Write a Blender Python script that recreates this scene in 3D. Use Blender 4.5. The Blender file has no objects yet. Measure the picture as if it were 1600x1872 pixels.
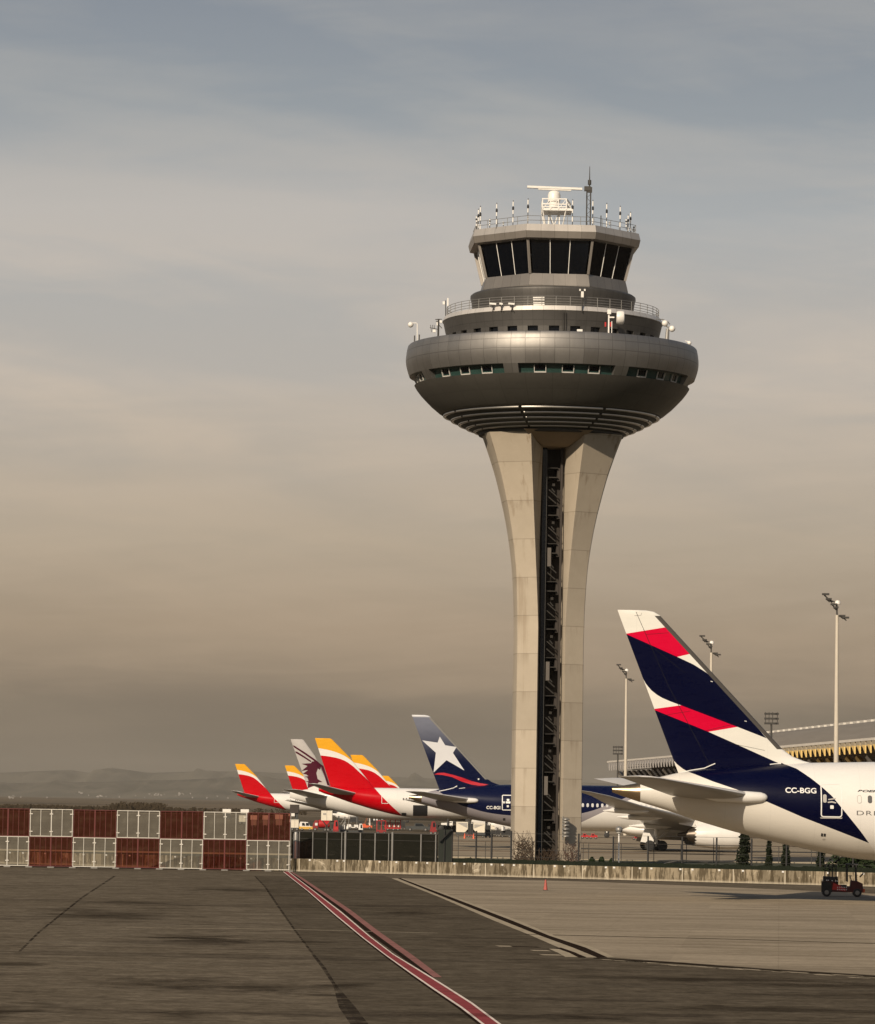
import bpy, bmesh, math, random
from mathutils import Vector, Matrix
from mathutils.geometry import tessellate_polygon
R = math.radians
sc = bpy.context.scene
col = sc.collection
random.seed(7)

# ------------------------------------------------------------------ camera model
F, CX, CY, H = 7000.0, 800.0, 936.0, 5.2
PITCH, ROLL = math.atan(538.5 / F), R(0.95)
_f = Vector((0, math.cos(PITCH), math.sin(PITCH)))
_u0 = Vector((0, -math.sin(PITCH), math.cos(PITCH)))
_r0 = Vector((1, 0, 0))
_u = _u0 * math.cos(ROLL) - _r0 * math.sin(ROLL)
_r = _r0 * math.cos(ROLL) + _u0 * math.sin(ROLL)
CAM = Vector((0, 0, H))

def ray(px, py):
    return _f * F + _r * (px - CX) - _u * (py - CY)

def P(px, py, D):
    d = ray(px, py)
    return CAM + d * (D / d.y)

def G(px, py, z=0.0):
    d = ray(px, py)
    return CAM + d * ((z - H) / d.z)

# ------------------------------------------------------------------ object helpers
def thing(name, label, cat, loc=(0, 0, 0), rz=0.0, group=None):
    o = bpy.data.objects.new(name, None)
    o.empty_display_size = 0.5
    col.objects.link(o)
    o.location = loc
    o.rotation_euler = (0, 0, rz)
    return tag(o, label, cat, group)

def tag(o, label, cat, group=None):
    o['label'] = label
    o['category'] = cat
    if group:
        o['group'] = group
    return o

def copy_tree(o, parent=None):
    c = o.copy()
    col.objects.link(c)
    c.parent = parent
    for ch in list(o.children):
        copy_tree(ch, c)
    return c

class MB:
    def __init__(s):
        s.v, s.f, s.m = [], [], []
    def add(s, vs, fs, m=0):
        n = len(s.v)
        s.v += [tuple(v) for v in vs]
        for f in fs:
            s.f.append(tuple(i + n for i in f))
            s.m.append(m)
        return s
    def bb(s, x0, x1, y0, y1, z0, z1, m=0):
        vs = [(x, y, z) for z in (z0, z1) for y in (y0, y1) for x in (x0, x1)]
        return s.add(vs, [(0, 2, 3, 1), (4, 5, 7, 6), (0, 1, 5, 4), (2, 6, 7, 3), (0, 4, 6, 2), (1, 3, 7, 5)], m)
    def box(s, c, d, m=0, rz=0.0):
        a, b, h = d[0] / 2, d[1] / 2, d[2] / 2
        cs, sn = math.cos(rz), math.sin(rz)
        vs = []
        for z in (-h, h):
            for y in (-b, b):
                for x in (-a, a):
                    vs.append((c[0] + x * cs - y * sn, c[1] + x * sn + y * cs, c[2] + z))
        return s.add(vs, [(0, 2, 3, 1), (4, 5, 7, 6), (0, 1, 5, 4), (2, 6, 7, 3), (0, 4, 6, 2), (1, 3, 7, 5)], m)
    def loft(s, rings, closed=True, caps=True, m=0):
        n = len(rings[0])
        vs = [p for r in rings for p in r]
        fs = []
        for i in range(len(rings) - 1):
            for j in range(n if closed else n - 1):
                k = (j + 1) % n
                fs.append((i * n + j, i * n + k, (i + 1) * n + k, (i + 1) * n + j))
        if caps and closed:
            fs.append(tuple(reversed(range(n))))
            fs.append(tuple((len(rings) - 1) * n + j for j in range(n)))
        return s.add(vs, fs, m)
    def tube(s, pts, r, n=6, m=0):
        pts = [Vector(p) for p in pts]
        rr = r if isinstance(r, (list, tuple)) else [r] * len(pts)
        rings = []
        for i, p in enumerate(pts):
            t = (pts[min(i + 1, len(pts) - 1)] - pts[max(i - 1, 0)]).normalized()
            a = Vector((0, 0, 1)) if abs(t.z) < 0.9 else Vector((1, 0, 0))
            u = t.cross(a).normalized()
            w = t.cross(u)
            rings.append([p + (u * math.cos(2 * math.pi * k / n) + w * math.sin(2 * math.pi * k / n)) * rr[i] for k in range(n)])
        return s.loft(rings, True, True, m)
    def bar(s, a, b, w, h=None, m=0):
        """square bar between two points"""
        a, b = Vector(a), Vector(b)
        h = h or w
        t = (b - a).normalized()
        up = Vector((0, 0, 1)) if abs(t.z) < 0.95 else Vector((0, 1, 0))
        u = t.cross(up).normalized() * (w / 2)
        v = u.cross(t).normalized() * (h / 2)
        return s.loft([[p + u + v, p - u + v, p - u - v, p + u - v] for p in (a, b)], True, True, m)
    def lathe(s, prof, n=64, a0=0.0, a1=2 * math.pi, c=(0, 0), m=0, z0=0.0, close=False):
        full = abs(a1 - a0 - 2 * math.pi) < 1e-6
        k = n if full else n + 1
        rings = []
        pr = list(prof) + ([prof[0]] if close else [])
        for j in range(k):
            a = a0 + (a1 - a0) * j / n
            rings.append([(c[0] + r * math.sin(a), c[1] - r * math.cos(a), z0 + z) for r, z in pr])
        if full:
            rings.append(rings[0])
        np_ = len(pr)
        vs = [p for r in rings[:k] for p in r]
        fs = []
        for j in range(len(rings) - 1):
            jj = (j + 1) % k
            for i in range(np_ - 1):
                fs.append((j * np_ + i, jj * np_ + i, jj * np_ + i + 1, j * np_ + i + 1))
        if close and not full:
            fs.append(tuple(range(np_ - 1)))
            fs.append(tuple(reversed([(k - 1) * np_ + i for i in range(np_ - 1)])))
        return s.add(vs, fs, m)
    def lathex(s, prof, n=32, c=(0, 0), m=0, closed=False):
        """profile (x, r) turned round an axis parallel to X through c=(y,z)"""
        rings = [[(x, c[0] + r * math.cos(2 * math.pi * k / n), c[1] + r * math.sin(2 * math.pi * k / n)) for k in range(n)] for x, r in prof]
        return s.loft(rings, True, False, m)
    def lathey(s, prof, n=16, c=(0, 0), m=0):
        """profile (y, r) turned round an axis parallel to Y through c=(x,z)"""
        rings = [[(c[0] + r * math.cos(2 * math.pi * k / n), y, c[1] + r * math.sin(2 * math.pi * k / n)) for k in range(n)] for y, r in prof]
        return s.loft(rings, True, True, m)
    def prism(s, poly, y0, y1, m=0):
        n = len(poly)
        vs = [(x, y0, z) for x, z in poly] + [(x, y1, z) for x, z in poly]
        fs = [tuple(range(n)), tuple(reversed(range(n, 2 * n)))]
        fs += [(i, (i + 1) % n, n + (i + 1) % n, n + i) for i in range(n)]
        return s.add(vs, fs, m)
    def strip(s, A, B, m=0):
        n = len(A)
        return s.add(list(A) + list(B), [(i, i + 1, n + i + 1, n + i) for i in range(n - 1)], m)
    def build(s, name, mats, parent=None, smooth=None, org=(0, 0, 0)):
        me = bpy.data.meshes.new(name)
        o3 = org
        me.from_pydata([(v[0] - o3[0], v[1] - o3[1], v[2] - o3[2]) for v in s.v], [], s.f)
        if not isinstance(mats, (list, tuple)):
            mats = [mats]
        for m in mats:
            me.materials.append(m)
        me.polygons.foreach_set('material_index', s.m)
        bm = bmesh.new()
        bm.from_mesh(me)
        bmesh.ops.recalc_face_normals(bm, faces=bm.faces)
        bm.to_mesh(me)
        bm.free()
        if smooth is not None:
            me.polygons.foreach_set('use_smooth', [True] * len(me.polygons))
            me.set_sharp_from_angle(angle=R(smooth))
        me.update()
        o = bpy.data.objects.new(name, me)
        col.objects.link(o)
        if parent is not None:
            o.parent = parent
        return o

# ------------------------------------------------------------------ shader helpers
class NT:
    def __init__(s, name, world=False):
        if world:
            s.id = world
            s.nt = world.node_tree
        else:
            s.id = bpy.data.materials.new(name)
            s.id.use_nodes = True
            s.nt = s.id.node_tree
        s.nt.nodes.clear()
        s.n = s.nt.nodes
        s.l = s.nt.links
    def node(s, t, **kw):
        n = s.n.new(t)
        for k, v in kw.items():
            setattr(n, k, v)
        return n
    def set(s, sock, v):
        if isinstance(v, bpy.types.NodeSocket):
            s.l.new(v, sock)
        elif isinstance(v, (tuple, list)) and len(v) == 3 and sock.type == 'RGBA':
            sock.default_value = (*v, 1)
        else:
            sock.default_value = v
    def m(s, op, a, b=None, c=None, clamp=False):
        n = s.node('ShaderNodeMath', operation=op, use_clamp=clamp)
        for i, x in enumerate((a, b, c)):
            if x is not None:
                s.set(n.inputs[i], x)
        return n.outputs[0]
    def add(s, a, b): return s.m('ADD', a, b)
    def sub(s, a, b): return s.m('SUBTRACT', a, b)
    def mul(s, a, b): return s.m('MULTIPLY', a, b)
    def gt(s, a, b): return s.m('GREATER_THAN', a, b)
    def lt(s, a, b): return s.m('LESS_THAN', a, b)
    def AND(s, a, b): return s.m('MINIMUM', a, b)
    def step(s, x, a, b):
        """smooth 0..1 as x goes a..b"""
        n = s.node('ShaderNodeMapRange', interpolation_type='SMOOTHSTEP')
        s.set(n.inputs[0], x)
        n.inputs[1].default_value = a
        n.inputs[2].default_value = b
        return n.outputs[0]
    def mix(s, f, a, b, t='MIX'):
        n = s.node('ShaderNodeMix', data_type='RGBA', blend_type=t)
        s.set(n.inputs[0], f)
        s.set(n.inputs[6], a)
        s.set(n.inputs[7], b)
        return n.outputs[2]
    def coord(s, k='Object'):
        return s.node('ShaderNodeTexCoord').outputs[k]
    def xyz(s, v):
        n = s.node('ShaderNodeSeparateXYZ')
        s.set(n.inputs[0], v)
        return n.outputs
    def comb(s, x, y, z):
        n = s.node('ShaderNodeCombineXYZ')
        for i, a in enumerate((x, y, z)):
            s.set(n.inputs[i], a)
        return n.outputs[0]
    def scale(s, v, k):
        n = s.node('ShaderNodeVectorMath', operation='MULTIPLY')
        s.set(n.inputs[0], v)
        n.inputs[1].default_value = k if isinstance(k, tuple) else (k, k, k)
        return n.outputs[0]
    def noise(s, v, scale=1.0, detail=4.0, rough=0.55, dist=0.0):
        n = s.node('ShaderNodeTexNoise')
        s.set(n.inputs['Vector'], v)
        n.inputs['Scale'].default_value = scale
        n.inputs['Detail'].default_value = detail
        n.inputs['Roughness'].default_value = rough
        n.inputs['Distortion'].default_value = dist
        return n.outputs[0]
    def ramp(s, f, stops, interp='LINEAR'):
        n = s.node('ShaderNodeValToRGB')
        n.color_ramp.interpolation = interp
        e = n.color_ramp.elements
        while len(e) < len(stops):
            e.new(0.5)
        for i, (p, c) in enumerate(stops):
            e[i].position = p
            e[i].color = (*c, 1) if len(c) == 3 else c
        s.set(n.inputs[0], f)
        return n.outputs[0]
    def curve(s, x, pts, vec=True):
        """y(x) through pts as a Float Curve"""
        xs = [p[0] for p in pts]
        ys = [p[1] for p in pts]
        x0, x1, y0, y1 = min(xs), max(xs), min(ys), max(ys)
        if y1 - y0 < 1e-6:
            y1 = y0 + 1
        t = s.m('DIVIDE', s.sub(x, x0), x1 - x0, clamp=True)
        n = s.node('ShaderNodeFloatCurve')
        cu = n.mapping.curves[0]
        q = sorted(((a - x0) / (x1 - x0), (b - y0) / (y1 - y0)) for a, b in pts)
        cu.points[0].location = q[0]
        cu.points[1].location = q[-1]
        for p in q[1:-1]:
            cu.points.new(*p)
        for p in cu.points:
            p.handle_type = 'VECTOR' if vec else 'AUTO_CLAMPED'
        n.mapping.update()
        s.set(n.inputs['Value'], t)
        return s.m('MULTIPLY_ADD', n.outputs[0], y1 - y0, y0)
    def bump(s, h, strength=0.3, dist=0.05):
        n = s.node('ShaderNodeBump')
        s.set(n.inputs['Height'], h)
        n.inputs['Strength'].default_value = strength
        n.inputs['Distance'].default_value = dist
        return n.outputs[0]
    def out(s, color, rough=0.5, metal=0.0, normal=None, spec=0.5, coat=0.0, alpha=None):
        b = s.node('ShaderNodeBsdfPrincipled')
        s.set(b.inputs['Base Color'], color)
        s.set(b.inputs['Roughness'], rough)
        s.set(b.inputs['Metallic'], metal)
        b.inputs['Specular IOR Level'].default_value = spec
        b.inputs['Coat Weight'].default_value = coat
        if normal is not None:
            s.l.new(normal, b.inputs['Normal'])
        if alpha is not None:
            s.set(b.inputs['Alpha'], alpha)
        o = s.node('ShaderNodeOutputMaterial')
        s.l.new(b.outputs[0], o.inputs[0])
        return s.id

def lin(r, g, b):
    return tuple((c / 255 / 12.92 if c / 255 <= 0.04045 else ((c / 255 + 0.055) / 1.055) ** 2.4) for c in (r, g, b))

def mat(name, c, rough=0.5, metal=0.0, var=0.15, scale=2.0, bump=0.0, spec=0.5, coat=0.0):
    t = NT(name)
    v = t.coord()
    n = t.noise(v, scale, 5, 0.6)
    k = t.m('MULTIPLY_ADD', n, 2 * var, 1 - var)
    cc = t.mix(1.0, c, t.comb(k, k, k), 'MULTIPLY')
    rg = t.m('MULTIPLY_ADD', n, 0.2, rough - 0.1, clamp=True)
    return t.out(cc, rg, metal, t.bump(n, bump) if bump else None, spec, coat)

M = {}
M['white_paint'] = mat('white_paint', (0.72, 0.69, 0.63), 0.4, var=0.12)
M['white_steel'] = mat('white_steel', (0.75, 0.72, 0.66), 0.45, var=0.08)
M['dark_steel'] = mat('dark_steel', (0.05, 0.046, 0.04), 0.5, 0.3)
M['black'] = mat('black_rubber', (0.015, 0.014, 0.013), 0.65)
M['grey_steel'] = mat('grey_steel', (0.25, 0.24, 0.22), 0.45, 0.5)
M['red_paint'] = mat('red_paint', (0.42, 0.02, 0.02), 0.4)
M['dark_red'] = mat('dark_red_paint', (0.22, 0.012, 0.012), 0.5)
M['yellow_paint'] = mat('yellow_paint', (0.62, 0.36, 0.06), 0.45)
M['orange'] = mat('cone_orange', (0.62, 0.10, 0.03), 0.5)
M['cone_red'] = mat('faded_cone_red', (0.34, 0.07, 0.05), 0.6)
M['glass_dark'] = mat('dark_glass', (0.002, 0.003, 0.005), 0.06, var=0.05, spec=0.22)
M['glass_teal'] = mat('teal_glass', (0.022, 0.050, 0.043), 0.12, var=0.5, scale=0.6, spec=.3)
M['tire'] = M['black']
# ------------------------------------------------------------------ camera, sun, sky
cam = bpy.data.cameras.new('camera')
cam.sensor_fit = 'HORIZONTAL'
cam.sensor_width = 36
cam.lens = 36 * F / 1600
cam.clip_start = 1
cam.clip_end = 60000
co = bpy.data.objects.new('camera', cam)
mw = Matrix.Identity(4)
for i, a in enumerate((_r, _u, -_f)):
    for j in range(3):
        mw[j][i] = a[j]
mw.translation = CAM
co.matrix_world = mw
col.objects.link(co)
sc.camera = co

SUN_EL, SUN_AZ = 28.0, 27.0      # sun behind the camera, to the left
sv = Vector((-math.sin(R(SUN_AZ)) * math.cos(R(SUN_EL)), -math.cos(R(SUN_AZ)) * math.cos(R(SUN_EL)), math.sin(R(SUN_EL))))
sl = bpy.data.lights.new('sun', 'SUN')
sl.energy = 4.7
sl.angle = R(0.5)
sl.color = (1.0, 0.855, 0.675)
so = bpy.data.objects.new('sun', sl)
so.rotation_euler = sv.to_track_quat('Z', 'Y').to_euler()
col.objects.link(so)

w = bpy.data.worlds.new('World')
sc.world = w
w.use_nodes = True
t = NT('', w)
sky = t.node('ShaderNodeTexSky', sky_type='NISHITA')
sky.sun_disc = False
sky.sun_elevation = R(SUN_EL)
sky.sun_rotation = math.atan2(sv.x, sv.y)
sky.dust_density = 2.5
d = t.coord('Generated')
x, y, z = t.xyz(d)
elev = t.m('DIVIDE', z, 0.21)                      # 0 at the horizon, 1 at the top of the frame
# layered cloud: stretched along the horizon
wv = t.comb(t.mul(x, 5.0), t.mul(y, 2.0), t.m('MULTIPLY_ADD', x, 3.5, t.mul(z, 26.0)))
n1 = t.noise(wv, 1.5, 5, 0.5, 0.5)
n2 = t.noise(t.comb(t.mul(x, 9.0), t.mul(y, 3.0), t.m('MULTIPLY_ADD', x, -4.0, t.mul(z, 75.0))), 1.3, 6, 0.6, 0.8)
nn = t.m('MULTIPLY_ADD', n2, 0.30, t.mul(n1, 0.80))
cl = t.step(nn, 0.40, 0.72)
# a few broad banks and darker streaks of cloud at their own bearings
u = t.m('DIVIDE', x, t.m('MAXIMUM', y, 0.05))
wu = t.m('ADD', u, t.m('MULTIPLY_ADD', n2, 0.06, -0.03))
wz = t.m('ADD', z, t.m('MULTIPLY_ADD', n2, 0.012, -0.006))
def bank(px, py, su, sz, slope):
    u0, z0 = (px - 800) / 7000, (1475 - py) / 7000
    du = t.m('DIVIDE', t.sub(wu, u0), su / 7000)
    dz = t.m('DIVIDE', t.sub(t.sub(wz, z0), t.mul(t.sub(wu, u0), slope)), sz / 7000)
    return t.m('POWER', 2.718, t.mul(t.m('ADD', t.mul(du, du), t.mul(dz, dz)), -1.0))
for (px, py, su, sz, sl_, k) in ((120, 440, 420, 85, -0.12, .55), (300, 625, 420, 30, -0.15, -.55), (500, 760, 500, 50, -.05, .35), (1500, 640, 420, 70, .05, .45), (1480, 200, 380, 110, .05, -.45), (300, 120, 300, 70, 0, -.35), (1250, 380, 300, 18, .04, -.35), (900, 60, 350, 40, 0, .3), (1540, 770, 130, 10, .05, -.5), (300, 860, 500, 25, -.04, -.3), (1300, 960, 500, 25, 0, -.25), (250, 1235, 600, 14, -.01, -.35), (700, 1275, 500, 10, -.01, -.3)):
    cl = t.m('MULTIPLY_ADD', bank(px, py, su, sz, sl_), k, cl)
n3 = t.noise(t.comb(t.mul(x, 60.0), t.mul(y, 10.0), t.mul(z, 170.0)), 1.0, 6, 0.65, 0.4)
cl = t.m('ADD', cl, t.m('MULTIPLY_ADD', n3, 0.36, -0.18), clamp=True)
stopsA = [(0.0, lin(114, 104, 91)), (0.06, lin(125, 113, 98)), (0.12, lin(134, 121, 104)), (0.155, lin(162, 143, 121)), (0.22, lin(176, 156, 133)), (0.33, lin(190, 173, 151)), (0.53, lin(201, 189, 175)), (0.73, lin(191, 186, 180)), (0.86, lin(170, 171, 170)), (1.0, lin(155, 158, 161))]
stopsB = [(0.0, lin(109, 100, 87)), (0.06, lin(116, 106, 92)), (0.12, lin(124, 112, 97)), (0.155, lin(147, 131, 112)), (0.22, lin(166, 148, 126)), (0.33, lin(181, 167, 148)), (0.53, lin(185, 179, 171)), (0.73, lin(172, 175, 176)), (0.86, lin(150, 157, 163)), (1.0, lin(135, 143, 153))]
elev = t.m('ADD', elev, t.m('MULTIPLY_ADD', n2, 0.05, -0.025))
cA = t.ramp(elev, stopsA)
cB = t.ramp(elev, stopsB)
cc = t.mix(cl, cB, cA)
bg1 = t.node('ShaderNodeBackground')
t.l.new(sky.outputs[0], bg1.inputs[0])
bg1.inputs[1].default_value = 0.085
bg2 = t.node('ShaderNodeBackground')
t.l.new(cc, bg2.inputs[0])
bg2.inputs[1].default_value = 1.0
ms = t.node('ShaderNodeMixShader')
t.set(ms.inputs[0], t.m('SUBTRACT', 1.0, t.step(z, 0.23, 0.62)))
t.l.new(bg1.outputs[0], ms.inputs[1])
t.l.new(bg2.outputs[0], ms.inputs[2])
ow = t.node('ShaderNodeOutputWorld')
t.l.new(ms.outputs[0], ow.inputs[0])

sc.view_settings.view_transform = 'Standard'
sc.view_settings.look = 'None'
sc.view_settings.exposure = 0
sc.view_settings.gamma = 1
sc.render.engine = 'CYCLES'
sc.cycles.volume_bounces = 0
sc.cycles.max_bounces = 6
sc.cycles.transparent_max_bounces = 12
sc.cycles.use_denoising = True

# ------------------------------------------------------------------ ground
def struct(o):
    o['kind'] = 'structure'
    return o

t = NT('asphalt')
v = t.coord()
x, y, z = t.xyz(v)
fine = t.noise(v, 5.0, 6, 0.7)
mid = t.noise(v, 0.35, 6, 0.62)
big = t.noise(t.scale(v, (0.028, 0.012, 1)), 1.0, 5, 0.6, 0.6)
stain = t.noise(t.scale(v, (0.05, 0.16, 1)), 1.0, 7, 0.66, 1.2)      # long smears across the apron
streak = t.noise(t.scale(v, (0.012, 0.55, 1)), 1.0, 4, 0.6, 0.2)
c = t.ramp(t.m('MULTIPLY_ADD', mid, 0.55, t.mul(big, 0.5)), [(0.30, (0.077, 0.062, 0.043)), (0.50, (0.113, 0.092, 0.065)), (0.72, (0.157, 0.130, 0.094))])
c = t.mix(t.mul(t.step(stain, 0.53, 0.66), 0.45), c, (0.026, 0.020, 0.016))
c = t.mix(t.mul(t.step(streak, 0.56, 0.68), 0.36), c, (0.036, 0.029, 0.023))
c = t.mix(t.mul(t.step(streak, 0.44, 0.30), 0.35), c, (0.115, 0.10, 0.074))
drip = t.node('ShaderNodeTexVoronoi', feature='F1')
t.set(drip.inputs['Vector'], t.comb(x, y, 0.0))
drip.inputs['Scale'].default_value = 0.33
dn = t.noise(v, 0.15, 3)
dsz = t.m('MULTIPLY_ADD', dn, 0.5, -0.17)
c = t.mix(t.mul(t.lt(drip.outputs['Distance'], dsz), 0.5), c, (0.024, 0.019, 0.014))
gr = t.noise(v, 2.6, 3, 0.8)
k = t.mul(t.m('MULTIPLY_ADD', fine, 1.1, 0.45), t.m('MULTIPLY_ADD', gr, 0.9, 0.55))
g2 = t.noise(v, 1.1, 5, 0.75)
k = t.mul(k, t.m('MULTIPLY_ADD', t.step(g2, 0.3, 0.7), 0.55, 0.72))
c = t.mix(1.0, c, t.comb(k, k, k), 'MULTIPLY')
M['asphalt'] = t.out(c, 0.9, 0, t.bump(fine, 0.25, 0.03), 0.0)

t = NT('concrete_slabs')
v = t.coord()
x, y, z = t.xyz(v)
fine = t.noise(v, 4.0, 6, 0.7)
mid = t.noise(t.scale(v, (0.12, 0.3, 1)), 1.0, 6, 0.6, 0.5)
band = t.noise(t.scale(v, (0.02, 0.33, 1)), 1.0, 5, 0.6, 0.4)
c = t.ramp(mid, [(0.3, (0.205, 0.167, 0.117)), (0.52, (0.27, 0.222, 0.158)), (0.75, (0.315, 0.26, 0.187))])
c = t.mix(t.mul(t.step(band, 0.55, 0.70), 0.45), c, (0.13, 0.10, 0.07))
rx = t.m('ADD', t.mul(x, 0.995), t.mul(y, -0.09))
ry = t.m('ADD', t.mul(y, 0.995), t.mul(x, 0.09))
jx = t.m('ABSOLUTE', t.sub(t.m('FRACT', t.m('DIVIDE', rx, 7.5)), 0.5))
jy = t.m('ABSOLUTE', t.sub(t.m('FRACT', t.m('DIVIDE', ry, 7.5)), 0.5))
j = t.m('MAXIMUM', t.mul(t.gt(jx, 0.497), 0.3), t.gt(jy, 0.490))
c = t.mix(t.mul(j, 0.40), c, (0.07, 0.055, 0.04))
slab = t.node('ShaderNodeTexWhiteNoise', noise_dimensions='2D')
t.set(slab.inputs['Vector'], t.comb(t.m('FLOOR', t.m('ADD', t.m('DIVIDE', rx, 7.5), 0.5)), t.m('FLOOR', t.m('ADD', t.m('DIVIDE', ry, 7.5), 0.5)), 0.0))
gr = t.noise(v, 2.2, 3, 0.8)
k = t.mul(t.m('MULTIPLY_ADD', gr, 0.8, 0.6), t.m('MULTIPLY_ADD', fine, 0.5, t.m('MULTIPLY_ADD', slab.outputs[0], 0.13, 0.68)))
c = t.mix(1.0, c, t.comb(k, k, k), 'MULTIPLY')
M['concrete_slabs'] = t.out(c, 0.9, 0, t.bump(fine, 0.2, 0.02), 0.0)

t = NT('farmland')
v = t.coord()
n = t.noise(t.scale(v, (0.0022, 0.0011, 1)), 1.0, 6, 0.6, 0.5)
n2 = t.noise(v, 0.03, 6, 0.65)
c = t.ramp(n, [(0.3, (0.045, 0.04, 0.022)), (0.45, (0.10, 0.075, 0.045)), (0.55, (0.16, 0.12, 0.075)), (0.7, (0.06, 0.055, 0.03))])
k = t.m('MULTIPLY_ADD', n2, 1.1, 0.4)
c = t.mix(1.0, c, t.comb(k, k, k), 'MULTIPLY')
M['farmland'] = t.out(c, 0.95, 0, None, 0.1)

# fields: the one big sheet to the horizon
mb = MB()
xs = [-14000, -5000, -800, -200, 0, 200, 800, 5000, 14000]
ys = [-150, 50, 400, 900, 1700, 2600, 4000, 9000, 18000, 38000]
vs = [(a, b, -0.012 + (0 if b < 2600 else (b - 2600) * 0.0012)) for b in ys for a in xs]
nx = len(xs)
fs = [(j * nx + i, j * nx + i + 1, (j + 1) * nx + i + 1, (j + 1) * nx + i) for j in range(len(ys) - 1) for i in range(nx - 1)]
struct(mb.add(vs, fs).build('fields', M['farmland']))

# apron asphalt, near side
mb = MB()
mb.add([(-400, -150, 0), (400, -150, 0), (400, 1900, 0), (-400, 1900, 0)], [(0, 1, 2, 3)])
struct(mb.build('asphalt_apron', M['asphalt']))

# concrete stand on the right
edge = [(720, 1606.5), (1110, 1750.5)]
near = [(1118, 1751), (1250, 1760), (1400, 1771), (1600, 1783), (2600, 1840)]
far = [(735, 1606), (1000, 1610), (1100, 1613), (1300, 1621), (1600, 1634), (2600, 1668)]
pts = [G(*p) for p in near[:1]]
poly = [G(*p) for p in far] + [G(*p) for p in reversed(near)]
mb = MB()
mb.add([(p.x, p.y, 0.004) for p in poly], [tuple(range(len(poly)))])
struct(mb.build('concrete_stand', M['concrete_slabs']))

# far stand beyond the wall
mb = MB()
mb.add([(-260, 395, 0.004), (330, 395, 0.004), (330, 1750, 0.004), (-260, 1750, 0.004)], [(0, 1, 2, 3)])
struct(mb.build('far_stand', M['concrete_slabs']))
mb = MB()
pa, pb = P(826, 1560, 396).x, P(830, 1520, 1000).x
mb.add([(-260, 396, .008), (pa, 396, .008), (pb, 1000, .008), (pb + 20, 1700, .008), (-260, 1700, .008)], [(0, 1, 2, 3, 4)])
struct(mb.build('far_taxiway', M['asphalt']))
M['kerb'] = mat('pale_kerb', (0.34, 0.29, 0.21), 0.9, var=0.25, scale=0.6, spec=0.1)
mb = MB()
mb.bb(-250, 300, 391.5, 394.8, 0.0, 0.14)
struct(mb.build('service_road_kerb', M['kerb']))
M['verge'] = mat('dry_verge', (0.06, 0.062, 0.042), 0.95, var=0.4, scale=0.4, spec=0.05)
mb = MB()
a0, a1 = G(0, 1576), G(1600, 1611)
mb.add([(a0.x - 60, a0.y + 45, 0.004), (a0.x, a0.y + 4, 0.004), (a1.x, a1.y + 3, 0.004), (a1.x + 80, a1.y + 2, 0.004), (120, 391, 0.004), (-250, 391, 0.004)], [(0, 1, 2, 3, 4, 5)])
struct(mb.build('verge', M['verge']))

# ---- painted and tarred lines on the asphalt
def paint(name, c, wear=0.45, sc_=1.2):
    t = NT(name)
    v = t.coord()
    n = t.noise(v, sc_, 6, 0.7)
    k = t.m('MULTIPLY_ADD', t.noise(v, 0.5, 4), 0.5, 0.75)
    cc = t.mix(1.0, c, t.comb(k, k, k), 'MULTIPLY')
    return t.out(t.mix(t.mul(t.step(n, 0.50, 0.68), wear), cc, (0.05, 0.04, 0.03)), 0.8, 0, None, 0.0)
M['line_red'] = paint('red_line_paint', (0.235, 0.055, 0.058), 0.3)
M['line_white'] = paint('white_line_paint', (0.66, 0.56, 0.48), 0.2)
M['line_old'] = paint('worn_red_paint', (0.24, 0.115, 0.10), 0.4)
M['line_pale'] = paint('pale_border_concrete', (0.33, 0.275, 0.195), 0.4)
M['line_dark'] = paint('drain_slot', (0.022, 0.015, 0.011), 0.1)
t = NT('tar_seam')
v = t.coord()
n = t.noise(v, 0.6, 6, 0.7)
M['tar'] = t.out(t.mix(n, (0.022, 0.017, 0.013), (0.045, 0.036, 0.028)), 0.85, 0, None, 0.0, alpha=t.step(n, 0.36, 0.66))

def gline(name, left, right, m, z, sub=1):
    """strip on the ground between two pixel polylines"""
    def dens(pl):
        o = []
        for a, b in zip(pl[:-1], pl[1:]):
            for k in range(sub):
                s = k / sub
                o.append((a[0] + (b[0] - a[0]) * s, a[1] + (b[1] - a[1]) * s))
        return o + [pl[-1]]
    A = [G(*p) for p in dens(left)]
    B = [G(*p) for p in dens(right)]
    mb = MB()
    mb.strip([(p.x, p.y, z) for p in A], [(p.x, p.y, z) for p in B])
    return struct(mb.build(name, m))

# red guide line: outer left edge -> outer right edge, measured down the picture
L = [(517.5, 1594), (530, 1604), (562, 1629), (612, 1673), (664, 1716), (706, 1748), (750, 1780), (790, 1808), (842, 1843), (905, 1892)]
Rr = [(528, 1593.5), (541, 1604), (574, 1629), (625, 1668), (678, 1713), (720, 1745), (768, 1774), (812, 1801), (864, 1834), (942, 1892)]
def lerp(A, B, s):
    return [(a[0] + (b[0] - a[0]) * s, a[1] + (b[1] - a[1]) * s) for a, b in zip(A, B)]
def shift(A, k0, k1):
    n = len(A) - 1
    return [(a[0] + k0 + (k1 - k0) * i / n, a[1]) for i, a in enumerate(A)]
gline('guide_line_dark_edge', shift(L, -1.2, -7), lerp(L, Rr, 0.05), M['line_dark'], 0.004)  # thin dark strip along the left edge of the guide line
gline('guide_line', L, Rr, M['line_red'], 0.008)
gline('guide_line_border', L, lerp(L, Rr, 0.15), M['line_white'], 0.012)
gline('guide_line_border', lerp(L, Rr, 0.85), Rr, M['line_white'], 0.012)
gline('old_guide_line_border', [(529, 1594.5), (543, 1605), (621, 1663), (674, 1707), (735, 1751), (784, 1784)], [(531, 1594.5), (549, 1605), (633, 1664), (684, 1706), (745, 1751), (792, 1786)], M['line_dark'], 0.004)
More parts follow.
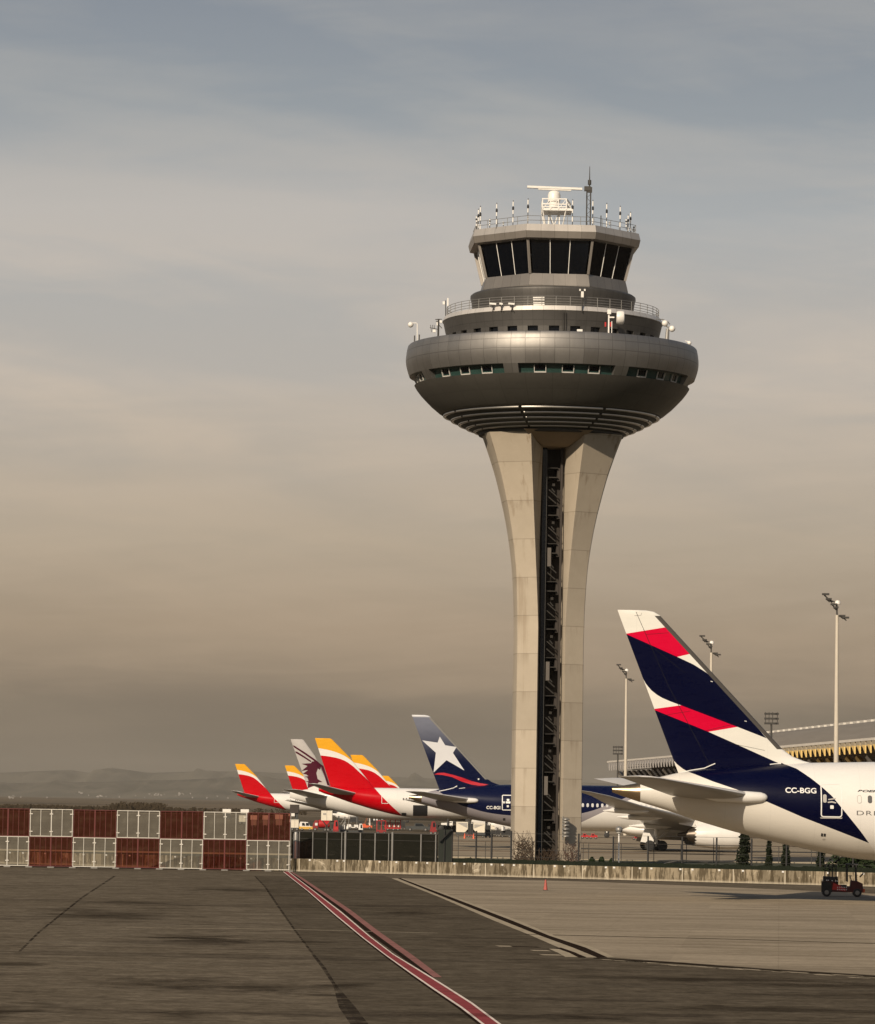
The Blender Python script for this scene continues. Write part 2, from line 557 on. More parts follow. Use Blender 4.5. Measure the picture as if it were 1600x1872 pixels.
gline('old_guide_line', [(531, 1594.5), (547, 1605), (629, 1663), (681, 1704), (743, 1749), (793, 1787)], [(534, 1594.5), (553, 1605), (640, 1663), (694, 1704), (758, 1749), (808, 1787)], M['line_old'], 0.008)
# stand border: pale / dark slot / pale
by = [1606, 1640, 1684, 1711, 1733, 1751]
b1_, b2_, b3_, b4_ = ([716, 802.6, 904.6, 972, 1022, 1064], [727, 811, 920.5, 988, 1048, 1092], [733, 823, 937.6, 1004, 1071, 1111], [737, 831, 949, 1014, 1085, 1125])
Z = lambda a: list(zip(a, by))
gline('stand_border', Z(b1_), Z(b2_), M['line_pale'], 0.008)
gline('stand_slot_drain', Z(b2_), Z(b3_), M['line_dark'], 0.010)
gline('stand_border', Z(b3_), Z(b4_), M['line_pale'], 0.012)
gline('stand_slot_drain', [(1015, 1733), (1040, 1742), (1058, 1751)], [(1026, 1733), (1052, 1742), (1071, 1751)], M['line_dark'], 0.012)
# lower rim of the stand: a broken pale edge
gline('stand_rim', [(1085, 1751.5), (1250, 1761.5), (1400, 1773), (1600, 1785), (1850, 1798)], [(1085, 1752.5), (1250, 1763), (1400, 1774.2), (1600, 1786.2), (1850, 1800)], M['line_dark'], 0.016)
rr_ = random.Random(8)
for k_ in range(26):
    xa_ = 1100 + k_ * 20 + rr_.uniform(-8, 8)
    wb_ = rr_.uniform(18, 60)
    yb_ = 1752.5 + (xa_ - 1085) * .066 + rr_.uniform(0, 3.2)
    gline('rim_patch', [(xa_, yb_), (xa_ + wb_, yb_ + wb_ * .066)], [(xa_ + 8, yb_ + rr_.uniform(.8, 1.9)), (xa_ + wb_ + 6, yb_ + wb_ * .066 + rr_.uniform(.8, 1.6))], M['line_pale'], 0.009)
for (a, b, yy, hh) in ((905, 932, 1729, 1.8), (932, 982, 1730.5, 1.3), (968, 1000, 1737, 1.8), (1004, 1022, 1735, 6), (985, 1022, 1745, 1.8), (1018, 1050, 1741, 9)):
    gline('repair_patch', [(a, yy), (b, yy + .6)], [(a + 7 + hh, yy + hh), (b + 5 + hh * 2, yy + hh + .6)], M['line_dark'] if a == 932 else M['line_pale'], 0.008)
gline('joint_line', [(230, 1696), (520, 1699), (800, 1706)], [(230, 1696.4), (520, 1699.4), (800, 1706.4)], M['line_pale'], 0.006)
gline('joint_line', [(960, 1708), (1300, 1716), (1700, 1728)], [(960, 1708.7), (1300, 1716.7), (1700, 1728.7)], M['line_dark'], 0.0085)
# darker relaid strip between the seam and the stand
M['asphalt_dark'] = M['asphalt'].copy()
M['asphalt_dark'].name = 'relaid_asphalt'
for n_ in M['asphalt_dark'].node_tree.nodes:
    if n_.type == 'VALTORGB':
        for e_ in n_.color_ramp.elements:
            e_.color = tuple(q * 0.72 for q in e_.color[:3]) + (1,)
pl_ = [G(*q) for q in [(466, 1602), (484, 1622), (508, 1656), (540, 1702), (572, 1746), (590, 1768), (612, 1802), (632, 1842), (668, 1892), (720, 1960), (1900, 1960), (1900, 1800), (1600, 1783), (1400, 1771), (1250, 1760), (1110, 1750.5), (720, 1606.5), (700, 1601)]]
mb = MB()
mb.add([(q.x, q.y, 0.002) for q in pl_], [tuple(range(len(pl_)))])
struct(mb.build('relaid_asphalt', M['asphalt_dark']))
# tar seams
S = [(466, 1602), (484, 1622), (508, 1656), (540, 1702), (572, 1746), (590, 1768), (612, 1802), (632, 1842), (668, 1892)]
gline('tar_seam', [(p[0] - 1.2 - i * 0.25 + 0.8 * math.sin(i * 2.1) - (10 if i > 6 else 0), p[1]) for i, p in enumerate(S)], [(p[0] + 1.5 + i * 0.5 + math.sin(i * 1.7) + (14 if i > 6 else 0), p[1]) for i, p in enumerate(S)], M['tar'], 0.004, 3)
S = [(208, 1602), (150, 1640), (110, 1672), (70, 1704), (34, 1740)]
gline('tar_seam', [(p[0] - 1, p[1]) for p in S], [(p[0] + 4, p[1]) for p in S], M['tar'], 0.004, 3)
# tyre smears and spill stains, wide soft patches lying on the apron
t = NT('oil_smear')
v = t.coord()
n = t.noise(t.scale(v, (0.16, 0.22, 1)), 1.0, 8, 0.72, 1.5)
uv = t.coord('Generated')
gx, gy, gz = t.xyz(uv)
rx = t.m('ABSOLUTE', t.m('MULTIPLY_ADD', gx, 2.0, -1.0))
ry = t.m('ABSOLUTE', t.m('MULTIPLY_ADD', gy, 2.0, -1.0))
rr = t.m('SQRT', t.add(t.mul(rx, rx), t.mul(ry, ry)))
al = t.mul(t.step(t.add(rr, t.mul(t.sub(n, 0.5), 4.2)), 1.0, -0.1), 0.42)
M['smear'] = t.out((0.022, 0.016, 0.011), 0.8, 0, None, 0.0, alpha=al)
sm = [(200, 480, 1705, 1716), (270, 620, 1712, 1724), (-30, 110, 1759, 1767), (150, 420, 1783, 1806), (180, 640, 1792, 1812), (-40, 50, 1826, 1880),
      (150, 330, 1645, 1653), (570, 690, 1795, 1806), (250, 420, 1845, 1872), (470, 660, 1812, 1824), (960, 1600, 1783, 1791), (1250, 1700, 1812, 1824), (1100, 1700, 1838, 1848), (700, 1300, 1852, 1862), (300, 560, 1622, 1630), (1250, 1700, 1796, 1803), (60, 330, 1655, 1690), (640, 820, 1662, 1674)]
for i, (xa, xb, ya, yb) in enumerate(sm):
    q = [G(xa, ya), G(xb, ya + (xb - xa) * 0.012), G(xb, yb + (xb - xa) * 0.012), G(xa, yb)]
    ax = sum(p.x for p in q) / 4
    hw = (max(p.x for p in q) - min(p.x for p in q)) / 2
    ay0, ay1 = min(p.y for p in q), max(p.y for p in q)
    mb = MB()
    z = 0.0155 + i * 0.0012
    mb.add([(ax - hw, ay0, z), (ax + hw, ay0, z), (ax + hw, ay1, z), (ax - hw, ay1, z)], [(0, 1, 2, 3)])
    struct(mb.build('oil_stain', M['smear']))

# ------------------------------------------------------------------ hills, scrub, town, haze
t = NT('hillside')
v = t.coord()
n = t.noise(v, 0.0016, 7, 0.65)
M['hills'] = t.out(t.ramp(n, [(0.35, (0.075, 0.071, 0.054)), (0.6, (0.135, 0.12, 0.09))]), 0.95, 0, None, 0.05)  # lightened tone: part of the far haze is put into the colour
def fbm(x, seed):
    r = random.Random(seed)
    s = 0
    for k in range(7):
        fq, ph = 0.35 * 1.9 ** k, r.random() * 9
        s += math.sin(x * fq + ph + math.sin(x * fq * 0.53 + ph * 2)) * 0.62 ** k
    return s
def ridge(name, pxs, D, seed, amp, foot):
    top = [P(px, py + amp * fbm(px / 70.0, seed), D) for px, py in pxs]
    mb = MB()
    rows = []
    for s, dz in ((-1.0, 0), (-0.72, 0.12), (-0.45, 0.42), (-0.2, 0.78), (0, 1.0), (0.3, 0.6), (0.8, 0)):
        rr = []
        for i, p in enumerate(top):
            j = 1 + 0.22 * fbm(i * 0.7 + s * 5, seed + 3) * (1 if 0 < dz < 1 else 0)
            rr.append((p.x, D + s * D * 0.14, foot + (p.z - foot) * dz * j))
        rows.append(rr)
    vs = [p for r_ in rows for p in r_]
    n = len(top)
    fs = [(a * n + i, a * n + i + 1, (a + 1) * n + i + 1, (a + 1) * n + i) for a in range(len(rows) - 1) for i in range(n - 1)]
    mb.add(vs, fs)
    return struct(mb.build(name, M['hills'], smooth=60))
def span(keys, step=7):
    o = []
    for (a, b), (c_, d_) in zip(keys[:-1], keys[1:]):
        k = max(1, int((c_ - a) / step))
        for i in range(k):
            o.append((a + (c_ - a) * i / k, b + (d_ - b) * i / k))
    return o + [keys[-1]]
ridge('hills', span([(-500, 1420), (-200, 1412), (0, 1411), (130, 1406), (160, 1411), (205, 1402), (270, 1412), (380, 1410), (480, 1414), (640, 1420), (900, 1424), (1130, 1432), (1500, 1440), (2100, 1450)]), 30000, 4, 1.3, 25)
ridge('hills', span([(-500, 1440), (0, 1433), (200, 1430), (330, 1425), (420, 1420), (520, 1424), (700, 1433), (1000, 1448), (2100, 1466)]), 21000, 9, 1.0, 15)

# bare scrub on the field edge, one far mass
M['scrub'] = mat('bare_scrub', (0.05, 0.038, 0.024), 0.95, var=0.4, scale=0.2, spec=0.05)
rs = random.Random(3)
mb = MB()
for i in range(900):
    u = rs.random()
    px = rs.choice((rs.gauss(250, 45), rs.uniform(-150, 560), rs.gauss(60, 40)))
    D = rs.uniform(1800, 2300)
    b = P(px, 1466, D)
    h = rs.uniform(0.8, 2.6) * (1.9 if 205 < px < 300 else 1.0)
    for k in range(5):
        dx = rs.gauss(0, 0.35) * h
        a = (b.x + rs.gauss(0, 0.7), D + rs.gauss(0, 1), -0.1)
        e = (b.x + dx, D + rs.gauss(0, 1), h * rs.uniform(0.5, 1.05))
        mb.bar(a, e, 0.16)
        mb.box((e[0], e[1], e[2]), (rs.uniform(.3, .9), .4, rs.uniform(.25, .7)), rz=rs.random() * 3)
o = mb.build('field_scrub', M['scrub'])
o['kind'] = 'stuff'
tag(o, 'bare brown scrub bushes along the edge of the far fields on the left', 'scrub')

# far town: pale specks of buildings on the plain, one mass
M['town'] = mat('pale_town_walls', (0.22, 0.205, 0.185), 0.8, var=0.5, scale=0.05)
mb = MB()
for cx_, n_, w_, py0 in ((285, 12, 7, 1452), (330, 10, 7, 1451.5), (180, 8, 10, 1455), (145, 5, 3, 1450), (24, 6, 3, 1458), (250, 6, 40, 1456), (90, 6, 60, 1457), (400, 5, 30, 1458)):
    for i in range(n_):
        px = rs.gauss(cx_, w_)
        D = rs.uniform(4600, 5300)
        p = P(px, py0 + rs.gauss(0, 1.2), D)
        s = rs.uniform(0.8, 2.3)
        mb.box((p.x, D, p.z), (s, s, s * rs.uniform(.4, 1.1)))
o = mb.build('far_town', M['town'])
o['kind'] = 'stuff'
tag(o, 'pale specks of a far-off town on the hazy plain below the hills', 'town')

hz = NT('haze')
pv = hz.node('ShaderNodeVolumePrincipled')
pv.inputs['Color'].default_value = (0.56, 0.51, 0.43, 1)
pv.inputs['Density'].default_value = 0.000024
pv.inputs['Anisotropy'].default_value = 0.0
oh = hz.node('ShaderNodeOutputMaterial')
hz.l.new(pv.outputs[0], oh.inputs['Volume'])
mb = MB()
mb.bb(-15000, 15000, -160, 39000, -2.0, 420.0)
o = mb.build('haze', hz.id)
o['kind'] = 'stuff'
tag(o, 'thin brownish haze over the airport and the plain', 'haze')
# ------------------------------------------------------------------ control tower
DT = 360.0
SP = F / DT                                   # pixels per metre at the tower
XT = P(996.5, 1570, DT).x
ROT = R(4.4)
tower = thing('control_tower', 'tall concrete airport control tower with a metal bowl top and dark glass cab', 'control tower', (XT, DT, 0))
def zf(py, r=0.0):
    """height of something seen at row py, r metres in front of the tower axis"""
    return P(1008, py, DT - r).z
def zs(py):
    return zf(py, 0)
def rp(px):
    return px / SP

# --- materials
def panels(name, c, n_az, z_joints, rough, metal, var=0.10, joint=0.35):
    t = NT(name)
    v = t.coord()
    x, y, z = t.xyz(v)
    a = t.m('DIVIDE', t.m('ARCTAN2', x, t.mul(y, -1.0)), 2 * math.pi / n_az)
    a = t.add(a, 0.13)
    fr = t.m('ABSOLUTE', t.sub(t.m('FRACT', a), 0.5))
    j = t.gt(fr, 0.478)
    for zj in z_joints:
        j = t.m('MAXIMUM', j, t.lt(t.m('ABSOLUTE', t.sub(z, zj)), 0.035))
    wn = t.node('ShaderNodeTexWhiteNoise', noise_dimensions='2D')
    zz = 0.0
    for zj in z_joints:
        zz = t.add(zz, t.gt(z, zj))
    t.set(wn.inputs['Vector'], t.comb(t.m('FLOOR', t.add(a, 0.0)), zz, 3.0))
    n = t.noise(v, 0.5, 5, 0.6)
    st = t.noise(t.scale(v, (2.2, 2.2, 0.25)), 1.0, 5, 0.65)
    k = t.add(t.m('MULTIPLY_ADD', wn.outputs[0], var, 1 - var), t.m('MULTIPLY_ADD', st, 0.25, -0.125))
    cc = t.mix(1.0, c, t.comb(k, k, k), 'MULTIPLY')
    cc = t.mix(t.mul(j, joint), cc, (0.02, 0.018, 0.015))
    rg = t.m('MULTIPLY_ADD', n, 0.2, t.m('MULTIPLY_ADD', wn.outputs[0], 0.07, rough - 0.12))
    h = t.m('MULTIPLY_ADD', n, 0.6, t.mul(j, -0.6))
    return t.out(cc, rg, metal, t.bump(h, 0.2, 0.07), 0.5)
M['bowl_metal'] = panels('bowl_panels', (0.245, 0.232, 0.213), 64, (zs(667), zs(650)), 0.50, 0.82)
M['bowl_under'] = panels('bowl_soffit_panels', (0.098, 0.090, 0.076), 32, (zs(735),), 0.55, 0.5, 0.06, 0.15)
M['tier_metal'] = panels('tier_panels', (0.10, 0.094, 0.086), 64, (zs(609),), 0.5, 0.6)
M['rim_metal'] = panels('rim_panels', (0.66, 0.61, 0.54), 64, (), 0.42, 0.5)
M['cab_metal'] = panels('cab_panels', (0.31, 0.28, 0.245), 40, (zs(424),), 0.42, 0.6)
M['parapet_metal'] = panels('parapet_panels', (0.44, 0.405, 0.36), 40, (), 0.45, 0.5)
M['window_alu'] = mat('window_aluminium', (0.46, 0.44, 0.40), .5, var=.2)
M['sill_metal'] = panels('sill_panels', (0.22, 0.20, 0.175), 40, (), 0.45, 0.6)
M['louver'] = mat('louvre_steel', (0.36, 0.335, 0.30), 0.36, 0.9, var=0.12, scale=0.5)
M['louver_gap'] = mat('louvre_shadow_gap', (0.03, 0.027, 0.022), 0.7)
def concrete(name, ph):
    t = NT(name)
    v = t.coord()
    x, y, z = t.xyz(v)
    n = t.noise(v, 0.7, 6, 0.65)
    st = t.noise(t.scale(v, (1.3, 1.3, 0.06)), 1.0, 6, 0.62)
    c = t.mix(n, (0.345, 0.293, 0.222), (0.43, 0.368, 0.285))
    dz = t.m('FRACT', t.m('DIVIDE', t.add(z, ph), 3.56))
    j = t.lt(t.m('ABSOLUTE', t.sub(dz, 0.5)), 0.0085)
    zl = t.m('FLOOR', t.add(t.m('DIVIDE', t.add(z, ph), 3.56), 0.5))
    wn = t.node('ShaderNodeTexWhiteNoise', noise_dimensions='1D')
    t.set(wn.inputs['W'], zl)
    k = t.m('MULTIPLY_ADD', wn.outputs[0], 0.17, 0.89)
    c = t.mix(1.0, c, t.comb(k, k, k), 'MULTIPLY')
    # rain streaks running down from the collar and from the joints
    top = t.step(z, 30.0, 42.0)
    s1 = t.mul(t.step(st, 0.56, 0.70), t.m('MULTIPLY_ADD', top, 0.45, 0.36))
    c = t.mix(s1, c, (0.20, 0.145, 0.09))
    below = t.mul(t.step(dz, 0.15, 0.5), t.lt(dz, 0.5))
    c = t.mix(t.mul(t.mul(below, t.step(st, 0.48, 0.6)), 0.30), c, (0.18, 0.135, 0.09))
    c = t.mix(t.mul(j, 0.42), c, (0.10, 0.08, 0.055))
    f = t.noise(v, 6.0, 4, 0.7)
    return t.out(c, 0.85, 0, t.bump(t.m('MULTIPLY_ADD', j, -2.0, f), 0.2, 0.03), 0.2)
M['shaft_a'] = concrete('shaft_concrete', 0.0)
M['shaft_b'] = concrete('shaft_concrete_offset', 0.95)

# --- the two shells of the shaft
SH = [(1590, 64.0), (1512, 63.5), (1371, 63.8), (1180, 63.3), (1120, 64.2), (1072, 66.5), (1038, 69.0), (1005, 73.2), (972, 78.5), (940, 85), (906, 93.2), (872, 102.2), (838, 113.5), (803, 126), (792, 131)]
def shaft_R(z):
    pts = [(zs(a), rp(b)) for a, b in SH]
    if z <= pts[0][0]:
        return pts[0][1]
    for (z0, r0), (z1, r1) in zip(pts[:-1], pts[1:]):
        if z0 <= z <= z1:
            return r0 + (r1 - r0) * (z - z0) / (z1 - z0)
    return pts[-1][1]
ZTOP = zf(787, 6.8)
INNER = 1.13
def rotz(p, a=ROT):
    c, s = math.cos(a), math.sin(a)
    return (p[0] * c - p[1] * s, p[0] * s + p[1] * c, p[2])
for side, nm in ((-1, 'shaft_a'), (1, 'shaft_b')):
    rings = []
    N = 60
    for i in range(N + 1):
        z = ZTOP * i / N
        Rz = shaft_R(z)
        k = min(1, max(0, (z - zs(1150)) / (zs(800) - zs(1150))))
        oc = (1.28 + 1.25 * k ** 1.25)
        yo = -Rz * 0.93
        yi = yo + 0.55 + 1.75 * k
        prof = [(INNER, -yi * 0 + yi + 3.4), (INNER, yi), (oc, yo)]
        prof += [(0.95 * Rz, -0.635 * Rz), (0.993 * Rz, -0.36 * Rz)]
        for a in (78, 90, 105, 120, 135, 150):
            prof.append((Rz * math.sin(R(a)) * (1 if a > 60 else 1.005), -Rz * math.cos(R(a))))
        prof.append((INNER, Rz * 0.9))
        rings.append([rotz((side * x, y, z)) for x, y in prof])
    MB().loft(rings).build('shaft_shell', M[nm], tower, smooth=32)

# --- slot between them: stair core behind
M['core_dark'] = mat('stair_core_wall', (0.022, 0.016, 0.011), 0.8, var=0.4, scale=0.8)
M['core_brown'] = mat('stair_core_column', (0.032, 0.024, 0.018), 0.7, var=0.3)
M['core_light'] = mat('stair_soffit', (0.018, 0.0145, 0.010), 0.7, var=0.3)
M['core_panel'] = mat('stair_light_panel', (0.105, 0.09, 0.075), 0.6, var=0.2)
yb = -0.6
def rq(mb):
    mb.v = [rotz(p) for p in mb.v]
    return mb
zt0 = zf(812, 6)
rq(MB().bb(-INNER, INNER, yb, yb + 0.4, 0, zt0)).build('stair_core', M['core_dark'], tower)
mb = MB()
mb.bb(0.72, 0.92, -2.3, -2.0, 0, zt0)
rq(mb).build('core_column', M['core_brown'], tower)
rq(MB().bb(-1.0, -0.62, -2.5, -2.44, 0, zt0)).build('lift_glazing', M['glass_dark'], tower)
rq(MB().bb(-0.62, -0.57, -2.5, -2.40, 0, zt0)).build('glazing_post', M['dark_steel'], tower)
FLH = 3.56
zl0 = zf(1443, 2) % FLH
zf_floor = zl0
for i in range(12):
    zb = zl0 + i * FLH
    if zb + 2.0 > zt0:
        break
    mb = MB()
    mb.bb(-0.55, 0.45, -2.2, yb, zb + 0.65, zb + 0.75)
    mb.bb(-0.55, 0.45, -2.2, yb, zb + 1.55, zb + 1.62)
    rq(mb).build('landing', M['core_light'], tower)
    mb = MB()
    for (xa, za, xb, zb2) in ((-0.35, -0.45, 0.45, -1.15), (-0.5, -1.05, 0.35, -1.75), (-0.1, -0.35, 0.2, -0.7)):
        mb.bar((xa, -2.0, zb + za), (xb, -2.0, zb + zb2), 0.4, 0.10)
    rq(mb).build('stair_flight', M['core_light'], tower)
    rq(MB().bb(0.45, 0.72, -1.9, yb, zb + 0.4, zb + 1.6)).build('stair_wall', M['core_brown'], tower)
    if i % 3 == 1:
        zz = zf(1182, 2) if False else zb
        rq(MB().bb(-0.42, -0.08, -2.3, -2.2, zb - 0.55 + 0.0, zb + 1.2)).build('light_panel', M['core_panel'], tower)
    else:
        rq(MB().bb(-0.05, 0.2, -2.25, -2.2, zb - 0.12, zb + 0.12)).build('landing_lamp', M['core_light'], tower)

# --- sloping soffit that closes the slot
M['soffit'] = mat('brown_soffit', (0.27, 0.19, 0.115), 0.7, var=0.15)
zr = zf(784, 6.9)
mb = MB()
mb.add([rotz(p) for p in [(-3.2, -6.6, zr), (3.2, -6.6, zr), (1.2, -4.2, zt0), (-1.2, -4.2, zt0), (-3.2, 0, zr), (3.2, 0, zr), (1.2, 0, zt0), (-1.2, 0, zt0)]],
       [(0, 1, 2, 3), (0, 3, 7, 4), (1, 5, 6, 2), (3, 2, 6, 7), (4, 5, 1, 0)])
mb.build('slot_soffit', M['soffit'], tower)

# --- louvre rings
lr = [(199, 764.5), (185, 772.5), (171, 780), (157, 786.5), (143, 792)]
for r_, y_ in lr:
    mb = MB()
    rr, z0 = rp(r_), zs(y_)
    pr = [(rr - 0.55, z0 + 0.35), (rr - 0.10, z0 + 0.33), (rr - 0.06, z0 + 0.28), (rr, z0 + 0.05), (rr - 0.01, z0 - 0.03), (rr - 0.08, z0 - 0.09), (rr - 0.8, z0 - 0.02), (rr - 0.8, z0 + 0.2)]
    for k in range(8):
        a0 = ROT + R(22.5 + 45 * k) + R(0.9)
        mb.lathe(pr, 14, a0, a0 + R(43.2), close=True)
    mb.build('louver_ring', M['louver'], tower, smooth=40)
MB().lathe([(rp(203), zs(760)), (rp(190), zs(768)), (rp(165), zs(782)), (rp(137), zs(794)), (rp(122), zs(797)), (0.5, zs(797))], 64).build('louver_core', M['louver_gap'], tower, smooth=40)
MB().lathe([(rp(133), zs(795)), (rp(133), zs(799)), (rp(128), zs(801)), (rp(120), zs(801)), (rp(120), zs(795))], 64, close=True).build('collar', M['louver_gap'], tower, smooth=40)

# --- the bowl
WB0, WB1 = zs(693.5), zs(709.5)                # window band
up = [(245, 640), (256, 636.8), (263.5, 637), (265.6, 639), (267, 645), (268.2, 652), (269, 660), (269, 667), (268, 674), (266.3, 681), (264.2, 687.5), (262, 693.5)]
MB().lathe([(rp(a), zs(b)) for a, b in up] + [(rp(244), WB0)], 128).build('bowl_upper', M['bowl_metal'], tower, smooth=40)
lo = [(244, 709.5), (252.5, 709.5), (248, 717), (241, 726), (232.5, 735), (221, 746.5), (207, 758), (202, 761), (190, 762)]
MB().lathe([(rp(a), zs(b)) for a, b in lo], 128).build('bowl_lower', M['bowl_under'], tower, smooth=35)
MB().lathe([(rp(252), zs(641)), (0.6, zs(641))], 64).build('bowl_deck', M['grey_steel'], tower)
r0, r1 = rp(262), rp(252.5)
for k in range(8):
    ac = ROT + R(45 * k)
    # pillar between two bands
    a = ac + R(22.5)
    pr = [(r0, WB0), (rp(258.5), zs(700)), (r1, WB1), (rp(243), WB1), (rp(243), WB0)]
    MB().lathe(pr, 5, a - R(3.0), a + R(3.0), close=True).build('window_pillar', M['bowl_metal'], tower, smooth=30)
    b = MB().lathe([(rp(250), WB0), (rp(245.5), WB1)], 28, ac - R(19.5), ac + R(19.5)).build('bowl_window', [M['glass_teal']], tower, smooth=30)
    for fc in (-0.28, 0.012, 0.29):
        mb = MB()
        af, hw = ac + R(39) * fc, R(2.5)
        def arcbar(aa, ab, ra, rb, za, zb):
            mb.lathe([(ra, za), (ra + 0.1, za), (rb + 0.1, zb), (rb, zb)], 3, aa, ab, close=True)
        rt, rbm = rp(250.6), rp(246.1)
        arcbar(af - hw, af - hw + R(0.30), rbm, rt, WB1, WB0 - 0.12)
        arcbar(af + hw - R(0.30), af + hw, rbm, rt, WB1, WB0 - 0.12)
        arcbar(af - hw, af + hw, rbm + 0.01, rbm + 0.03, WB1 + 0.02, WB1 + 0.13)
        mb.build('window_frame', M['window_alu'], b)
        MB().lathe([(rp(250.25), WB0 - 0.1), (rp(245.8), WB1 + 0.1)], 3, af - hw + R(0.4), af + hw - R(0.4)).build('pane', M['glass_dark'], b)

# --- tier above the bowl, with its ring of small windows and the terrace
def ztop(py, r_):
    return zf(py, rp(r_))
zA, zB, zC = ztop(557.5, 198), ztop(566, 203), ztop(575, 201)
W0, W1 = ztop(594.8, 196), ztop(611, 194)
MB().lathe([(rp(150), zA - 0.15), (rp(192), zA - 0.12), (rp(196), zA), (rp(199.5), zA - 0.05), (rp(203), zB), (rp(201.5), zB - 0.04)], 96).build('terrace_rim', M['rim_metal'], tower, smooth=25)
MB().lathe([(rp(201.5), zB - 0.04), (rp(195.5), W0), (rp(188), W0)], 96).build('tier_wall', M['tier_metal'], tower, smooth=25)
MB().lathe([(rp(188), W1), (rp(194), W1), (rp(192.5), zs(641))], 96).build('tier_base', M['tier_metal'], tower, smooth=25)
n_w = 32
for k in range(n_w):
    a = R(-0.9 + 360 / n_w * k)
    hw, hp = R(2.75), R(360 / n_w / 2)
    MB().lathe([(rp(195.5), W0), (rp(194), W1), (rp(188), W1), (rp(188), W0)], 4, a + hw, a + 2 * hp - hw, close=True).build('tier_pillar', M['tier_metal'], tower, smooth=30)
    MB().lathe([(rp(189), W0), (rp(189), W1)], 2, a - hw, a + hw).build('tier_window', M['glass_dark'], tower)
def ring_rail(name, fn_pt, zbase, hgt, n_posts, rails, rad, seg):
    mb = MB()
    for k in range(n_posts):
        x, y = fn_pt(k / n_posts)
        mb.tube([(x, y, zbase), (x, y, zbase + hgt)], rad * 1.15, 5)
    for q in range(rails):
        zz = zbase + hgt * (1 - q / rails)
        pts = [(*fn_pt(i / seg), zz) for i in range(seg + 1)]
        mb.tube(pts, rad, 5)
    return mb.build(name, M['grey_steel'], tower)
ring_rail('terrace_railing', lambda u: (rp(195) * math.sin(2 * math.pi * u), -rp(195) * math.cos(2 * math.pi * u)), zA - 0.1, 0.95, 48, 4, 0.026, 96)

# --- drum under the cab
zD = ztop(521.5, 152)
MB().lathe([(rp(120), zD), (rp(149), zD), (rp(152), zD - 0.12), (rp(152.3), zD - 0.3), (rp(150), zD - 0.75), (rp(146.5), zA - 0.15)], 96).build('drum', M['tier_metal'], tower, smooth=30)
mb = MB()
for i in range(5):
    zz = ztop(543 + i * 3.2, 150)
    a = ROT + R(-15.5)
    rr = rp(151.6 - i * 0.9)
    mb.lathe([(rr, zz), (rr + 0.06, zz), (rr + 0.06, zz - 0.085), (rr, zz - 0.085)], 3, a - R(4.2), a + R(3.6), close=True)
mb.build('vent_grille', M['white_steel'], tower)

# --- octagonal cab
def octr(Rpx, z, inset=0.0):
    r_ = rp(Rpx) - inset
    return [(r_ * math.sin(ROT * 0.7 + R(22.5 + 45 * k)), -r_ * math.cos(ROT * 0.7 + R(22.5 + 45 * k)), z) for k in range(8)]
def zo(py, Rpx):
    return zf(py, rp(Rpx) * 0.924)
zb0, zs0, zg0, zg1, zf0, zk, zp = zo(521, 144), zo(507, 140.5), zo(500, 138.5), zo(438, 154), zo(434.5, 164), zo(422, 166.5), zo(409.8, 163)
MB().loft([octr(143, zb0 - 0.6), octr(144, zb0), octr(140.5, zs0), octr(138.5, zg0), octr(130, zg0 + 0.01)], True, False).build('cab_sill', M['sill_metal'], tower)
MB().loft([octr(150, zg1 - 0.02), octr(154, zg1), octr(163.5, zf0), octr(166.5, zk)], True, False).build('cab_fascia', M['cab_metal'], tower)
MB().loft([octr(166.5, zk + .004), octr(163, zp), octr(159, zp), octr(158, zp - 0.55)], True, False).build('roof_parapet', M['parapet_metal'], tower)
mb = MB()
mb.add(octr(159, zp - 0.5), [tuple(range(8))])
mb.build('cab_roof', M['grey_steel'], tower)
A = [Vector(p) for p in octr(138.5, zg0)]
B = [Vector(p) for p in octr(154, zg1)]
for k in range(8):
    k2 = (k + 1) % 8
    a, b, c, d = A[k], A[k2], B[k2], B[k]
    cen = Vector((0, 0, (zg0 + zg1) / 2))
    inw = -(((a + c) / 2 - Vector((0, 0, (zg0 + zg1) / 2))).normalized()) * 0.12
    e0, e1 = 0.05, 0.95
    q = [a.lerp(b, e0) + inw, a.lerp(b, e1) + inw, d.lerp(c, e1) + inw, d.lerp(c, e0) + inw]
    wdw = MB().add(q, [(0, 1, 2, 3)]).build('cab_window', M['glass_dark'], tower)
    for s in (0.345, 0.655):
        MB().bar(a.lerp(b, s) + inw * 0.7, d.lerp(c, s) + inw * 0.7, 0.055, 0.07).build('mullion', M['white_steel'], wdw)
    MB().bar(a + inw * 0.3, d + inw * 0.3, 0.24, 0.24).build('corner_post', M['cab_metal'], tower)
MB().add(octr(136, zg0 + 0.3) + octr(136, zg1), [(0, 1, 2, 3, 4, 5, 6, 7)]).build('cab_floor', M['black'], tower)
oc = octr(157, 0)
def octpt(u):
    k = int(u * 8) % 8
    f = u * 8 - int(u * 8)
    a, b = oc[k], oc[(k + 1) % 8]
    return (a[0] + (b[0] - a[0]) * f, a[1] + (b[1] - a[1]) * f)
ring_rail('roof_railing', octpt, zp - 0.45, 1.25, 40, 3, 0.024, 80)

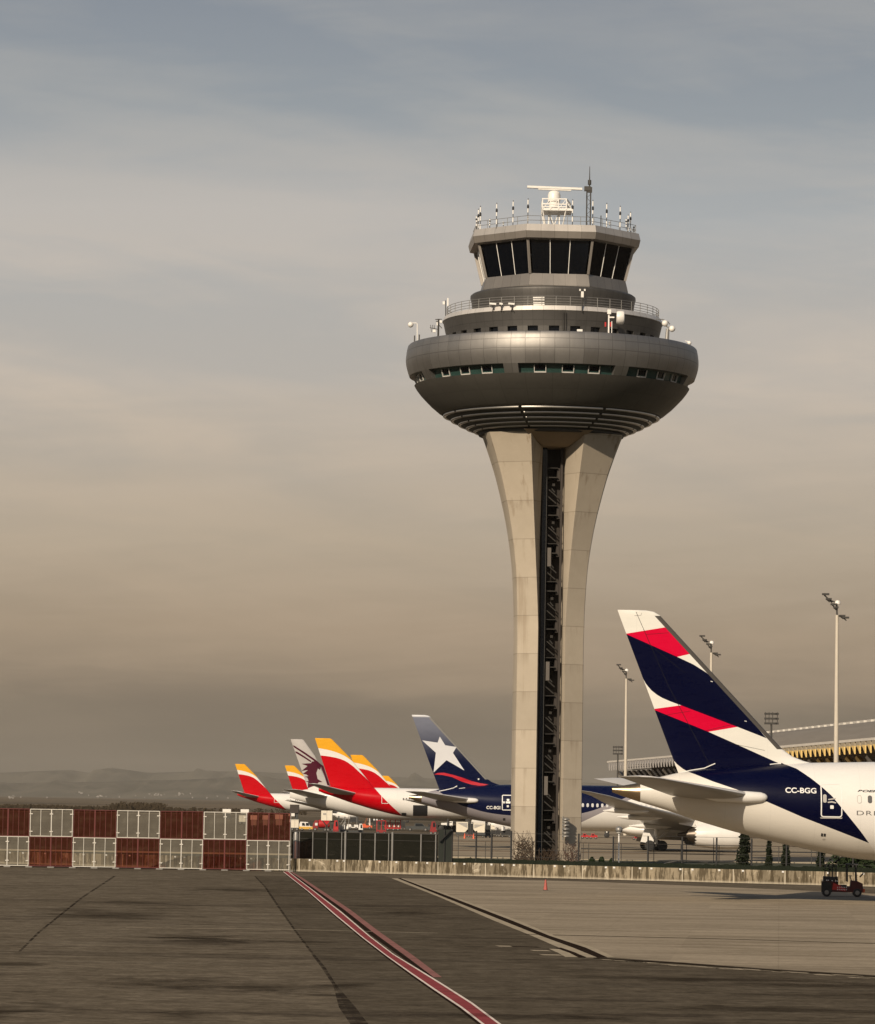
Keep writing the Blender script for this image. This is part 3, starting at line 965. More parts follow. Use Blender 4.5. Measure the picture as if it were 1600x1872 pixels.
# --- whip aerials round the roof
for (u, y0, y1) in ((418, 385, 315), (428, 372, 280), (438, 352, 265), (485, 376, 330), (520, 376, 250), (553, 367, 345), (603, 362, 238), (678, 356, 228), (903, 357, 232), (1005, 352, 235), (1075, 347, 250), (1088, 365, 345), (1143, 357, 265), (1173, 385, 330), (1183, 392, 310), (1195, 394, 295), (1211, 396, 368)):
    px = 720 + u * .3625
    dx = rp(px - 1016)
    rr = rp(151)
    yy = -math.sqrt(max(rr * rr - dx * dx, 0.5))
    if y0 < 353:
        yy = yy * -0.5
    top, bot = P(px, 280 + y1 * .3625, DT + yy), zp - 0.4
    if abs(y0 - y1) < 75:
        bot = P(px, 280 + y0 * .3625, DT + yy).z
    X, Z = top.x - XT, top.z
    Ln = Z - bot
    e = MB().tube([(X, yy, bot), (X, yy, Z)], 0.04, 6).build('whip_aerial', M['dark_steel'], tower)
    hb = min(Ln * 0.75, 2.3)
    for q0, q1 in ((1.0, .78), (.62, .44), (.26, .06)):
        MB().tube([(X, yy, Z - hb * q0), (X, yy, Z - hb * q1)], 0.062, 7).build('aerial_sleeve', M['white_steel'], e)
    MB().tube([(X, yy, Z - hb * 0.43), (X, yy, Z - hb * 0.30)], 0.10, 7).build('aerial_collar', M['black'], e)
X = P(1100.5, 400, DT).x - XT
MB().tube([(X, 2, zp), (X, 2, P(1100, 388, DT).z)], 0.05, 5).build('whip_aerial', M['dark_steel'], tower)

# --- surface radar on the roof
def tp(px, py, dy=0.0):
    p = P(px, py, DT + dy)
    return (p.x - XT, dy, p.z)
cx_ = tp(1013, 380)[0]
radar = thing('surface_radar', 'white rotating radar bar and turret on a latticed platform on the tower roof', 'radar', (XT + cx_, DT, zp - 0.5))
ro = (cx_, 0, zp - 0.5)
zpl = tp(1013, 387)[2]
mb = MB()
w2, d2 = 1.13, 1.5
mb.bb(cx_ - w2, cx_ + w2 + 0.55, -d2, d2, zpl - 0.1, zpl + 0.12)
mb.build('platform', M['white_steel'], radar, org=ro)
mb = MB()
zrail = tp(1013, 368)[2]
cor = [(cx_ - w2, -d2), (cx_ + w2, -d2), (cx_ + w2 + .5, d2), (cx_ - w2, d2)]
for i in range(4):
    a, b = cor[i], cor[(i + 1) % 4]
    for zz in (zrail, (zrail + zpl) / 2, zpl + 0.25):
        mb.bar((*a, zz), (*b, zz), 0.10)
    for s in (0, .33, .66):
        p = (a[0] + (b[0] - a[0]) * s, a[1] + (b[1] - a[1]) * s)
        q = (a[0] + (b[0] - a[0]) * (s + .33), a[1] + (b[1] - a[1]) * (s + .33))
        mb.bar((*p, zpl), (*p, zrail), 0.09)
        mb.bar((*p, zpl), (*q, zrail), 0.055)
mb.build('platform_railing', M['white_steel'], radar, org=ro)
mb = MB()
zl = zp - 0.5
for sx in (-1, 1):
    for sy in (-1, 1):
        mb.bar((cx_ + sx * 0.5, sy * 0.6, zl), (cx_ + sx * 0.5, sy * 0.6, zpl), 0.11)
        mb.bar((cx_ + sx * 0.55, sy * 0.6, zl), (cx_ + sx * (w2 - .05), sy * (d2 - 0.1), zpl - 0.1), 0.09)
    mb.bar((cx_ - 0.5, sx * 0.6, zl), (cx_ + 0.5, sx * 0.6, zpl), 0.07)
    mb.bar((cx_ + 0.5, sx * 0.6, zl), (cx_ - 0.5, sx * 0.6, zpl), 0.07)
    mb.bar((cx_ + sx * 0.5, -0.6, zl), (cx_ + sx * 0.5, 0.6, zpl), 0.07)
mb.build('lattice_leg', M['white_steel'], radar, org=ro)
za, zb_ = tp(1013, 370)[2], tp(1013, 348.5)[2]
hh = zb_ - za
MB().lathe([(0.48, zpl + .1), (0.48, za), (0.60, za + .08), (0.60, za + hh * .62), (0.52, za + hh * .84), (0.33, za + hh * .97), (0.08, zb_)], 28, c=(cx_, 0)).build('turret', M['white_paint'], radar, smooth=35, org=ro)
zba = tp(1013, 343)[2]
ar = R(4)
mb = MB()
mb.tube([(cx_, 0, zb_ - .05), (cx_, 0, zba)], 0.09, 8)
hl = rp(50.5)
pl, pr_ = tp(964, 341.5), tp(1064.5, 345.6)
def bw(s, w, h, dz):
    return (pl[0] + (pr_[0] - pl[0]) * s, 0, pl[2] + (pr_[2] - pl[2]) * s + dz)
mb.bar(bw(0, 0, 0, 0), bw(1, 0, 0, 0), 0.42, 0.20)
mb.bar(bw(.2, 0, 0, -.12), bw(.8, 0, 0, -.12), 0.32, 0.22)
mb.build('antenna_bar', M['white_paint'], radar, org=ro)

# --- lattice mast with a lightning rod
mx = tp(1076, 400, 1.0)[0]
mast = thing('lattice_mast', 'thin dark lattice mast with a lightning rod beside the roof radar', 'mast', (XT + mx, DT + 1.0, zp - .5))
ro = (mx, 1.0, zp - .5)
zt_ = tp(1076, 349, 1)[2]
mb = MB()
for sx, sy in ((-.18, -.18), (.18, -.18), (.18, .18), (-.18, .18)):
    mb.tube([(mx + sx, 1 + sy, zp - .5), (mx + sx, 1 + sy, zt_)], 0.06, 5)
nz = int((zt_ - zp + .5) / 0.4)
for i in range(nz):
    a, b = zp - .5 + i * .4, zp - .1 + i * .4
    s = 1 if i % 2 else -1
    mb.bar((mx - .18 * s, .82, a), (mx + .18 * s, .82, b), 0.035)
    mb.bar((mx - .18, 1 - .18 * s, a), (mx - .18, 1 + .18 * s, b), 0.035)
mb.build('lattice', M['dark_steel'], mast, org=ro)
mb = MB()
z0 = tp(1076, 345, 1)[2]
mb.box((mx - .12, 1, z0), (.62, .5, .42))
mb.box((mx + .1, 1, z0 - .1), (.42, .4, .5))
mb.build('antenna_box', M['dark_steel'], mast, org=ro)
zz1, zz2 = tp(1077, 331, 1)[2], tp(1077, 304, 1)[2]
mb = MB()
mb.tube([(mx + .06, 1, z0), (mx + .06, 1, zz1 - .2), (mx + .06, 1, zz1 + .5), (mx + .06, 1, zz2)], [.07, .07, .05, .03], 6)
mb.tube([(mx + .06, 1, zz1 - .35), (mx + .06, 1, zz1 + .1)], .17, 7)
mb.build('lightning_rod', M['dark_steel'], mast, org=ro)

# --- dishes, aerials and lamps on the decks
def front(px, py, r_px):
    """point on the front of a ring of that radius, at that column"""
    r_ = rp(r_px)
    dx = P(px, py, DT).x - XT
    for _ in range(3):
        dy = -math.sqrt(max(r_ * r_ - dx * dx, 0.01))
        p = P(px, py, DT + dy)
        dx = p.x - XT
    return Vector((dx, dy, p.z))
# big drum dish
b0, b1 = front(1113, 607, 225), front(1113, 571, 225)
a = Vector((b0.x, b0.y, zs(640)))
e = MB().tube([a, (b0.x, b0.y, b1.z)], 0.075, 7).build('dish_mount', M['white_steel'], tower)
mb = MB()
mb.tube([a + Vector((.28, 0, 0)), (b0.x + .28, b0.y, b0.z + 1.0)], 0.04, 6)
mb.bar((b0.x, b0.y, b1.z - .45), (b0.x + .5, b0.y, b1.z - .45), .12)
mb.box((b0.x + .02, b0.y, b1.z + .05), (.34, .34, .42))
mb.build('dish_bracket', M['white_steel'], e)
mb = MB()
cxd, cz = P(1124, 581, DT).x - XT, front(1124, 581, 225).z
prof = [(-.32, .30), (-.30, .55), (-.1, .62), (.24, .62), (.36, .56), (.42, .3), (.44, .02)]
rings = []
for xx, rr in prof:
    rings.append([(cxd + xx, b0.y + rr * math.cos(2 * math.pi * k / 24), cz + rr * math.sin(2 * math.pi * k / 24)) for k in range(24)])
mb.loft(rings)
mb.build('dish_drum', M['white_paint'], e, smooth=40)
mb = MB()
for px, py in ((1107, 593), (1116.5, 593)):
    p = front(px, py, 225)
    mb.box(p, (.14, .14, .42))
mb.build('obstruction_lamp', M['red_paint'], e)
# dish pair on the right rim
b0 = front(1219, 622, 226)
p1 = tp(1221, 601, b0.y)
e = MB().tube([(b0.x, b0.y, zs(640)), (p1[0], b0.y, p1[2])], [.22, .16], 8).build('dish_mount', M['grey_steel'], tower)
def ball(c, r_, n=12):
    return MB().lathe([(r_ * math.sin(math.pi * i / 8) + 1e-4, c[2] - r_ * math.cos(math.pi * i / 8)) for i in range(9)], n, c=(c[0], c[1]))
ball(tp(1229, 601, b0.y), .30).build('dish_drum', M['white_paint'], e, smooth=60)
ball(tp(1216, 591, b0.y), .30).build('dish_drum', M['white_paint'], e, smooth=60)
mb = MB()
mb.bar(tp(1218, 596, b0.y), tp(1229, 602, b0.y), .12)
mb.tube([tp(1199, 583, b0.y), tp(1212, 584, b0.y), tp(1221, 588, b0.y), tp(1225, 593, b0.y)], .05, 5)
mb.build('dish_bracket', M['grey_steel'], e)
# hooked lamp on the left
b0 = front(763, 628, 256)
mb = MB()
p = [tp(763, 628, b0.y), tp(763, 592, b0.y), tp(761, 590.5, b0.y), tp(752, 590.5, b0.y)]
e = mb.tube(p, .05, 6).build('lamp_arm', M['white_steel'], tower)
ball(tp(751, 593.5, b0.y), .27).build('lamp_globe', M['white_paint'], e, smooth=60)
mb = MB()
mb.bb(b0.x - .32, b0.x - .2, b0.y - .1, b0.y + .1, b0.z - .1, b0.z + .75)
mb.bb(b0.x + .12, b0.x + .24, b0.y - .1, b0.y + .1, b0.z - .1, b0.z + .85)
mb.build('lamp_gear', M['dark_steel'], e)
# yagi cluster
b0 = front(801, 619, 248)
mb = MB()
mb.tube([(b0.x, b0.y, b0.z - .4), tp(802, 583, b0.y)], .10, 6)
e = mb.build('aerial_pole', M['dark_steel'], tower)
mb = MB()
mb.bar(tp(786, 599, b0.y), tp(801, 602, b0.y), .06)
for q in (788, 791.5, 794.5):
    mb.bar(tp(q - .8, 594, b0.y), tp(q + 1.2, 607, b0.y), .05)
mb.bar(tp(796, 584, b0.y), tp(808, 583.5, b0.y), .07)
mb.bar(tp(797, 587, b0.y), tp(806, 590, b0.y), .07)
mb.bar(tp(800, 591, b0.y), tp(808, 600, b0.y), .07)
mb.build('yagi_aerial', M['dark_steel'], e)
mb = MB()
mb.box(tp(794, 605, b0.y), (.25, .2, .25)); mb.box(tp(806, 588, b0.y), (.22, .2, .22)); mb.box(tp(799.5, 592, b0.y), (.12, .12, .3))
mb.build('aerial_box', M['white_steel'], e)
# terrace left aerial pair
b0 = front(815, 572, 199)
mb = MB()
mb.tube([(b0.x, b0.y, b0.z - .3), tp(815, 549, b0.y)], .05, 6)
e = mb.build('aerial_pole', M['dark_steel'], tower)
mb = MB()
mb.bb(*(lambda q: (q[0] - .06, q[0] + .06, q[1] - .06, q[1] + .06, q[2] - .75, q[2]))(tp(819, 545, b0.y)))
mb.bb(*(lambda q: (q[0] - .1, q[0] + .1, q[1] - .1, q[1] + .1, q[2] - .3, q[2]))(tp(811.5, 551, b0.y)))
mb.build('aerial_box', M['white_steel'], e)
# three floodlights and a camera post on the terrace rim
for px, wdt in ((901, 12), (916, 6), (935, 11)):
    b0 = front(px, 562, 203)
    e = MB().bar((b0.x - rp(wdt) / 2, b0.y - .12, b0.z + .34), (b0.x + rp(wdt) / 2, b0.y - .12, b0.z + .30), .22, .16).build('floodlight', M['white_steel'], tower)
    mb = MB()
    mb.bar((b0.x, b0.y, b0.z - .35), (b0.x + .12, b0.y - .12, b0.z + .25), .09)
    mb.bar((b0.x + .3, b0.y, b0.z - .5), (b0.x - .1, b0.y - .12, b0.z + .25), .07)
    mb.build('floodlight_bracket', M['dark_steel'], e)
b0 = front(1064.5, 562, 204)
e = MB().tube([(b0.x, b0.y, b0.z - .4), (b0.x, b0.y, b0.z + 1.1)], .06, 6).build('camera_post', M['dark_steel'], tower)
q = front(1064.5, 536, 204)
mb = MB()
mb.box((b0.x, b0.y, b0.z + 1.2), (.24, .22, .55))
mb.box((b0.x - .22, b0.y, b0.z + 1.62), (.14, .14, .18)); mb.box((b0.x + .22, b0.y, b0.z + 1.62), (.14, .14, .18))
mb.build('camera', M['white_paint'], e)
MB().box(front(1060, 607, 250) + Vector((0, 0, .12)), (.5, .3, .24)).build('deck_lamp', M['white_paint'], tower)
b0 = front(1260, 632, 258)
e = MB().bar(tp(1253, 623, b0.y), tp(1261, 625, b0.y), .06).build('lamp_arm', M['white_steel'], tower)
ball(tp(1260.5, 627, b0.y), .2).build('lamp_globe', M['white_paint'], e, smooth=60)
# ladder down from the terrace
b0 = front(1031, 568, 204)
b1 = front(1031, 606, 196)
mb = MB()
mb.bar(b0 + Vector((-.1, -.12, 0)), b1 + Vector((-.1, -.12, 0)), .06); mb.bar(b0 + Vector((.1, -.12, 0)), b1 + Vector((.1, -.12, 0)), .06)
mb.build('ladder', M['dark_steel'], tower)

# stack of sirens low on the right leg
zq = [1497, 1502, 1508, 1515, 1522, 1528]
mb = MB()
yfr = -rp(64) * 0.93 - 0.35
pz = P(1035, 1500, DT + yfr)
xq = pz.x - XT
mb.tube([(xq - .28, yfr, P(0, 1535, DT + yfr).z if False else zf(1535, -yfr)), (xq - .28, yfr, zf(1492, -yfr))], .07, 6)
for i, q in enumerate(zq):
    z_ = zf(q, -yfr)
    mb.lathe([(.12, z_ + .14), (.34, z_ + .02), (.35, z_ - .06), (.12, z_ - .10)], 14, c=(xq, yfr))
mb.bar((xq - .28, yfr, zf(1515, -yfr)), (xq - .28, yfr + .9, zf(1515, -yfr)), .1)
mb.build('siren_stack', M['grey_steel'], tower, smooth=40)

# --- bare creeper climbing the foot of both shells
M['twig'] = mat('bare_twigs', (0.055, 0.034, 0.019), 0.9, var=0.3)
M['twig2'] = mat('reddish_twigs', (0.07, 0.034, 0.022), 0.9, var=0.3)
def creeper(px0, px1, ytop, n, m, seed, label, maxd=0.9):
    r_ = random.Random(seed)
    yw = DT - rp(64) * 0.93 - 0.05
    base = P((px0 + px1) / 2, 1575, yw)
    root = thing('bare_creeper', label, 'climbing plant', (base.x, yw, 0))
    mb = MB()
    xl, xr = P(px0, 1560, yw).x - base.x, P(px1, 1560, yw).x - base.x
    zt = P(px0, ytop, yw).z
    for i in range(n):
        x_ = r_.uniform(xl, xr) * 0.9
        z_ = 0.0 if r_.random() < .55 else r_.uniform(0.2, zt * .6)
        pts = [(x_, r_.uniform(-.25, -.02), z_)]
        ang = r_.gauss(0, .5)
        for k in range(r_.randint(4, 9)):
            ang += r_.gauss(0, .55)
            ang = max(-1.3, min(1.3, ang))
            st = r_.uniform(.18, .45)
            x_ += math.sin(ang) * st
            z_ += abs(math.cos(ang)) * st
            if not (xl < x_ < xr) or z_ > zt:
                break
            pts.append((x_, r_.uniform(-.16, 0.0) - .0, z_))
        if len(pts) > 2:
            mb.tube(pts, [max(.010, .024 - .002 * q) for q in range(len(pts))], 4)
    mb.build('stems', m, root)
creeper(936, 978, 1516, 120, M['twig'], 5, 'bare brown creeper climbing the foot of the left concrete leg of the tower')
creeper(1029, 1062, 1534, 50, M['twig2'], 6, 'sparse reddish creeper at the foot of the right concrete leg of the tower')
creeper(979, 1028, 1550, 50, M['twig'], 8, 'dark tangle of bare stems in the slot between the two legs of the tower')
# ------------------------------------------------------------------ aircraft
def interp(pts, x):
    if x <= pts[0][0]:
        return pts[0][1:]
    for a, b in zip(pts[:-1], pts[1:]):
        if x <= b[0]:
            s = (x - a[0]) / (b[0] - a[0])
            return tuple(p + (q - p) * s for p, q in zip(a[1:], b[1:]))
    return pts[-1][1:]
def smooth_interp(pts, x):
    """monotone cubic through rows (x, a, b, c...)"""
    if x <= pts[0][0]:
        return pts[0][1:]
    if x >= pts[-1][0]:
        return pts[-1][1:]
    for i in range(len(pts) - 1):
        if x <= pts[i + 1][0]:
            break
    out = []
    for k in range(1, len(pts[0])):
        def sl(j):
            return (pts[j + 1][k] - pts[j][k]) / (pts[j + 1][0] - pts[j][0])
        def tan(j):
            if j == 0: return sl(0)
            if j == len(pts) - 1: return sl(j - 1)
            a, b = sl(j - 1), sl(j)
            return 0 if a * b <= 0 else 2 * a * b / (a + b)
        h = pts[i + 1][0] - pts[i][0]
        s = (x - pts[i][0]) / h
        p0, p1, m0, m1 = pts[i][k], pts[i + 1][k], tan(i) * h, tan(i + 1) * h
        out.append((2 * s ** 3 - 3 * s * s + 1) * p0 + (s ** 3 - 2 * s * s + s) * m0 + (-2 * s ** 3 + 3 * s * s) * p1 + (s ** 3 - s * s) * m1)
    return tuple(out)

NFUS = 64
class Airliner:
    """local axes: X towards the nose from the tail tip, Y away from the camera (port), Z up from the ground"""
    def __init__(s, label, tailpx, D, st, fin, group='airliners parked tail-out at the stands'):
        s.D = D
        s.X0 = P(*tailpx, D).x
        s.root = thing('airliner', label, 'airplane', (s.X0, D, 0), 0, group)
        s.st = st
        s.fin = fin
    def loc(s, px, py, dy=0.0):
        p = P(px, py, s.D + dy)
        return (p.x - s.X0, p.z)
    def locs(s, pts, dy=0.0):
        return [s.loc(a, b, dy) for a, b in pts]
    # ---- surfaces
    def ring(s, x):
        zt, zb, hw = smooth_interp(s.st, x)
        return zt, zb, hw
    def fus_y(s, x, z):
        zt, zb, hw = s.ring(x)
        zc, hh = (zt + zb) / 2, (zt - zb) / 2
        q = max(0.0, 1 - ((z - zc) / hh) ** 2)
        return hw * math.sqrt(q)
    def fin_row(s, z):
        return interp(s.fin, z)
    def fin_y(s, x, z):
        xl, xt, tk = s.fin_row(z)
        c = max(xl - xt, 1e-3)
        u = min(1, max(0.0, (xl - x) / c))
        return Airliner.naca(u) * tk
    @staticmethod
    def naca(u):
        return max(0.0, 5 * (0.2969 * math.sqrt(u) - 0.1260 * u - 0.3516 * u * u + 0.2843 * u ** 3 - 0.1030 * u ** 4))
    def body(s, m):
        xs, x = [], 0.0
        L = s.st[-1][0]
        while x < L:
            xs.append(x)
            x += 0.22 if (x < 1.5 or x > L - 3) else 0.55
        xs.append(L)
        rings = []
        for x in xs:
            zt, zb, hw = s.ring(x)
            zc, hh = (zt + zb) / 2, (zt - zb) / 2
            rings.append([(x, -hw * math.cos(2 * math.pi * k / NFUS), zc + hh * math.sin(2 * math.pi * k / NFUS)) for k in range(NFUS)])
        return MB().loft(rings).build('fuselage', m, s.root, smooth=50)
    def airfoil(s, rows, m, name, nchord=22, parent=None):
        """rows: (centre point p_LE, p_TE, thickness, thickness direction)"""
        us = [0.5 * (1 - math.cos(math.pi * i / nchord)) for i in range(nchord + 1)]
        rings = []
        for le, te, tk, nd in rows:
            le, te, nd = Vector(le), Vector(te), Vector(nd)
            a = [le.lerp(te, u) + nd * (Airliner.naca(u) * tk + 0.004) for u in us]
            b = [le.lerp(te, u) - nd * (Airliner.naca(u) * tk + 0.004) for u in reversed(us[1:-1])]
            rings.append(a + b)
        return MB().loft(rings).build(name, m, parent or s.root, smooth=40)
    def make_fin(s, m):
        rows = [((xl, 0, z), (xt, 0, z), tk, (0, 1, 0)) for z, xl, xt, tk in s.fin]
        return s.airfoil(rows, m, 'tail_fin', 24)
    def make_stab(s, m, le_r, te_r, z_r, le_t, te_t, z_t, y_r, y_t, tk=(0.62, 0.2), m2=None):
        for sd in (-1, 1):
            rows = []
            for f in (0, 0.1, 0.35, 0.65, 0.93, 0.98, 1.0):
                cx = 0.0 if f < 0.94 else (0.25 if f < .99 else 0.9)
                xl, xt = le_r + (le_t - le_r) * f - cx * 0.8, te_r + (te_t - te_r) * f
                y, z = sd * (y_r + (y_t - y_r) * f), z_r + (z_t - z_r) * f
                rows.append(((xl, y, z), (xt, y, z), (tk[0] + (tk[1] - tk[0]) * f) * (1 if f < 1 else .3), (0, 0, 1)))
            o = s.airfoil(rows, m, 'horizontal_stabilizer', 18)
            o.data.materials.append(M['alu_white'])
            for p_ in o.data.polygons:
                if p_.normal.z > 0.1:  # white upper faces, darker lower ones: underside shade set by colour
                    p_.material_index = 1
            if m2:
                # polished nose of the root fairing
                x0 = le_r
                mb = MB()
                pr = [(x0 + 0.36, 0.03), (x0 + 0.32, 0.13), (x0 + .2, .22), (x0 - .05, .30), (x0 - .9, .35), (x0 - 2.6, .30), (x0 - 3.4, .1)]
                mb.lathex([(a, b) for a, b in pr], 16, (sd * (s.fus_y(x0 - .6, z_r) + 0.14), z_r - 0.03))
                mb.build('stabilizer_root_fairing', m2, s.root, smooth=50)
    def make_wing(s, m, rows_half):
        """rows_half: (y, xLE, xTE, z, thickness)"""
        for sd in (-1, 1):
            s.airfoil([((a, sd * y, z), (b, sd * y, z), tk, (0, 0, 1)) for y, a, b, z, tk in rows_half], m, 'wing', 18)
    # ---- applied marks
    def decal(s, name, polys, m, surf, eps=0.012, side=-1, parent=None, cell=0.45):
        bm = bmesh.new()
        for poly in polys:
            outer = poly[0] if isinstance(poly[0][0], (tuple, list)) else poly
            loops = poly if isinstance(poly[0][0], (tuple, list)) else [poly]
            pts = [p for l in loops for p in l]
            tris = tessellate_polygon([[Vector((p[0], p[1], 0)) for p in l] for l in loops])
            vs = [bm.verts.new((p[0], 0, p[1])) for p in pts]
            for t_ in tris:
                try:
                    bm.faces.new([vs[i] for i in t_])
                except ValueError:
                    pass
        xs = [v.co.x for v in bm.verts]
        zs_ = [v.co.z for v in bm.verts]
        for ax, lo_, hi in ((0, min(xs), max(xs)), (2, min(zs_), max(zs_))):
            q = math.floor(lo_ / cell) * cell + cell
            while q < hi:
                c0, n0 = [0, 0, 0], [0, 0, 0]
                c0[ax], n0[ax] = q, 1
                bmesh.ops.bisect_plane(bm, geom=bm.verts[:] + bm.edges[:] + bm.faces[:], plane_co=c0, plane_no=n0, dist=1e-5)
                q += cell
        for v in bm.verts:
            v.co.y = side * (surf(v.co.x, v.co.z) + eps)
        bmesh.ops.recalc_face_normals(bm, faces=bm.faces)
        for f in bm.faces:
            if f.normal.y * side < 0:
                f.normal_flip()
        me = bpy.data.meshes.new(name)
        bm.to_mesh(me)
        bm.free()
        me.materials.append(m)
        o = bpy.data.objects.new(name, me)
        col.objects.link(o)
        o.parent = parent or s.root
        return o
    def text(s, name, body, x, z, h, m, width=None, bold=0.0, shear=0.0, space=1.0, side=-1, eps=0.012, slope=0.0):
        cu = bpy.data.curves.new(name, 'FONT')
        cu.body = body
        cu.size = 1.0
        cu.offset = bold
        cu.shear = shear
        cu.space_character = space
        cu.align_x = 'LEFT'
        tmp = bpy.data.objects.new(name + '_tmp', cu)
        col.objects.link(tmp)
        dg = bpy.context.evaluated_depsgraph_get()
        me = bpy.data.meshes.new_from_object(tmp.evaluated_get(dg))
        bpy.data.objects.remove(tmp)
        bpy.data.curves.remove(cu)
        vx = [v.co.x for v in me.vertices]
        vy = [v.co.y for v in me.vertices]
        kx, kz = (width / (max(vx) - min(vx))) if width else h / 0.69, h / (max(vy) - min(vy))
        x0, y0 = min(vx), min(vy)
        for v in me.vertices:
            xx, zz = x + (v.co.x - x0) * kx, z + (v.co.y - y0) * kz
            zz += slope * (xx - x)
            v.co = (xx, side * (s.fus_y(xx, zz) + eps), zz)
        me.materials.clear()
        me.materials.append(m)
        o = bpy.data.objects.new(name, me)
        col.objects.link(o)
        o.parent = s.root
        return o

def rrect(x0, x1, z0, z1, r, n=5):
    p = []
    for cx, cz, a0 in ((x1 - r, z1 - r, 0), (x0 + r, z1 - r, 90), (x0 + r, z0 + r, 180), (x1 - r, z0 + r, 270)):
        for i in range(n + 1):
            a = R(a0 + 90 * i / n)
            p.append((cx + r * math.cos(a), cz + r * math.sin(a)))
    return p
def outline(x0, x1, z0, z1, r, wdt):
    """rounded frame, cut in two halves so that each half is a plain polygon"""
    o, i = rrect(x0, x1, z0, z1, r), rrect(x0 + wdt, x1 - wdt, z0 + wdt, z1 - wdt, max(r - wdt, 0.02))
    n = len(o)
    h = n // 2
    return [o[:h + 1] + list(reversed(i[:h + 1])), o[h:] + [o[0]] + [i[0]] + list(reversed(i[h:]))]
def ribbon(pts, wd):
    A, B = [], []
    for i, p in enumerate(pts):
        a, b = Vector(pts[max(i - 1, 0)]), Vector(pts[min(i + 1, len(pts) - 1)])
        t_ = (b - a).normalized()
        n_ = Vector((-t_.y, t_.x)) * (wd / 2)
        A.append((p[0] + n_.x, p[1] + n_.y))
        B.append((p[0] - n_.x, p[1] - n_.y))
    return A + list(reversed(B))

WHITE = (0.66, 0.635, 0.59)
BELLY = (0.60, 0.565, 0.50)
NAVY = (0.0010, 0.0017, 0.0155)
CRIM = (0.54, 0.0015, 0.030)

def paint_out(t, c, x, z, rough=0.28):
    """finish a livery: faint frame joints, dirt, gloss"""
    v = t.coord()
    j = t.lt(t.m('ABSOLUTE', t.sub(t.m('FRACT', t.m('DIVIDE', x, 2.6)), 0.5)), 0.004)
    n = t.noise(t.scale(v, (0.5, 0.5, 1.6)), 1.0, 6, 0.62)
    k = t.m('MULTIPLY_ADD', n, 0.16, t.m('MULTIPLY_ADD', j, -0.10, 0.91))
    c = t.mix(1.0, c, t.comb(k, k, k), 'MULTIPLY')
    return t.out(c, t.m('MULTIPLY_ADD', n, 0.16, rough - 0.08), 0, None, 0.10, 0.01)
def below(t, z, x, pts, vec=True):
    return t.lt(z, t.curve(x, pts, vec))
def above(t, z, x, pts, vec=True):
    return t.gt(z, t.curve(x, pts, vec))

M['alu_white'] = mat('aircraft_white', WHITE, 0.3, var=0.08, scale=0.6, coat=0.2)
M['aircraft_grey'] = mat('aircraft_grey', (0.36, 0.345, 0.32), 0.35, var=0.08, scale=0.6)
M['apu_metal'] = mat('exhaust_metal', (0.32, 0.235, 0.14), 0.30, 0.9, var=0.2)
M['exhaust_dark'] = mat('burnt_exhaust', (0.09, 0.075, 0.06), 0.4, 0.8, var=0.3)
M['mark_white'] = mat('white_mark', (0.66, 0.645, 0.61), 0.35, var=0.03)
M['mark_grey'] = mat('grey_mark', (0.34, 0.32, 0.29), 0.4, var=0.05)
M['mark_dark'] = mat('dark_mark', (0.02, 0.02, 0.022), 0.4)
M['cabin_window'] = mat('cabin_window_glass', (0.10, 0.095, 0.09), 0.15)
M['window_shade'] = mat('window_shade', (0.50, 0.49, 0.48), 0.3)

# ================================================= 787-type geometry, measured on the near aircraft
DN = F / 31.0
near = Airliner('large blue, red and white airliner tail filling the right edge beside the concrete stand', (1120, 1443), DN, None, None)
def L(px, py): return near.loc(px, py)
def zt787():
    top = [(1119.5, 1439), (1135, 1437), (1165, 1432), (1200, 1422), (1240, 1413), (1300, 1404), (1380, 1398), (1480, 1394.5), (1600, 1393)]
    bot = [(1119.5, 1448), (1135, 1454), (1168, 1465.5), (1212, 1479), (1270, 1499), (1330, 1517), (1390, 1533), (1440, 1545), (1495, 1557), (1565, 1570), (1640, 1577)]
    T, B = near.locs(top), near.locs(bot)
    xs = sorted(set([round(p[0], 2) for p in T] + [round(p[0], 2) for p in B]))
    rows = []
    for x in xs:
        a, b = interp(T, x)[0], interp(B, x)[0]
        rows.append((x, a, b, min(2.885, (a - b) * 0.5 * 0.97)))
    rows = [(0.0, *rows[0][1:])] + [r_ for r_ in rows if r_[0] > 0.05]
    zt_, zb_ = rows[-1][1], rows[-1][2]
    rows += [(22, zt_, zb_, 2.885), (50, zt_, zb_, 2.885), (54.5, zt_, zb_, 2.885), (57.5, zt_ - .35, zb_ + .08, 2.72), (60, zt_ - 1.25, zb_ + .45, 2.2), (61.7, zt_ - 2.3, zb_ + 1.15, 1.4), (62.5, zt_ - 3.0, zb_ + 1.75, .75), (62.8, zt_ - 3.5, zb_ + 2.2, .1)]
    return rows
ST787 = zt787()
def fin787():
    te0, te1 = L(1129, 1115), L(1241, 1414)
    def te(z): return te0[0] + (te1[0] - te0[0]) * (te0[1] - z) / (te0[1] - te1[1])
    le = [(1180, 1115.6), (1196, 1118.5), (1207, 1125), (1216, 1135), (1432, 1370), (1450, 1383), (1470, 1391), (1500, 1399), (1530, 1420)]
    rows = []
    for px, py in reversed(le):
        x, z = L(px, py)
        c = x - te(z)
        tk = min(0.105 * c, 0.90) if py > 1116 else 0.03
        rows.append((z, x, te(z), tk * (0.75 if py > 1380 else 1)))
    return rows
FIN787 = fin787()
near.st, near.fin = ST787, FIN787
near.root.rotation_euler = (0, 0, R(1.5))

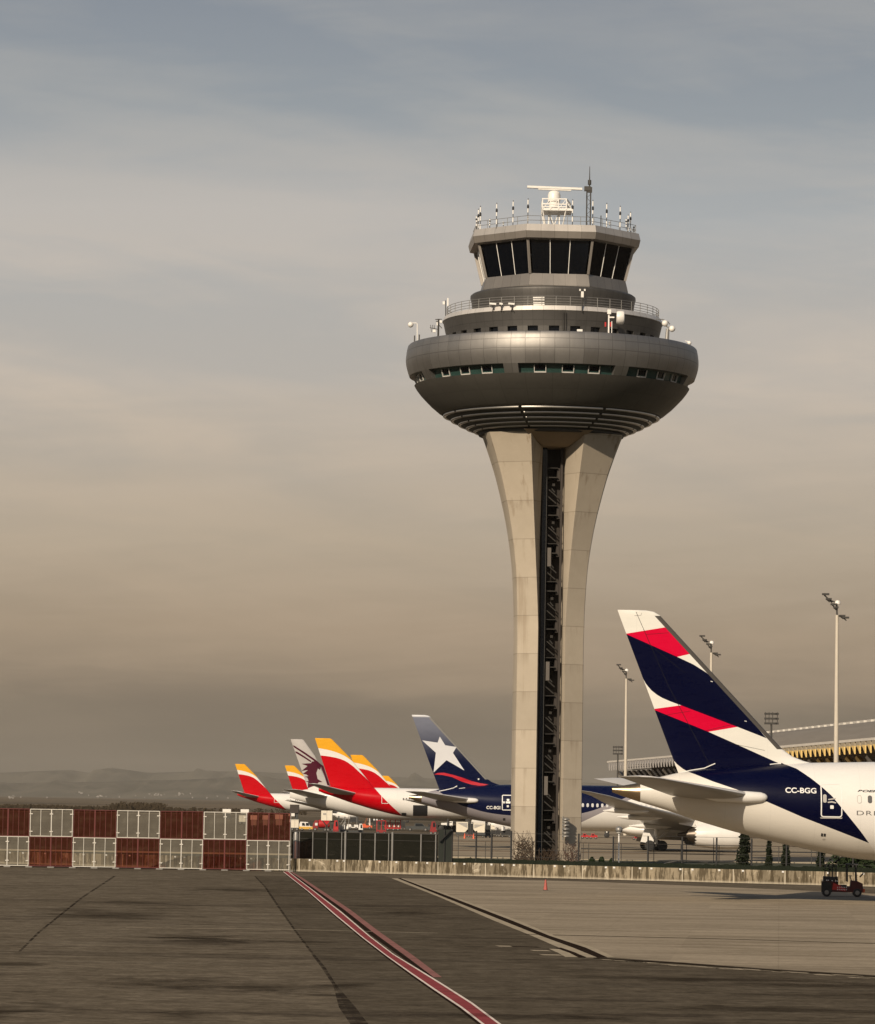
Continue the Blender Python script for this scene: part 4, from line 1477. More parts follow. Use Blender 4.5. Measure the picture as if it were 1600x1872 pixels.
# ---- near livery
t = NT('blue_red_white_livery')
v = t.coord()
x, y, z = t.xyz(v)
def C(pts): return [L(*p) for p in pts]
lo_ = -3.0
c1 = C([(1100, 1165.6), (1222, 1146), (1300, 1133)])
c2 = C([(1140, 1157), (1148, 1160.5), (1238, 1201), (1268, 1215), (1292, 1230), (1308, 1245), (1337, 1276), (1402, 1350), (1450, 1400)])
L1 = C([(1100, 1221), (1238, 1201), (1264, 1195), (1500, 1150)])
c3 = C([(1168, 1222), (1174, 1237), (1181, 1250), (1191, 1262), (1201, 1270), (1211, 1276), (1226, 1282.5), (1245, 1289.5), (1348, 1329), (1402, 1350), (1470, 1378)])
c4 = C([(1150, 1302), (1196, 1296), (1245, 1289.5), (1348, 1329), (1402, 1350), (1470, 1378)])
c5 = C([(1190, 1295.5), (1197, 1298), (1295, 1338), (1425, 1396), (1500, 1430)])
L2 = C([(1100, 1374), (1295, 1338), (1348, 1329), (1500, 1301)])
c6 = C([(1180, 1290), (1222, 1374), (1229, 1387), (1238, 1397), (1248, 1405), (1259, 1411.5), (1300, 1429), (1340, 1443), (1387, 1462), (1460, 1494), (1584, 1542), (1592, 1552), (1640, 1612)])
c7 = C([(1419, 1389), (1428, 1394.5), (1453, 1405.5), (1477, 1423.5), (1495, 1439), (1512, 1455), (1530, 1477.5), (1547, 1498.5), (1565, 1520), (1583.5, 1543.5), (1592, 1554), (1640, 1614)])
G_ = BELLY
col7 = t.mix(below(t, z, x, c6), NAVY, G_)                      # blue field, grey belly
nose_side = t.AND(above(t, z, x, c7), t.gt(x, c7[0][0]))
col7 = t.mix(nose_side, col7, WHITE)
TAILW = (0.66, 0.64, 0.575)
fin_c = t.mix(below(t, z, x, L1), CRIM, TAILW)                     # between c1 and c2
fin_a = t.mix(below(t, z, x, c1), TAILW, fin_c)
fin_b = t.mix(below(t, z, x, c2), fin_a, NAVY)
fin_d = t.mix(below(t, z, x, c3), fin_b, TAILW)
red2 = t.mix(below(t, z, x, L2), CRIM, TAILW)
fin_e = t.mix(t.AND(below(t, z, x, c4), below(t, z, x, c3)), fin_d, red2)
isup = above(t, z, x, c5)
tail_zone = t.lt(x, L(1428, 1396)[0])
fin_zone = t.AND(isup, tail_zone)
col7 = t.mix(fin_zone, col7, fin_e)
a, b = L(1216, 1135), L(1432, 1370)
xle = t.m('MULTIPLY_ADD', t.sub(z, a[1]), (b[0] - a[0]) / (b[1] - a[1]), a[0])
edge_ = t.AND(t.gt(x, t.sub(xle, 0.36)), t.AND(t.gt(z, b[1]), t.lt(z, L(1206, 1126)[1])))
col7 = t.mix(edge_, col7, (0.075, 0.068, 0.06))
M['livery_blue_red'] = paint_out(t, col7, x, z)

def common787(pl, livery, stab_m, wing_m, tip_z=7.4):
    pl.body(livery)
    pl.make_fin(livery)
    # bare-metal exhaust cone slipped over the tail end
    prof = []
    mb = MB()
    rings = []
    for x in (-0.02, 0.25, 0.6, 1.0, 1.35, 1.60):
        zt, zb, hw = pl.ring(x)
        zc, hh = (zt + zb) / 2, (zt - zb) / 2
        rings.append([(x, -(hw + .015) * math.cos(2 * math.pi * k / 40), zc + (hh + .015) * math.sin(2 * math.pi * k / 40)) for k in range(40)])
    mb.loft(rings, True, False)
    e = mb.build('exhaust_cone', M['apu_metal'], pl.root, smooth=50)
    zt, zb, hw = pl.ring(0)
    MB().lathex([(-0.03, .01), (-0.03, (zt - zb) / 2 * .8)], 20, (0, (zt + zb) / 2)).build('exhaust_opening', M['exhaust_dark'], e)
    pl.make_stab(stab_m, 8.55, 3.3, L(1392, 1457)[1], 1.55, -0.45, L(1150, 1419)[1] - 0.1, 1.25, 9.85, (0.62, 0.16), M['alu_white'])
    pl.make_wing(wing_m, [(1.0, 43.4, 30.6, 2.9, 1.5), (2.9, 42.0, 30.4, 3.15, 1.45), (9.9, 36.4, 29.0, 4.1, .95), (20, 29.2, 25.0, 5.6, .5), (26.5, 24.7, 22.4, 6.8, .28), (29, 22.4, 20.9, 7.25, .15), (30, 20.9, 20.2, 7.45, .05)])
    # wing body fairing
    mb = MB()
    rings = []
    for xx, rw, zb_, zt_ in ((26.5, .3, 2.6, 3.0), (28.5, 2.2, 1.9, 3.4), (31, 3.0, 1.45, 3.8), (38, 3.1, 1.35, 3.9), (43, 2.9, 1.6, 3.5), (46.5, 1.2, 2.1, 3.0)):
        zc, hh = (zb_ + zt_) / 2, (zt_ - zb_) / 2
        rings.append([(xx, rw * math.cos(2 * math.pi * k / 24), zc + hh * math.sin(2 * math.pi * k / 24)) for k in range(24)])
    mb.loft(rings)
    mb.build('wing_fairing', M['alu_white'], pl.root, smooth=50)
    for sd in (-1, 1):
        cy, cz = sd * 9.9, 2.15
        mb = MB()
        n = 72
        prof = [(36.4, 1.33), (37.3, 1.52), (38.8, 1.70), (40.6, 1.74), (41.9, 1.66), (42.5, 1.52), (42.6, 1.42), (42.3, 1.32), (41.4, 1.28)]
        rings = []
        for i, (xx, rr) in enumerate(prof):
            rings.append([(xx - (0.28 * abs(((k * 18 / n) % 1) * 2 - 1) if i == 0 else 0), cy + rr * math.cos(2 * math.pi * k / n), cz + rr * math.sin(2 * math.pi * k / n)) for k in range(n)])
        mb.loft(rings, True, False)
        e = mb.build('engine', M['alu_white'], pl.root, smooth=40)
        mb = MB()
        mb.lathex([(34.0, .05), (34.05, .18), (34.9, .42), (35.5, .62), (35.3, .72), (36.3, 1.05), (37.3, 1.26)], 36, (cy, cz))
        mb.build('engine_core', M['exhaust_dark'], e, smooth=40)
        MB().lathex([(41.45, 1.29), (41.5, .3), (42.0, .02)], 32, (cy, cz)).build('engine_fan', M['mark_dark'], e)
        mb = MB()
        mb.prism([(42.0, cz + 1.55), (36.2, cz + 1.0), (34.2, cz + 1.35), (34.0, 4.1), (37.0, 4.35), (39, 4.2)], cy - .2, cy + .2)
        mb.build('engine_pylon', M['alu_white'], e)
        # flap track fairings
        for yy, xx, zz in ((5.6, 29.6, 3.4), (13.5, 27.7, 4.5), (18.5, 25.7, 5.3)):
            mb = MB()
            mb.lathex([(xx + 4.2, .05), (xx + 3.4, .28), (xx + 1.8, .38), (xx, .30), (xx - 1.5, .05)], 14, (sd * yy, zz - .25))
            mb.build('flap_fairing', M['alu_white'], pl.root, smooth=50)
        # main gear
        g = MB()
        gx, gy = 31.6, sd * 4.9
        g.tube([(gx, gy, .75), (gx, gy * .95, 3.2)], .24, 10)
        g.bar((gx - .95, gy, .68), (gx + .95, gy, .68), .3)
        g.bar((gx, gy, 1.4), (gx + 1.8, gy * .6, 2.6), .16)
        g = g.build('main_gear', M['white_steel'], pl.root)
        for dx in (-.78, .78):
            for dy in (-.6, .6):
                wz = MB()
                wz.lathey([(gy + dy - .22, .42), (gy + dy - .2, .62), (gy + dy - .12, .68), (gy + dy + .12, .68), (gy + dy + .2, .62), (gy + dy + .22, .42)], 20, (gx + dx, .68))
                wz.build('wheel', M['tire'], g, smooth=40)
        d = MB()
        d.add([(gx - 2.0, sd * 5.5, 1.15), (gx - .4, sd * 5.45, .95), (gx + .5, sd * 4.3, 2.9), (gx - 1.4, sd * 4.3, 3.0), (gx - 2.0, sd * 5.58, 1.15), (gx - .4, sd * 5.53, .95), (gx + .5, sd * 4.38, 2.9), (gx - 1.4, sd * 4.38, 3.0)], [(0, 1, 2, 3), (7, 6, 5, 4), (0, 4, 5, 1), (1, 5, 6, 2), (2, 6, 7, 3), (3, 7, 4, 0)])
        d.build('gear_door', M['alu_white'], g)
    g = MB()
    g.tube([(56.2, 0, .5), (56.5, 0, 2.2)], .16, 8)
    g = g.build('nose_gear', M['white_steel'], pl.root)
    for dy in (-.3, .3):
        MB().lathey([(dy - .16, .3), (dy - .1, .5), (dy + .1, .5), (dy + .16, .3)], 18, (56.2, .5)).build('wheel', M['tire'], g, smooth=40)
M['stab'] = mat('stabilizer_underside_shade', (0.25, 0.232, 0.205), 0.35, var=0.08, scale=0.6)  # white stabilizer: the shade on its underside is put into this colour
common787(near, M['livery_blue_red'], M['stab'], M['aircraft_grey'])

fy = near.fus_y
# door near the tail
x0, z1 = L(1492.5, 1432)
x1, z0 = L(1530.5, 1494.5)
dr = near.decal('door', outline(x0, x1, z0, z1, .17, .065), M['mark_white'], fy)
xw, zw = L(1499.5, 1460)
near.decal('door_window', [rrect(xw - .1, xw + .1, zw - .24, zw + .24, .08)], M['mark_grey'], fy, parent=dr)
x_, z_ = L(1512, 1475.5)
near.decal('door_placard', [rrect(x_ - .1, x_ + .1, z_ - .1, z_ + .1, .03)], M['mark_white'], fy, parent=dr)
near.decal('door_handle', [near.locs(p) for p in ([(1505, 1461), (1519, 1459), (1519, 1461), (1506, 1463)], [(1504, 1466), (1512, 1464.5), (1520, 1467), (1519, 1469), (1512, 1467.5), (1505, 1468)])], M['mark_grey'], fy, parent=dr)
near.decal('door_step', [near.locs([(1491, 1494.2), (1531, 1494.6), (1530, 1496.6), (1492, 1496.2)])], M['mark_grey'], fy, parent=dr)
# writing
x_, z_ = L(1429, 1449.6)
near.text('registration', 'CC-BGG', x_, z_, .315, M['mark_white'], width=1.79, bold=0.02, slope=-0.006)
x_, z_ = L(1558.5, 1448.3)
near.text('maker_name', 'BOEING', x_, z_, .135, M['mark_dark'], width=1.75, bold=0.035, shear=0.3)
x_, z_ = L(1556.5, 1490)
near.text('type_name', 'DREAMLINER', x_, z_, .255, mat('type_grey', (0.10, 0.095, 0.09), .4), width=4.3, bold=-0.004, space=1.15)
xw, zw = L(1580.5, 1461.5)
for i in range(30):
    near.decal('cabin_window', [rrect(xw + .615 * i - .125, xw + .615 * i + .125, zw - .225, zw + .225, .11)], M['cabin_window'], fy)
xw, zw = L(1561.5, 1461.5)
near.decal('plugged_window', outline(xw - .13, xw + .13, zw - .23, zw + .23, .11, .022), M['mark_grey'], fy)
near.decal('outflow_vent', [near.locs(p) for p in ([(1494.5, 1523), (1498, 1523.4), (1498, 1529), (1494.5, 1528.4)], [(1499.3, 1523.6), (1503, 1524), (1503, 1529), (1499.3, 1529)])], M['mark_dark'], fy, eps=.02)
near.decal('service_panel', outline(*(lambda a, b: (a[0], b[0], b[1], a[1]))(L(1498, 1533), L(1503, 1535.5)), .03, .02), M['mark_grey'], fy)
fv = near.fin_y
M['mark_grey2'] = mat('seam_grey', (0.012, 0.012, 0.016), .6, var=.1, spec=.05)
for q_ in ([(1181, 1160), (1236, 1156)], [(1186, 1178), (1252, 1230)], [(1290, 1336), (1350, 1322)], [(1330, 1358), (1398, 1372)], [(1206, 1309), (1262, 1300)]):
    near.decal('panel_seam', [ribbon(near.locs(q_), .018)], M['mark_grey2'], near.fin_y, eps=.010)
near.decal('rudder_gap', [ribbon(near.locs([(1243, 1413), (1262, 1408.5), (1288, 1404.3), (1300, 1399), (1307.5, 1395.8)]), .055)], M['mark_white'], lambda a, b: max(near.fin_y(a, b), near.fus_y(a, b)), eps=.02)
near.decal('rudder_hinge_line', [ribbon(near.locs([(1163, 1119), (1220, 1250), (1300, 1403)]), .028)], M['mark_grey2'], near.fin_y, eps=.012)
near.decal('fin_root_seam', [ribbon(near.locs([(1407, 1397.6), (1416, 1396.4), (1428, 1395.9)]), .05)], M['mark_white'], lambda a, b: max(near.fin_y(a, b), near.fus_y(a, b)), eps=.02)
near.decal('fin_light', [near.locs(q) for q in ([(1299, 1244.8), (1303, 1245.6), (1303, 1246.8), (1299, 1246)], [(1361, 1317.5), (1365, 1318.2), (1365, 1319.4), (1361, 1318.6)])], M['mark_white'], fv, eps=.012)
near.decal('tip_vent', [ribbon(near.locs([(1160, 1125.5), (1172, 1125), (1173, 1120.5)]), .03)], M['mark_grey'], fv)

# ================================================= the second 787, behind the tower
zt_tip = L(1129, 1115)[1]
DL = (zt_tip - H) / ((P(757, 1307, 1.0).z - H))
star = Airliner('dark blue airliner with a white star on its fin, standing behind the tower', (748, 1464), DL, ST787, FIN787)
def LS(px, py, dy=-2.5): return star.loc(px, py, dy)
t = NT('dark_blue_star_livery')
v = t.coord()
x, y, z = t.xyz(v)
blue = (0.0035, 0.006, 0.028)
fade = t.step(z, zt_tip - 6.3, zt_tip - 0.2)
blue = t.mix(fade, blue, (0.15, 0.16, 0.20))
blue = t.mix(t.step(z, zt_tip - .35, zt_tip - .1), blue, (0.6, .6, .6))
b1 = [LS(*p) for p in [(780, 1437), (802, 1447), (812, 1453), (825, 1460), (844, 1472.5), (863, 1478), (884, 1484), (906, 1488), (935, 1491), (1000, 1495), (1063, 1487), (1118, 1468.5), (1160, 1452), (1200, 1436), (1260, 1405)]]
b2 = [LS(*p) for p in [(780, 1560), (935, 1560), (940, 1532), (1000, 1520), (1063, 1503.5), (1110, 1481), (1150, 1463), (1200, 1440), (1262, 1406)]]
c = t.mix(below(t, z, x, b1, False), blue, (0.245, 0.225, 0.235))
c = t.mix(t.AND(below(t, z, x, b2), t.gt(x, LS(938, 1500)[0])), c, WHITE)
c = t.mix(t.gt(x, LS(1262, 1400)[0]), c, WHITE)
xle = t.m('MULTIPLY_ADD', t.sub(z, a[1]), (b[0] - a[0]) / (b[1] - a[1]), a[0])
edge_ = t.AND(t.gt(x, t.sub(xle, 0.36)), t.AND(t.gt(z, b[1] - .1), t.lt(z, L(1206, 1126)[1])))
c = t.mix(edge_, c, (0.20, 0.19, 0.17))
M['livery_star'] = paint_out(t, c, x, z)
common787(star, M['livery_star'], M['aircraft_grey'], M['aircraft_grey'])
def z4(pts, s=.14426, ox=740, oy=1290): return [(ox + a_ * s, oy + b_ * s) for a_, b_ in pts]
fv = star.fin_y
sp = z4([(445, 393), (514, 503), (657, 525), (612, 600), (757, 824), (530, 692), (366, 848), (395, 597), (222, 441), (417, 470)])
star.decal('star_emblem', [star.locs(sp)], mat('star_white', (0.55, 0.55, 0.56), .35, var=.03), fv, eps=.025)
sw = z4([(372, 872), (420, 853), (500, 851), (620, 880), (740, 917), (850, 957), (960, 984), (1060, 1000), (980, 1021), (850, 1003), (720, 962), (600, 906), (480, 880)])
star.decal('red_swoosh', [star.locs(sw)], mat('swoosh_red', (0.42, 0.008, 0.02), .35, var=.05), fv, eps=.025)
x_, z_ = LS(889.5, 1479.3)
star.text('registration', 'CC-BGI', x_, z_, .42, M['mark_white'], width=1.78, bold=0.03, eps=.03)
x0, z1 = LS(918, 1453)
x1, z0 = LS(945, 1482)
dr = star.decal('door', outline(x0, x0 + 1.28, z0, z1, .17, .11), M['mark_white'], star.fus_y, eps=.025)
for qx, qy, w_ in ((929, 1462.5, .16), (929, 1467, .3), (928.5, 1474, .13), (921.5, 1467, .1)):
    x_, z_ = LS(qx, qy)
    star.decal('door_placard', [rrect(x_ - w_, x_ + w_, z_ - .13, z_ + .13, .04)], M['mark_white'], star.fus_y, eps=.025, parent=dr)
x_, z_ = LS(922, 1498)
star.decal('outflow_vent', [rrect(x_ - .15, x_ + .15, z_ - .15, z_ + .15, .03)], M['mark_dark'], star.fus_y, eps=.025)
xw, zw = LS(1065.5, 1472)
for i in range(34):
    star.decal('cabin_window', [rrect(xw + .625 * (i - 9) - .15, xw + .625 * (i - 9) + .15, zw - .24, zw + .24, .13)], M['window_shade'], star.fus_y, eps=.025)
star.decal('rudder_gap', [ribbon(star.locs(z4([(432, 1086), (520, 1068), (615, 1045), (665, 1018)])), .10)], M['mark_white'], lambda a_, b_: max(star.fin_y(a_, b_), star.fus_y(a_, b_)), eps=.03)
star.decal('fin_root_seam', [ribbon(star.locs(z4([(688, 1050), (765, 1043)])), .06)], M['mark_white'], lambda a_, b_: max(star.fin_y(a_, b_), star.fus_y(a_, b_)), eps=.03)
star.decal('fin_light', [rrect(*(lambda q: (q[0] - .1, q[0] + .1, q[1] - .1, q[1] + .1))(star.loc(875, 1424.5)), .05)], M['mark_white'], fv, eps=.025)

# ================================================= red and yellow twin-jets
ZT330 = 17.2
def D_for(px, py, ztip): return (ztip - H) / (P(px, py, 1.0).z - H)
D1 = D_for(576, 1350, ZT330)
ref = Airliner('nearest red and yellow airliner, its big fin in front of the others', (583, 1443), D1, None, None)
def L3(px, py): return ref.loc(px, py)
def st330(Lg=58.5):
    top = [(583, 1440), (592, 1438.5), (604, 1436.5), (630, 1438.5), (660, 1440), (700, 1440.5)]
    bot = [(583, 1447), (592, 1450.5), (612, 1457), (640, 1467), (679, 1479), (710, 1487), (732, 1491.5), (760, 1495.5)]
    T, B = ref.locs(top), ref.locs(bot)
    rows = []
    for x in sorted(set([p[0] for p in T] + [p[0] for p in B])):
        a_, b_ = interp(T, x)[0], interp(B, x)[0]
        rows.append((x, a_, b_, min(2.82, (a_ - b_) * .48)))
    zt_, zb_ = rows[-1][1], rows[-1][2]
    rows += [(Lg - 10, zt_, zb_, 2.82), (Lg - 6.5, zt_, zb_, 2.82), (Lg - 3, zt_ - 1.0, zb_ + .4, 2.1), (Lg - 1, zt_ - 2.3, zb_ + 1.2, 1.2), (Lg, zt_ - 3.2, zb_ + 2.0, .1)]
    return rows
def fin330():
    te0, te1 = L3(576, 1350), L3(604.5, 1437.5)
    def te(z): return te0[0] + (te1[0] - te0[0]) * (te0[1] - z) / (te0[1] - te1[1])
    le = [(603, 1349.8), (606, 1351), (608.5, 1353), (640, 1385), (686, 1443), (697, 1450), (710, 1458)]
    rows = []
    for px, py in reversed(le):
        x, z = L3(px, py)
        c_ = x - te(z)
        rows.append((z, x, te(z), min(.1 * c_, .8) if py > 1350 else .05))
    return rows
ST330, FIN330 = st330(), fin330()
t = NT('red_yellow_livery')
v = t.coord()
x, y, z = t.xyz(v)
def z6(pts): return [L3(560 + a_ * .14375, 1330 + b_ * .14375) for a_, b_ in pts]
y1 = z6([(90, 250), (150, 262), (225, 275), (300, 291), (370, 312), (430, 335), (495, 367), (560, 410), (640, 470)])
y2 = z6([(120, 350), (180, 356), (260, 364), (330, 376), (400, 391), (470, 415), (520, 440), (560, 468), (600, 498), (640, 535), (700, 590), (760, 646), (870, 772), (960, 872), (1080, 992), (1210, 1112), (1400, 1300)])
IRED = (0.44, 0.001, 0.006)
c = t.mix(below(t, z, x, y1, False), (0.68, 0.33, 0.02), WHITE)
c = t.mix(below(t, z, x, y2, False), c, IRED)
M['livery_red_yellow'] = paint_out(t, c, x, z)
def common330(pl, livery, four=False):
    pl.st, pl.fin = ST330, FIN330
    pl.body(livery)
    pl.make_fin(livery)
    r_, zt = L3(653, 1452), L3(590, 1437)
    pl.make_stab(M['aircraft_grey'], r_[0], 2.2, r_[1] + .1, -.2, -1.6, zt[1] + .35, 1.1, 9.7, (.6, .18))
    pl.make_wing(M['aircraft_grey'], [(1, 38.5, 27.5, 3.0, 1.4), (2.8, 37.2, 27.2, 3.2, 1.3), (9.4, 32.0, 25.0, 4.0, .9), (20, 24.2, 20.3, 5.2, .5), (29.5, 17.8, 15.6, 6.3, .2)])
    for sd in (-1, 1):
        cy, cz = sd * 9.4, 2.1
        e = MB().lathex([(30.5, .55), (31, .9), (32, 1.2), (34, 1.42), (36, 1.45), (36.8, 1.3), (36.9, 1.2), (36.3, 1.1)], 32, (cy, cz)).build('engine', M['alu_white'], pl.root, smooth=40)
        MB().lathex([(36.3, 1.12), (36.35, .02)], 24, (cy, cz)).build('engine_fan', M['mark_dark'], e)
        MB().prism([(35.5, cz + 1.3), (30.5, cz + .7), (28, 3.8), (33, 4.0)], cy - .2, cy + .2).build('engine_pylon', M['alu_white'], e)
        g = MB().tube([(27.5, sd * 4.9, .7), (27.5, sd * 4.9, 3.2)], .24, 8).build('main_gear', M['white_steel'], pl.root)
        for dx in (-.75, .75):
            for dy in (-.6, .6):
                yy = sd * 4.9 + dy
                MB().lathey([(yy - .2, .4), (yy - .15, .66), (yy + .15, .66), (yy + .2, .4)], 16, (27.5 + dx, .68)).build('wheel', M['tire'], g, smooth=40)
    g = MB().tube([(52.5, 0, .5), (52.5, 0, 2.6)], .15, 8).build('nose_gear', M['white_steel'], pl.root)
    MB().lathey([(-.35, .3), (-.3, .5), (.3, .5), (.35, .3)], 14, (52.5, .5)).build('wheel', M['tire'], g, smooth=40)
    MB().lathex([(-.05, .1), (.05, .24), (.6, .42)], 16, (0, L3(583, 1443)[1])).build('exhaust_cone', M['exhaust_dark'], pl.root, smooth=40)
    xa, za = L3(698, 1454)
    xb, zb = L3(710.5, 1469.5)
    pl.decal('door', outline(xa, xb, zb, za, .12, .10), M['mark_white'], pl.fus_y, eps=.04)
    for i in range(44):
        xx, zz = L3(738, 1461)
        if i in (3, 4):
            continue
        pl.decal('cabin_window', [rrect(xx + .53 * i - .14, xx + .53 * i + .14, zz - .2, zz + .2, .1)], M['cabin_window'], pl.fus_y, eps=.04)
common330(ref, M['livery_red_yellow'])
# open cargo doors on the nearest one
def hold(pl, x0, x1, z0, z1):
    e = pl.decal('cargo_opening', [rrect(x0, x1, z0, z1, .12)], M['mark_dark'], pl.fus_y, eps=.045)
    return e
a_, b_ = L3(755.5, 1472), L3(781.5, 1492)
hold(ref, a_[0], b_[0], b_[1], a_[1])
a_, b_ = L3(734.5, 1486), L3(743, 1492)
hold(ref, a_[0], b_[0], b_[1], a_[1])
for px, lab in (((430, 1397), 'leftmost red and yellow airliner, standing alone above the checked fence'),
                ((521, 1397), 'small red and yellow airliner left of the grey fin with the antelope head'),
                ((641, 1380.5), 'red and yellow airliner directly behind the nearest red fin'),
                ((697, 1418.5), 'farthest red and yellow airliner, only its small fin tip in view')):
    zt = ZT330
    D = D_for(px[0], px[1], zt)
    if px[0] == 521:
        D *= 1.04
    Xs = P(px[0], px[1], D).x - L3(576, 1350)[0]
    o = copy_tree(ref.root)
    o.location = (Xs, D, 0)
    o['label'] = lab
    for ch in list(o.children):
        if ch.name.startswith('cargo_opening'):
            bpy.data.objects.remove(ch)

# ================================================= grey wide-body with the antelope head
DQ = D_for(532, 1352, 18.6)
q = Airliner('pale grey airliner with a maroon antelope head on its fin, behind the nearest red one', (530, 1454), DQ, None, None)
def LQ(px, py): return q.loc(px, py)
def stq():
    top = [(530, 1448.5), (545, 1446), (562, 1443), (590, 1441), (640, 1440)]
    bot = [(530, 1459), (545, 1463), (568, 1470), (600, 1479), (640, 1490), (680, 1496.5), (720, 1499)]
    T, B = q.locs(top), q.locs(bot)
    rows = []
    for x in sorted(set([p[0] for p in T] + [p[0] for p in B])):
        a_, b_ = interp(T, x)[0], interp(B, x)[0]
        rows.append((x, a_, b_, min(3.1, max(.12, (x + .3) * .24))))
    zt_, zb_ = rows[-1][1], rows[-1][2]
    return rows + [(62, zt_, zb_, 3.1), (66, zt_ - .1, zb_, 3.1), (70, zt_ - 1.3, zb_ + .6, 2.2), (72.5, zt_ - 2.7, zb_ + 1.5, 1.0), (73.5, zt_ - 3.4, zb_ + 2.3, .1)]
q.st = stq()
te0, te1 = LQ(531.5, 1352), LQ(562.5, 1440)
def teq(z): return te0[0] + (te1[0] - te0[0]) * (te0[1] - z) / (te0[1] - te1[1])
rows = []
for px, py in reversed([(552.5, 1351.6), (555, 1352.6), (576, 1382), (602, 1437), (612, 1447), (620, 1455)]):
    x_, z_ = LQ(px, py)
    rows.append((z_, x_, teq(z_), .1 * (x_ - teq(z_)) if py > 1352 else .1))
q.fin = rows
t = NT('pale_grey_livery')
v = t.coord()
x, y, z = t.xyz(v)
c = t.mix(t.gt(z, LQ(600, 1438)[1]), (0.60, 0.575, 0.53), (0.40, 0.375, 0.35))
M['livery_grey'] = paint_out(t, c, x, z)
q.body(M['livery_grey'])
q.make_fin(M['livery_grey'])
r_, zt = LQ(603, 1457), LQ(525, 1443.5)
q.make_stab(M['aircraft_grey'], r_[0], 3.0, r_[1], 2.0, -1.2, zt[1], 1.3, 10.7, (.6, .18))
q.make_wing(M['aircraft_grey'], [(1, 47, 33, 2.9, 1.5), (3, 45.5, 32.6, 3.1, 1.4), (10, 39.5, 30, 4.0, 1.0), (22, 30, 25, 5.3, .5), (32.3, 21, 19.6, 6.6, .15)])
for sd in (-1, 1):
    e = MB().lathex([(36.5, .6), (38, 1.3), (40, 1.8), (43, 1.85), (43.8, 1.6), (43.2, 1.4)], 32, (sd * 9.8, 2.5)).build('engine', M['alu_white'], q.root, smooth=40)
    MB().prism([(42, 4.1), (36, 3.6), (34, 3.6), (38, 4.4)], sd * 9.8 - .2, sd * 9.8 + .2).build('engine_pylon', M['alu_white'], e)
    g = MB().tube([(33, sd * 5.4, .7), (33, sd * 5.4, 3)], .25, 8).build('main_gear', M['white_steel'], q.root)
    for dx in (-1.4, 0, 1.4):
        MB().lathey([(sd * 5.4 - .9, .4), (sd * 5.4 - .8, .67), (sd * 5.4 + .8, .67), (sd * 5.4 + .9, .4)], 14, (33 + dx, .68)).build('wheel', M['tire'], g, smooth=40)
g = MB().tube([(66, 0, .5), (66, 0, 2.6)], .15, 8).build('nose_gear', M['white_steel'], q.root)
MB().lathey([(-.35, .3), (-.3, .5), (.3, .5), (.35, .3)], 14, (66, .5)).build('wheel', M['tire'], g)
def z5(pts): return [LQ(410 + a_ * .14375, 1330 + b_ * .14375) for a_, b_ in pts]
orx = z5([(985, 462), (1105, 454), (1118, 432), (1165, 430), (1262, 488), (1284, 560), (1342, 738), (1312, 734), (1268, 592), (1252, 560), (1232, 500), (1216, 540), (1192, 520), (1172, 580), (1188, 655), (1250, 695), (1205, 695), (1165, 735), (1060, 772), (1068, 694), (1030, 690), (1074, 680), (1056, 636), (1018, 628), (1072, 618), (1040, 596), (1000, 590), (1068, 540), (985, 552), (1060, 490)])
s1 = z5([(874, 224), (900, 236), (1030, 318), (1160, 408), (1240, 478), (1225, 488), (1140, 424), (1030, 346), (884, 250)])
s2 = z5([(903, 303), (935, 312), (1030, 372), (1112, 428), (1098, 440), (1020, 390), (910, 324)])
M['maroon'] = mat('maroon_emblem', (0.055, 0.002, 0.013), .5, var=.08, spec=.15)
q.decal('antelope_emblem', [orx, s1, s2], M['maroon'], q.fin_y, eps=.04)
for i in range(60):
    x_, z_ = LQ(660, 1462)
    q.decal('cabin_window', [rrect(x_ + .53 * i - .14, x_ + .53 * i + .14, z_ - .2, z_ + .2, .1)], M['cabin_window'], q.fus_y, eps=.04)
# ------------------------------------------------------------------ the concrete wall along the apron
WA, WB = G(0, 1579), G(1600, 1621.5)
wd = Vector((WB.x - WA.x, WB.y - WA.y, 0)).normalized()
wn_ = Vector((-wd.y, wd.x, 0))
if wn_.y < 0:
    wn_ = -wn_                                      # points away from the camera
WANG = math.atan2(wd.y, wd.x)
def wall_at(px, off=0.0, z=0.0):
    """point of the line parallel to the wall, off metres behind it, seen at that column"""
    a = WA + wn_ * off
    for py in (1590,):
        d = ray(px, py)
        # solve CAM.xy + d.xy*k on the line
        den = d.x * wd.y - d.y * wd.x
        k = (a.x * wd.y - a.y * wd.x) / den
    return Vector((d.x * k, d.y * k, z))
def ztop_at(px, py, off):
    p = wall_at(px, off)
    return P(px, py, p.y).z

t = NT('weathered_wall')
v = t.coord()
x, y, z = t.xyz(v)
# local x runs along the wall
n = t.noise(v, 0.8, 6, 0.65)
st = t.noise(t.comb(t.mul(x, 3.2), y, t.mul(z, 0.45)), 1.0, 6, 0.7)
st2 = t.noise(t.comb(t.mul(x, 0.55), y, t.mul(z, 0.2)), 1.0, 4, 0.6)
seg = t.node('ShaderNodeTexWhiteNoise', noise_dimensions='1D')
t.set(seg.inputs['W'], t.m('FLOOR', t.m('DIVIDE', x, 4.1)))
blot = t.noise(t.comb(t.mul(x, 0.9), y, t.mul(z, 0.6)), 1.0, 7, 0.72, 0.8)
bright = t.m('MULTIPLY_ADD', t.step(x, 26, 44), 0.25, t.m('MULTIPLY_ADD', seg.outputs[0], 0.45, t.m('MULTIPLY_ADD', st2, 0.9, 0.02)))
c = t.mix(n, (0.15, 0.122, 0.078), (0.36, 0.30, 0.21))
c = t.mix(1.0, c, t.comb(bright, bright, bright), 'MULTIPLY')
c = t.mix(t.mul(t.step(st, 0.46, 0.55), 0.80), c, (0.050, 0.037, 0.020))
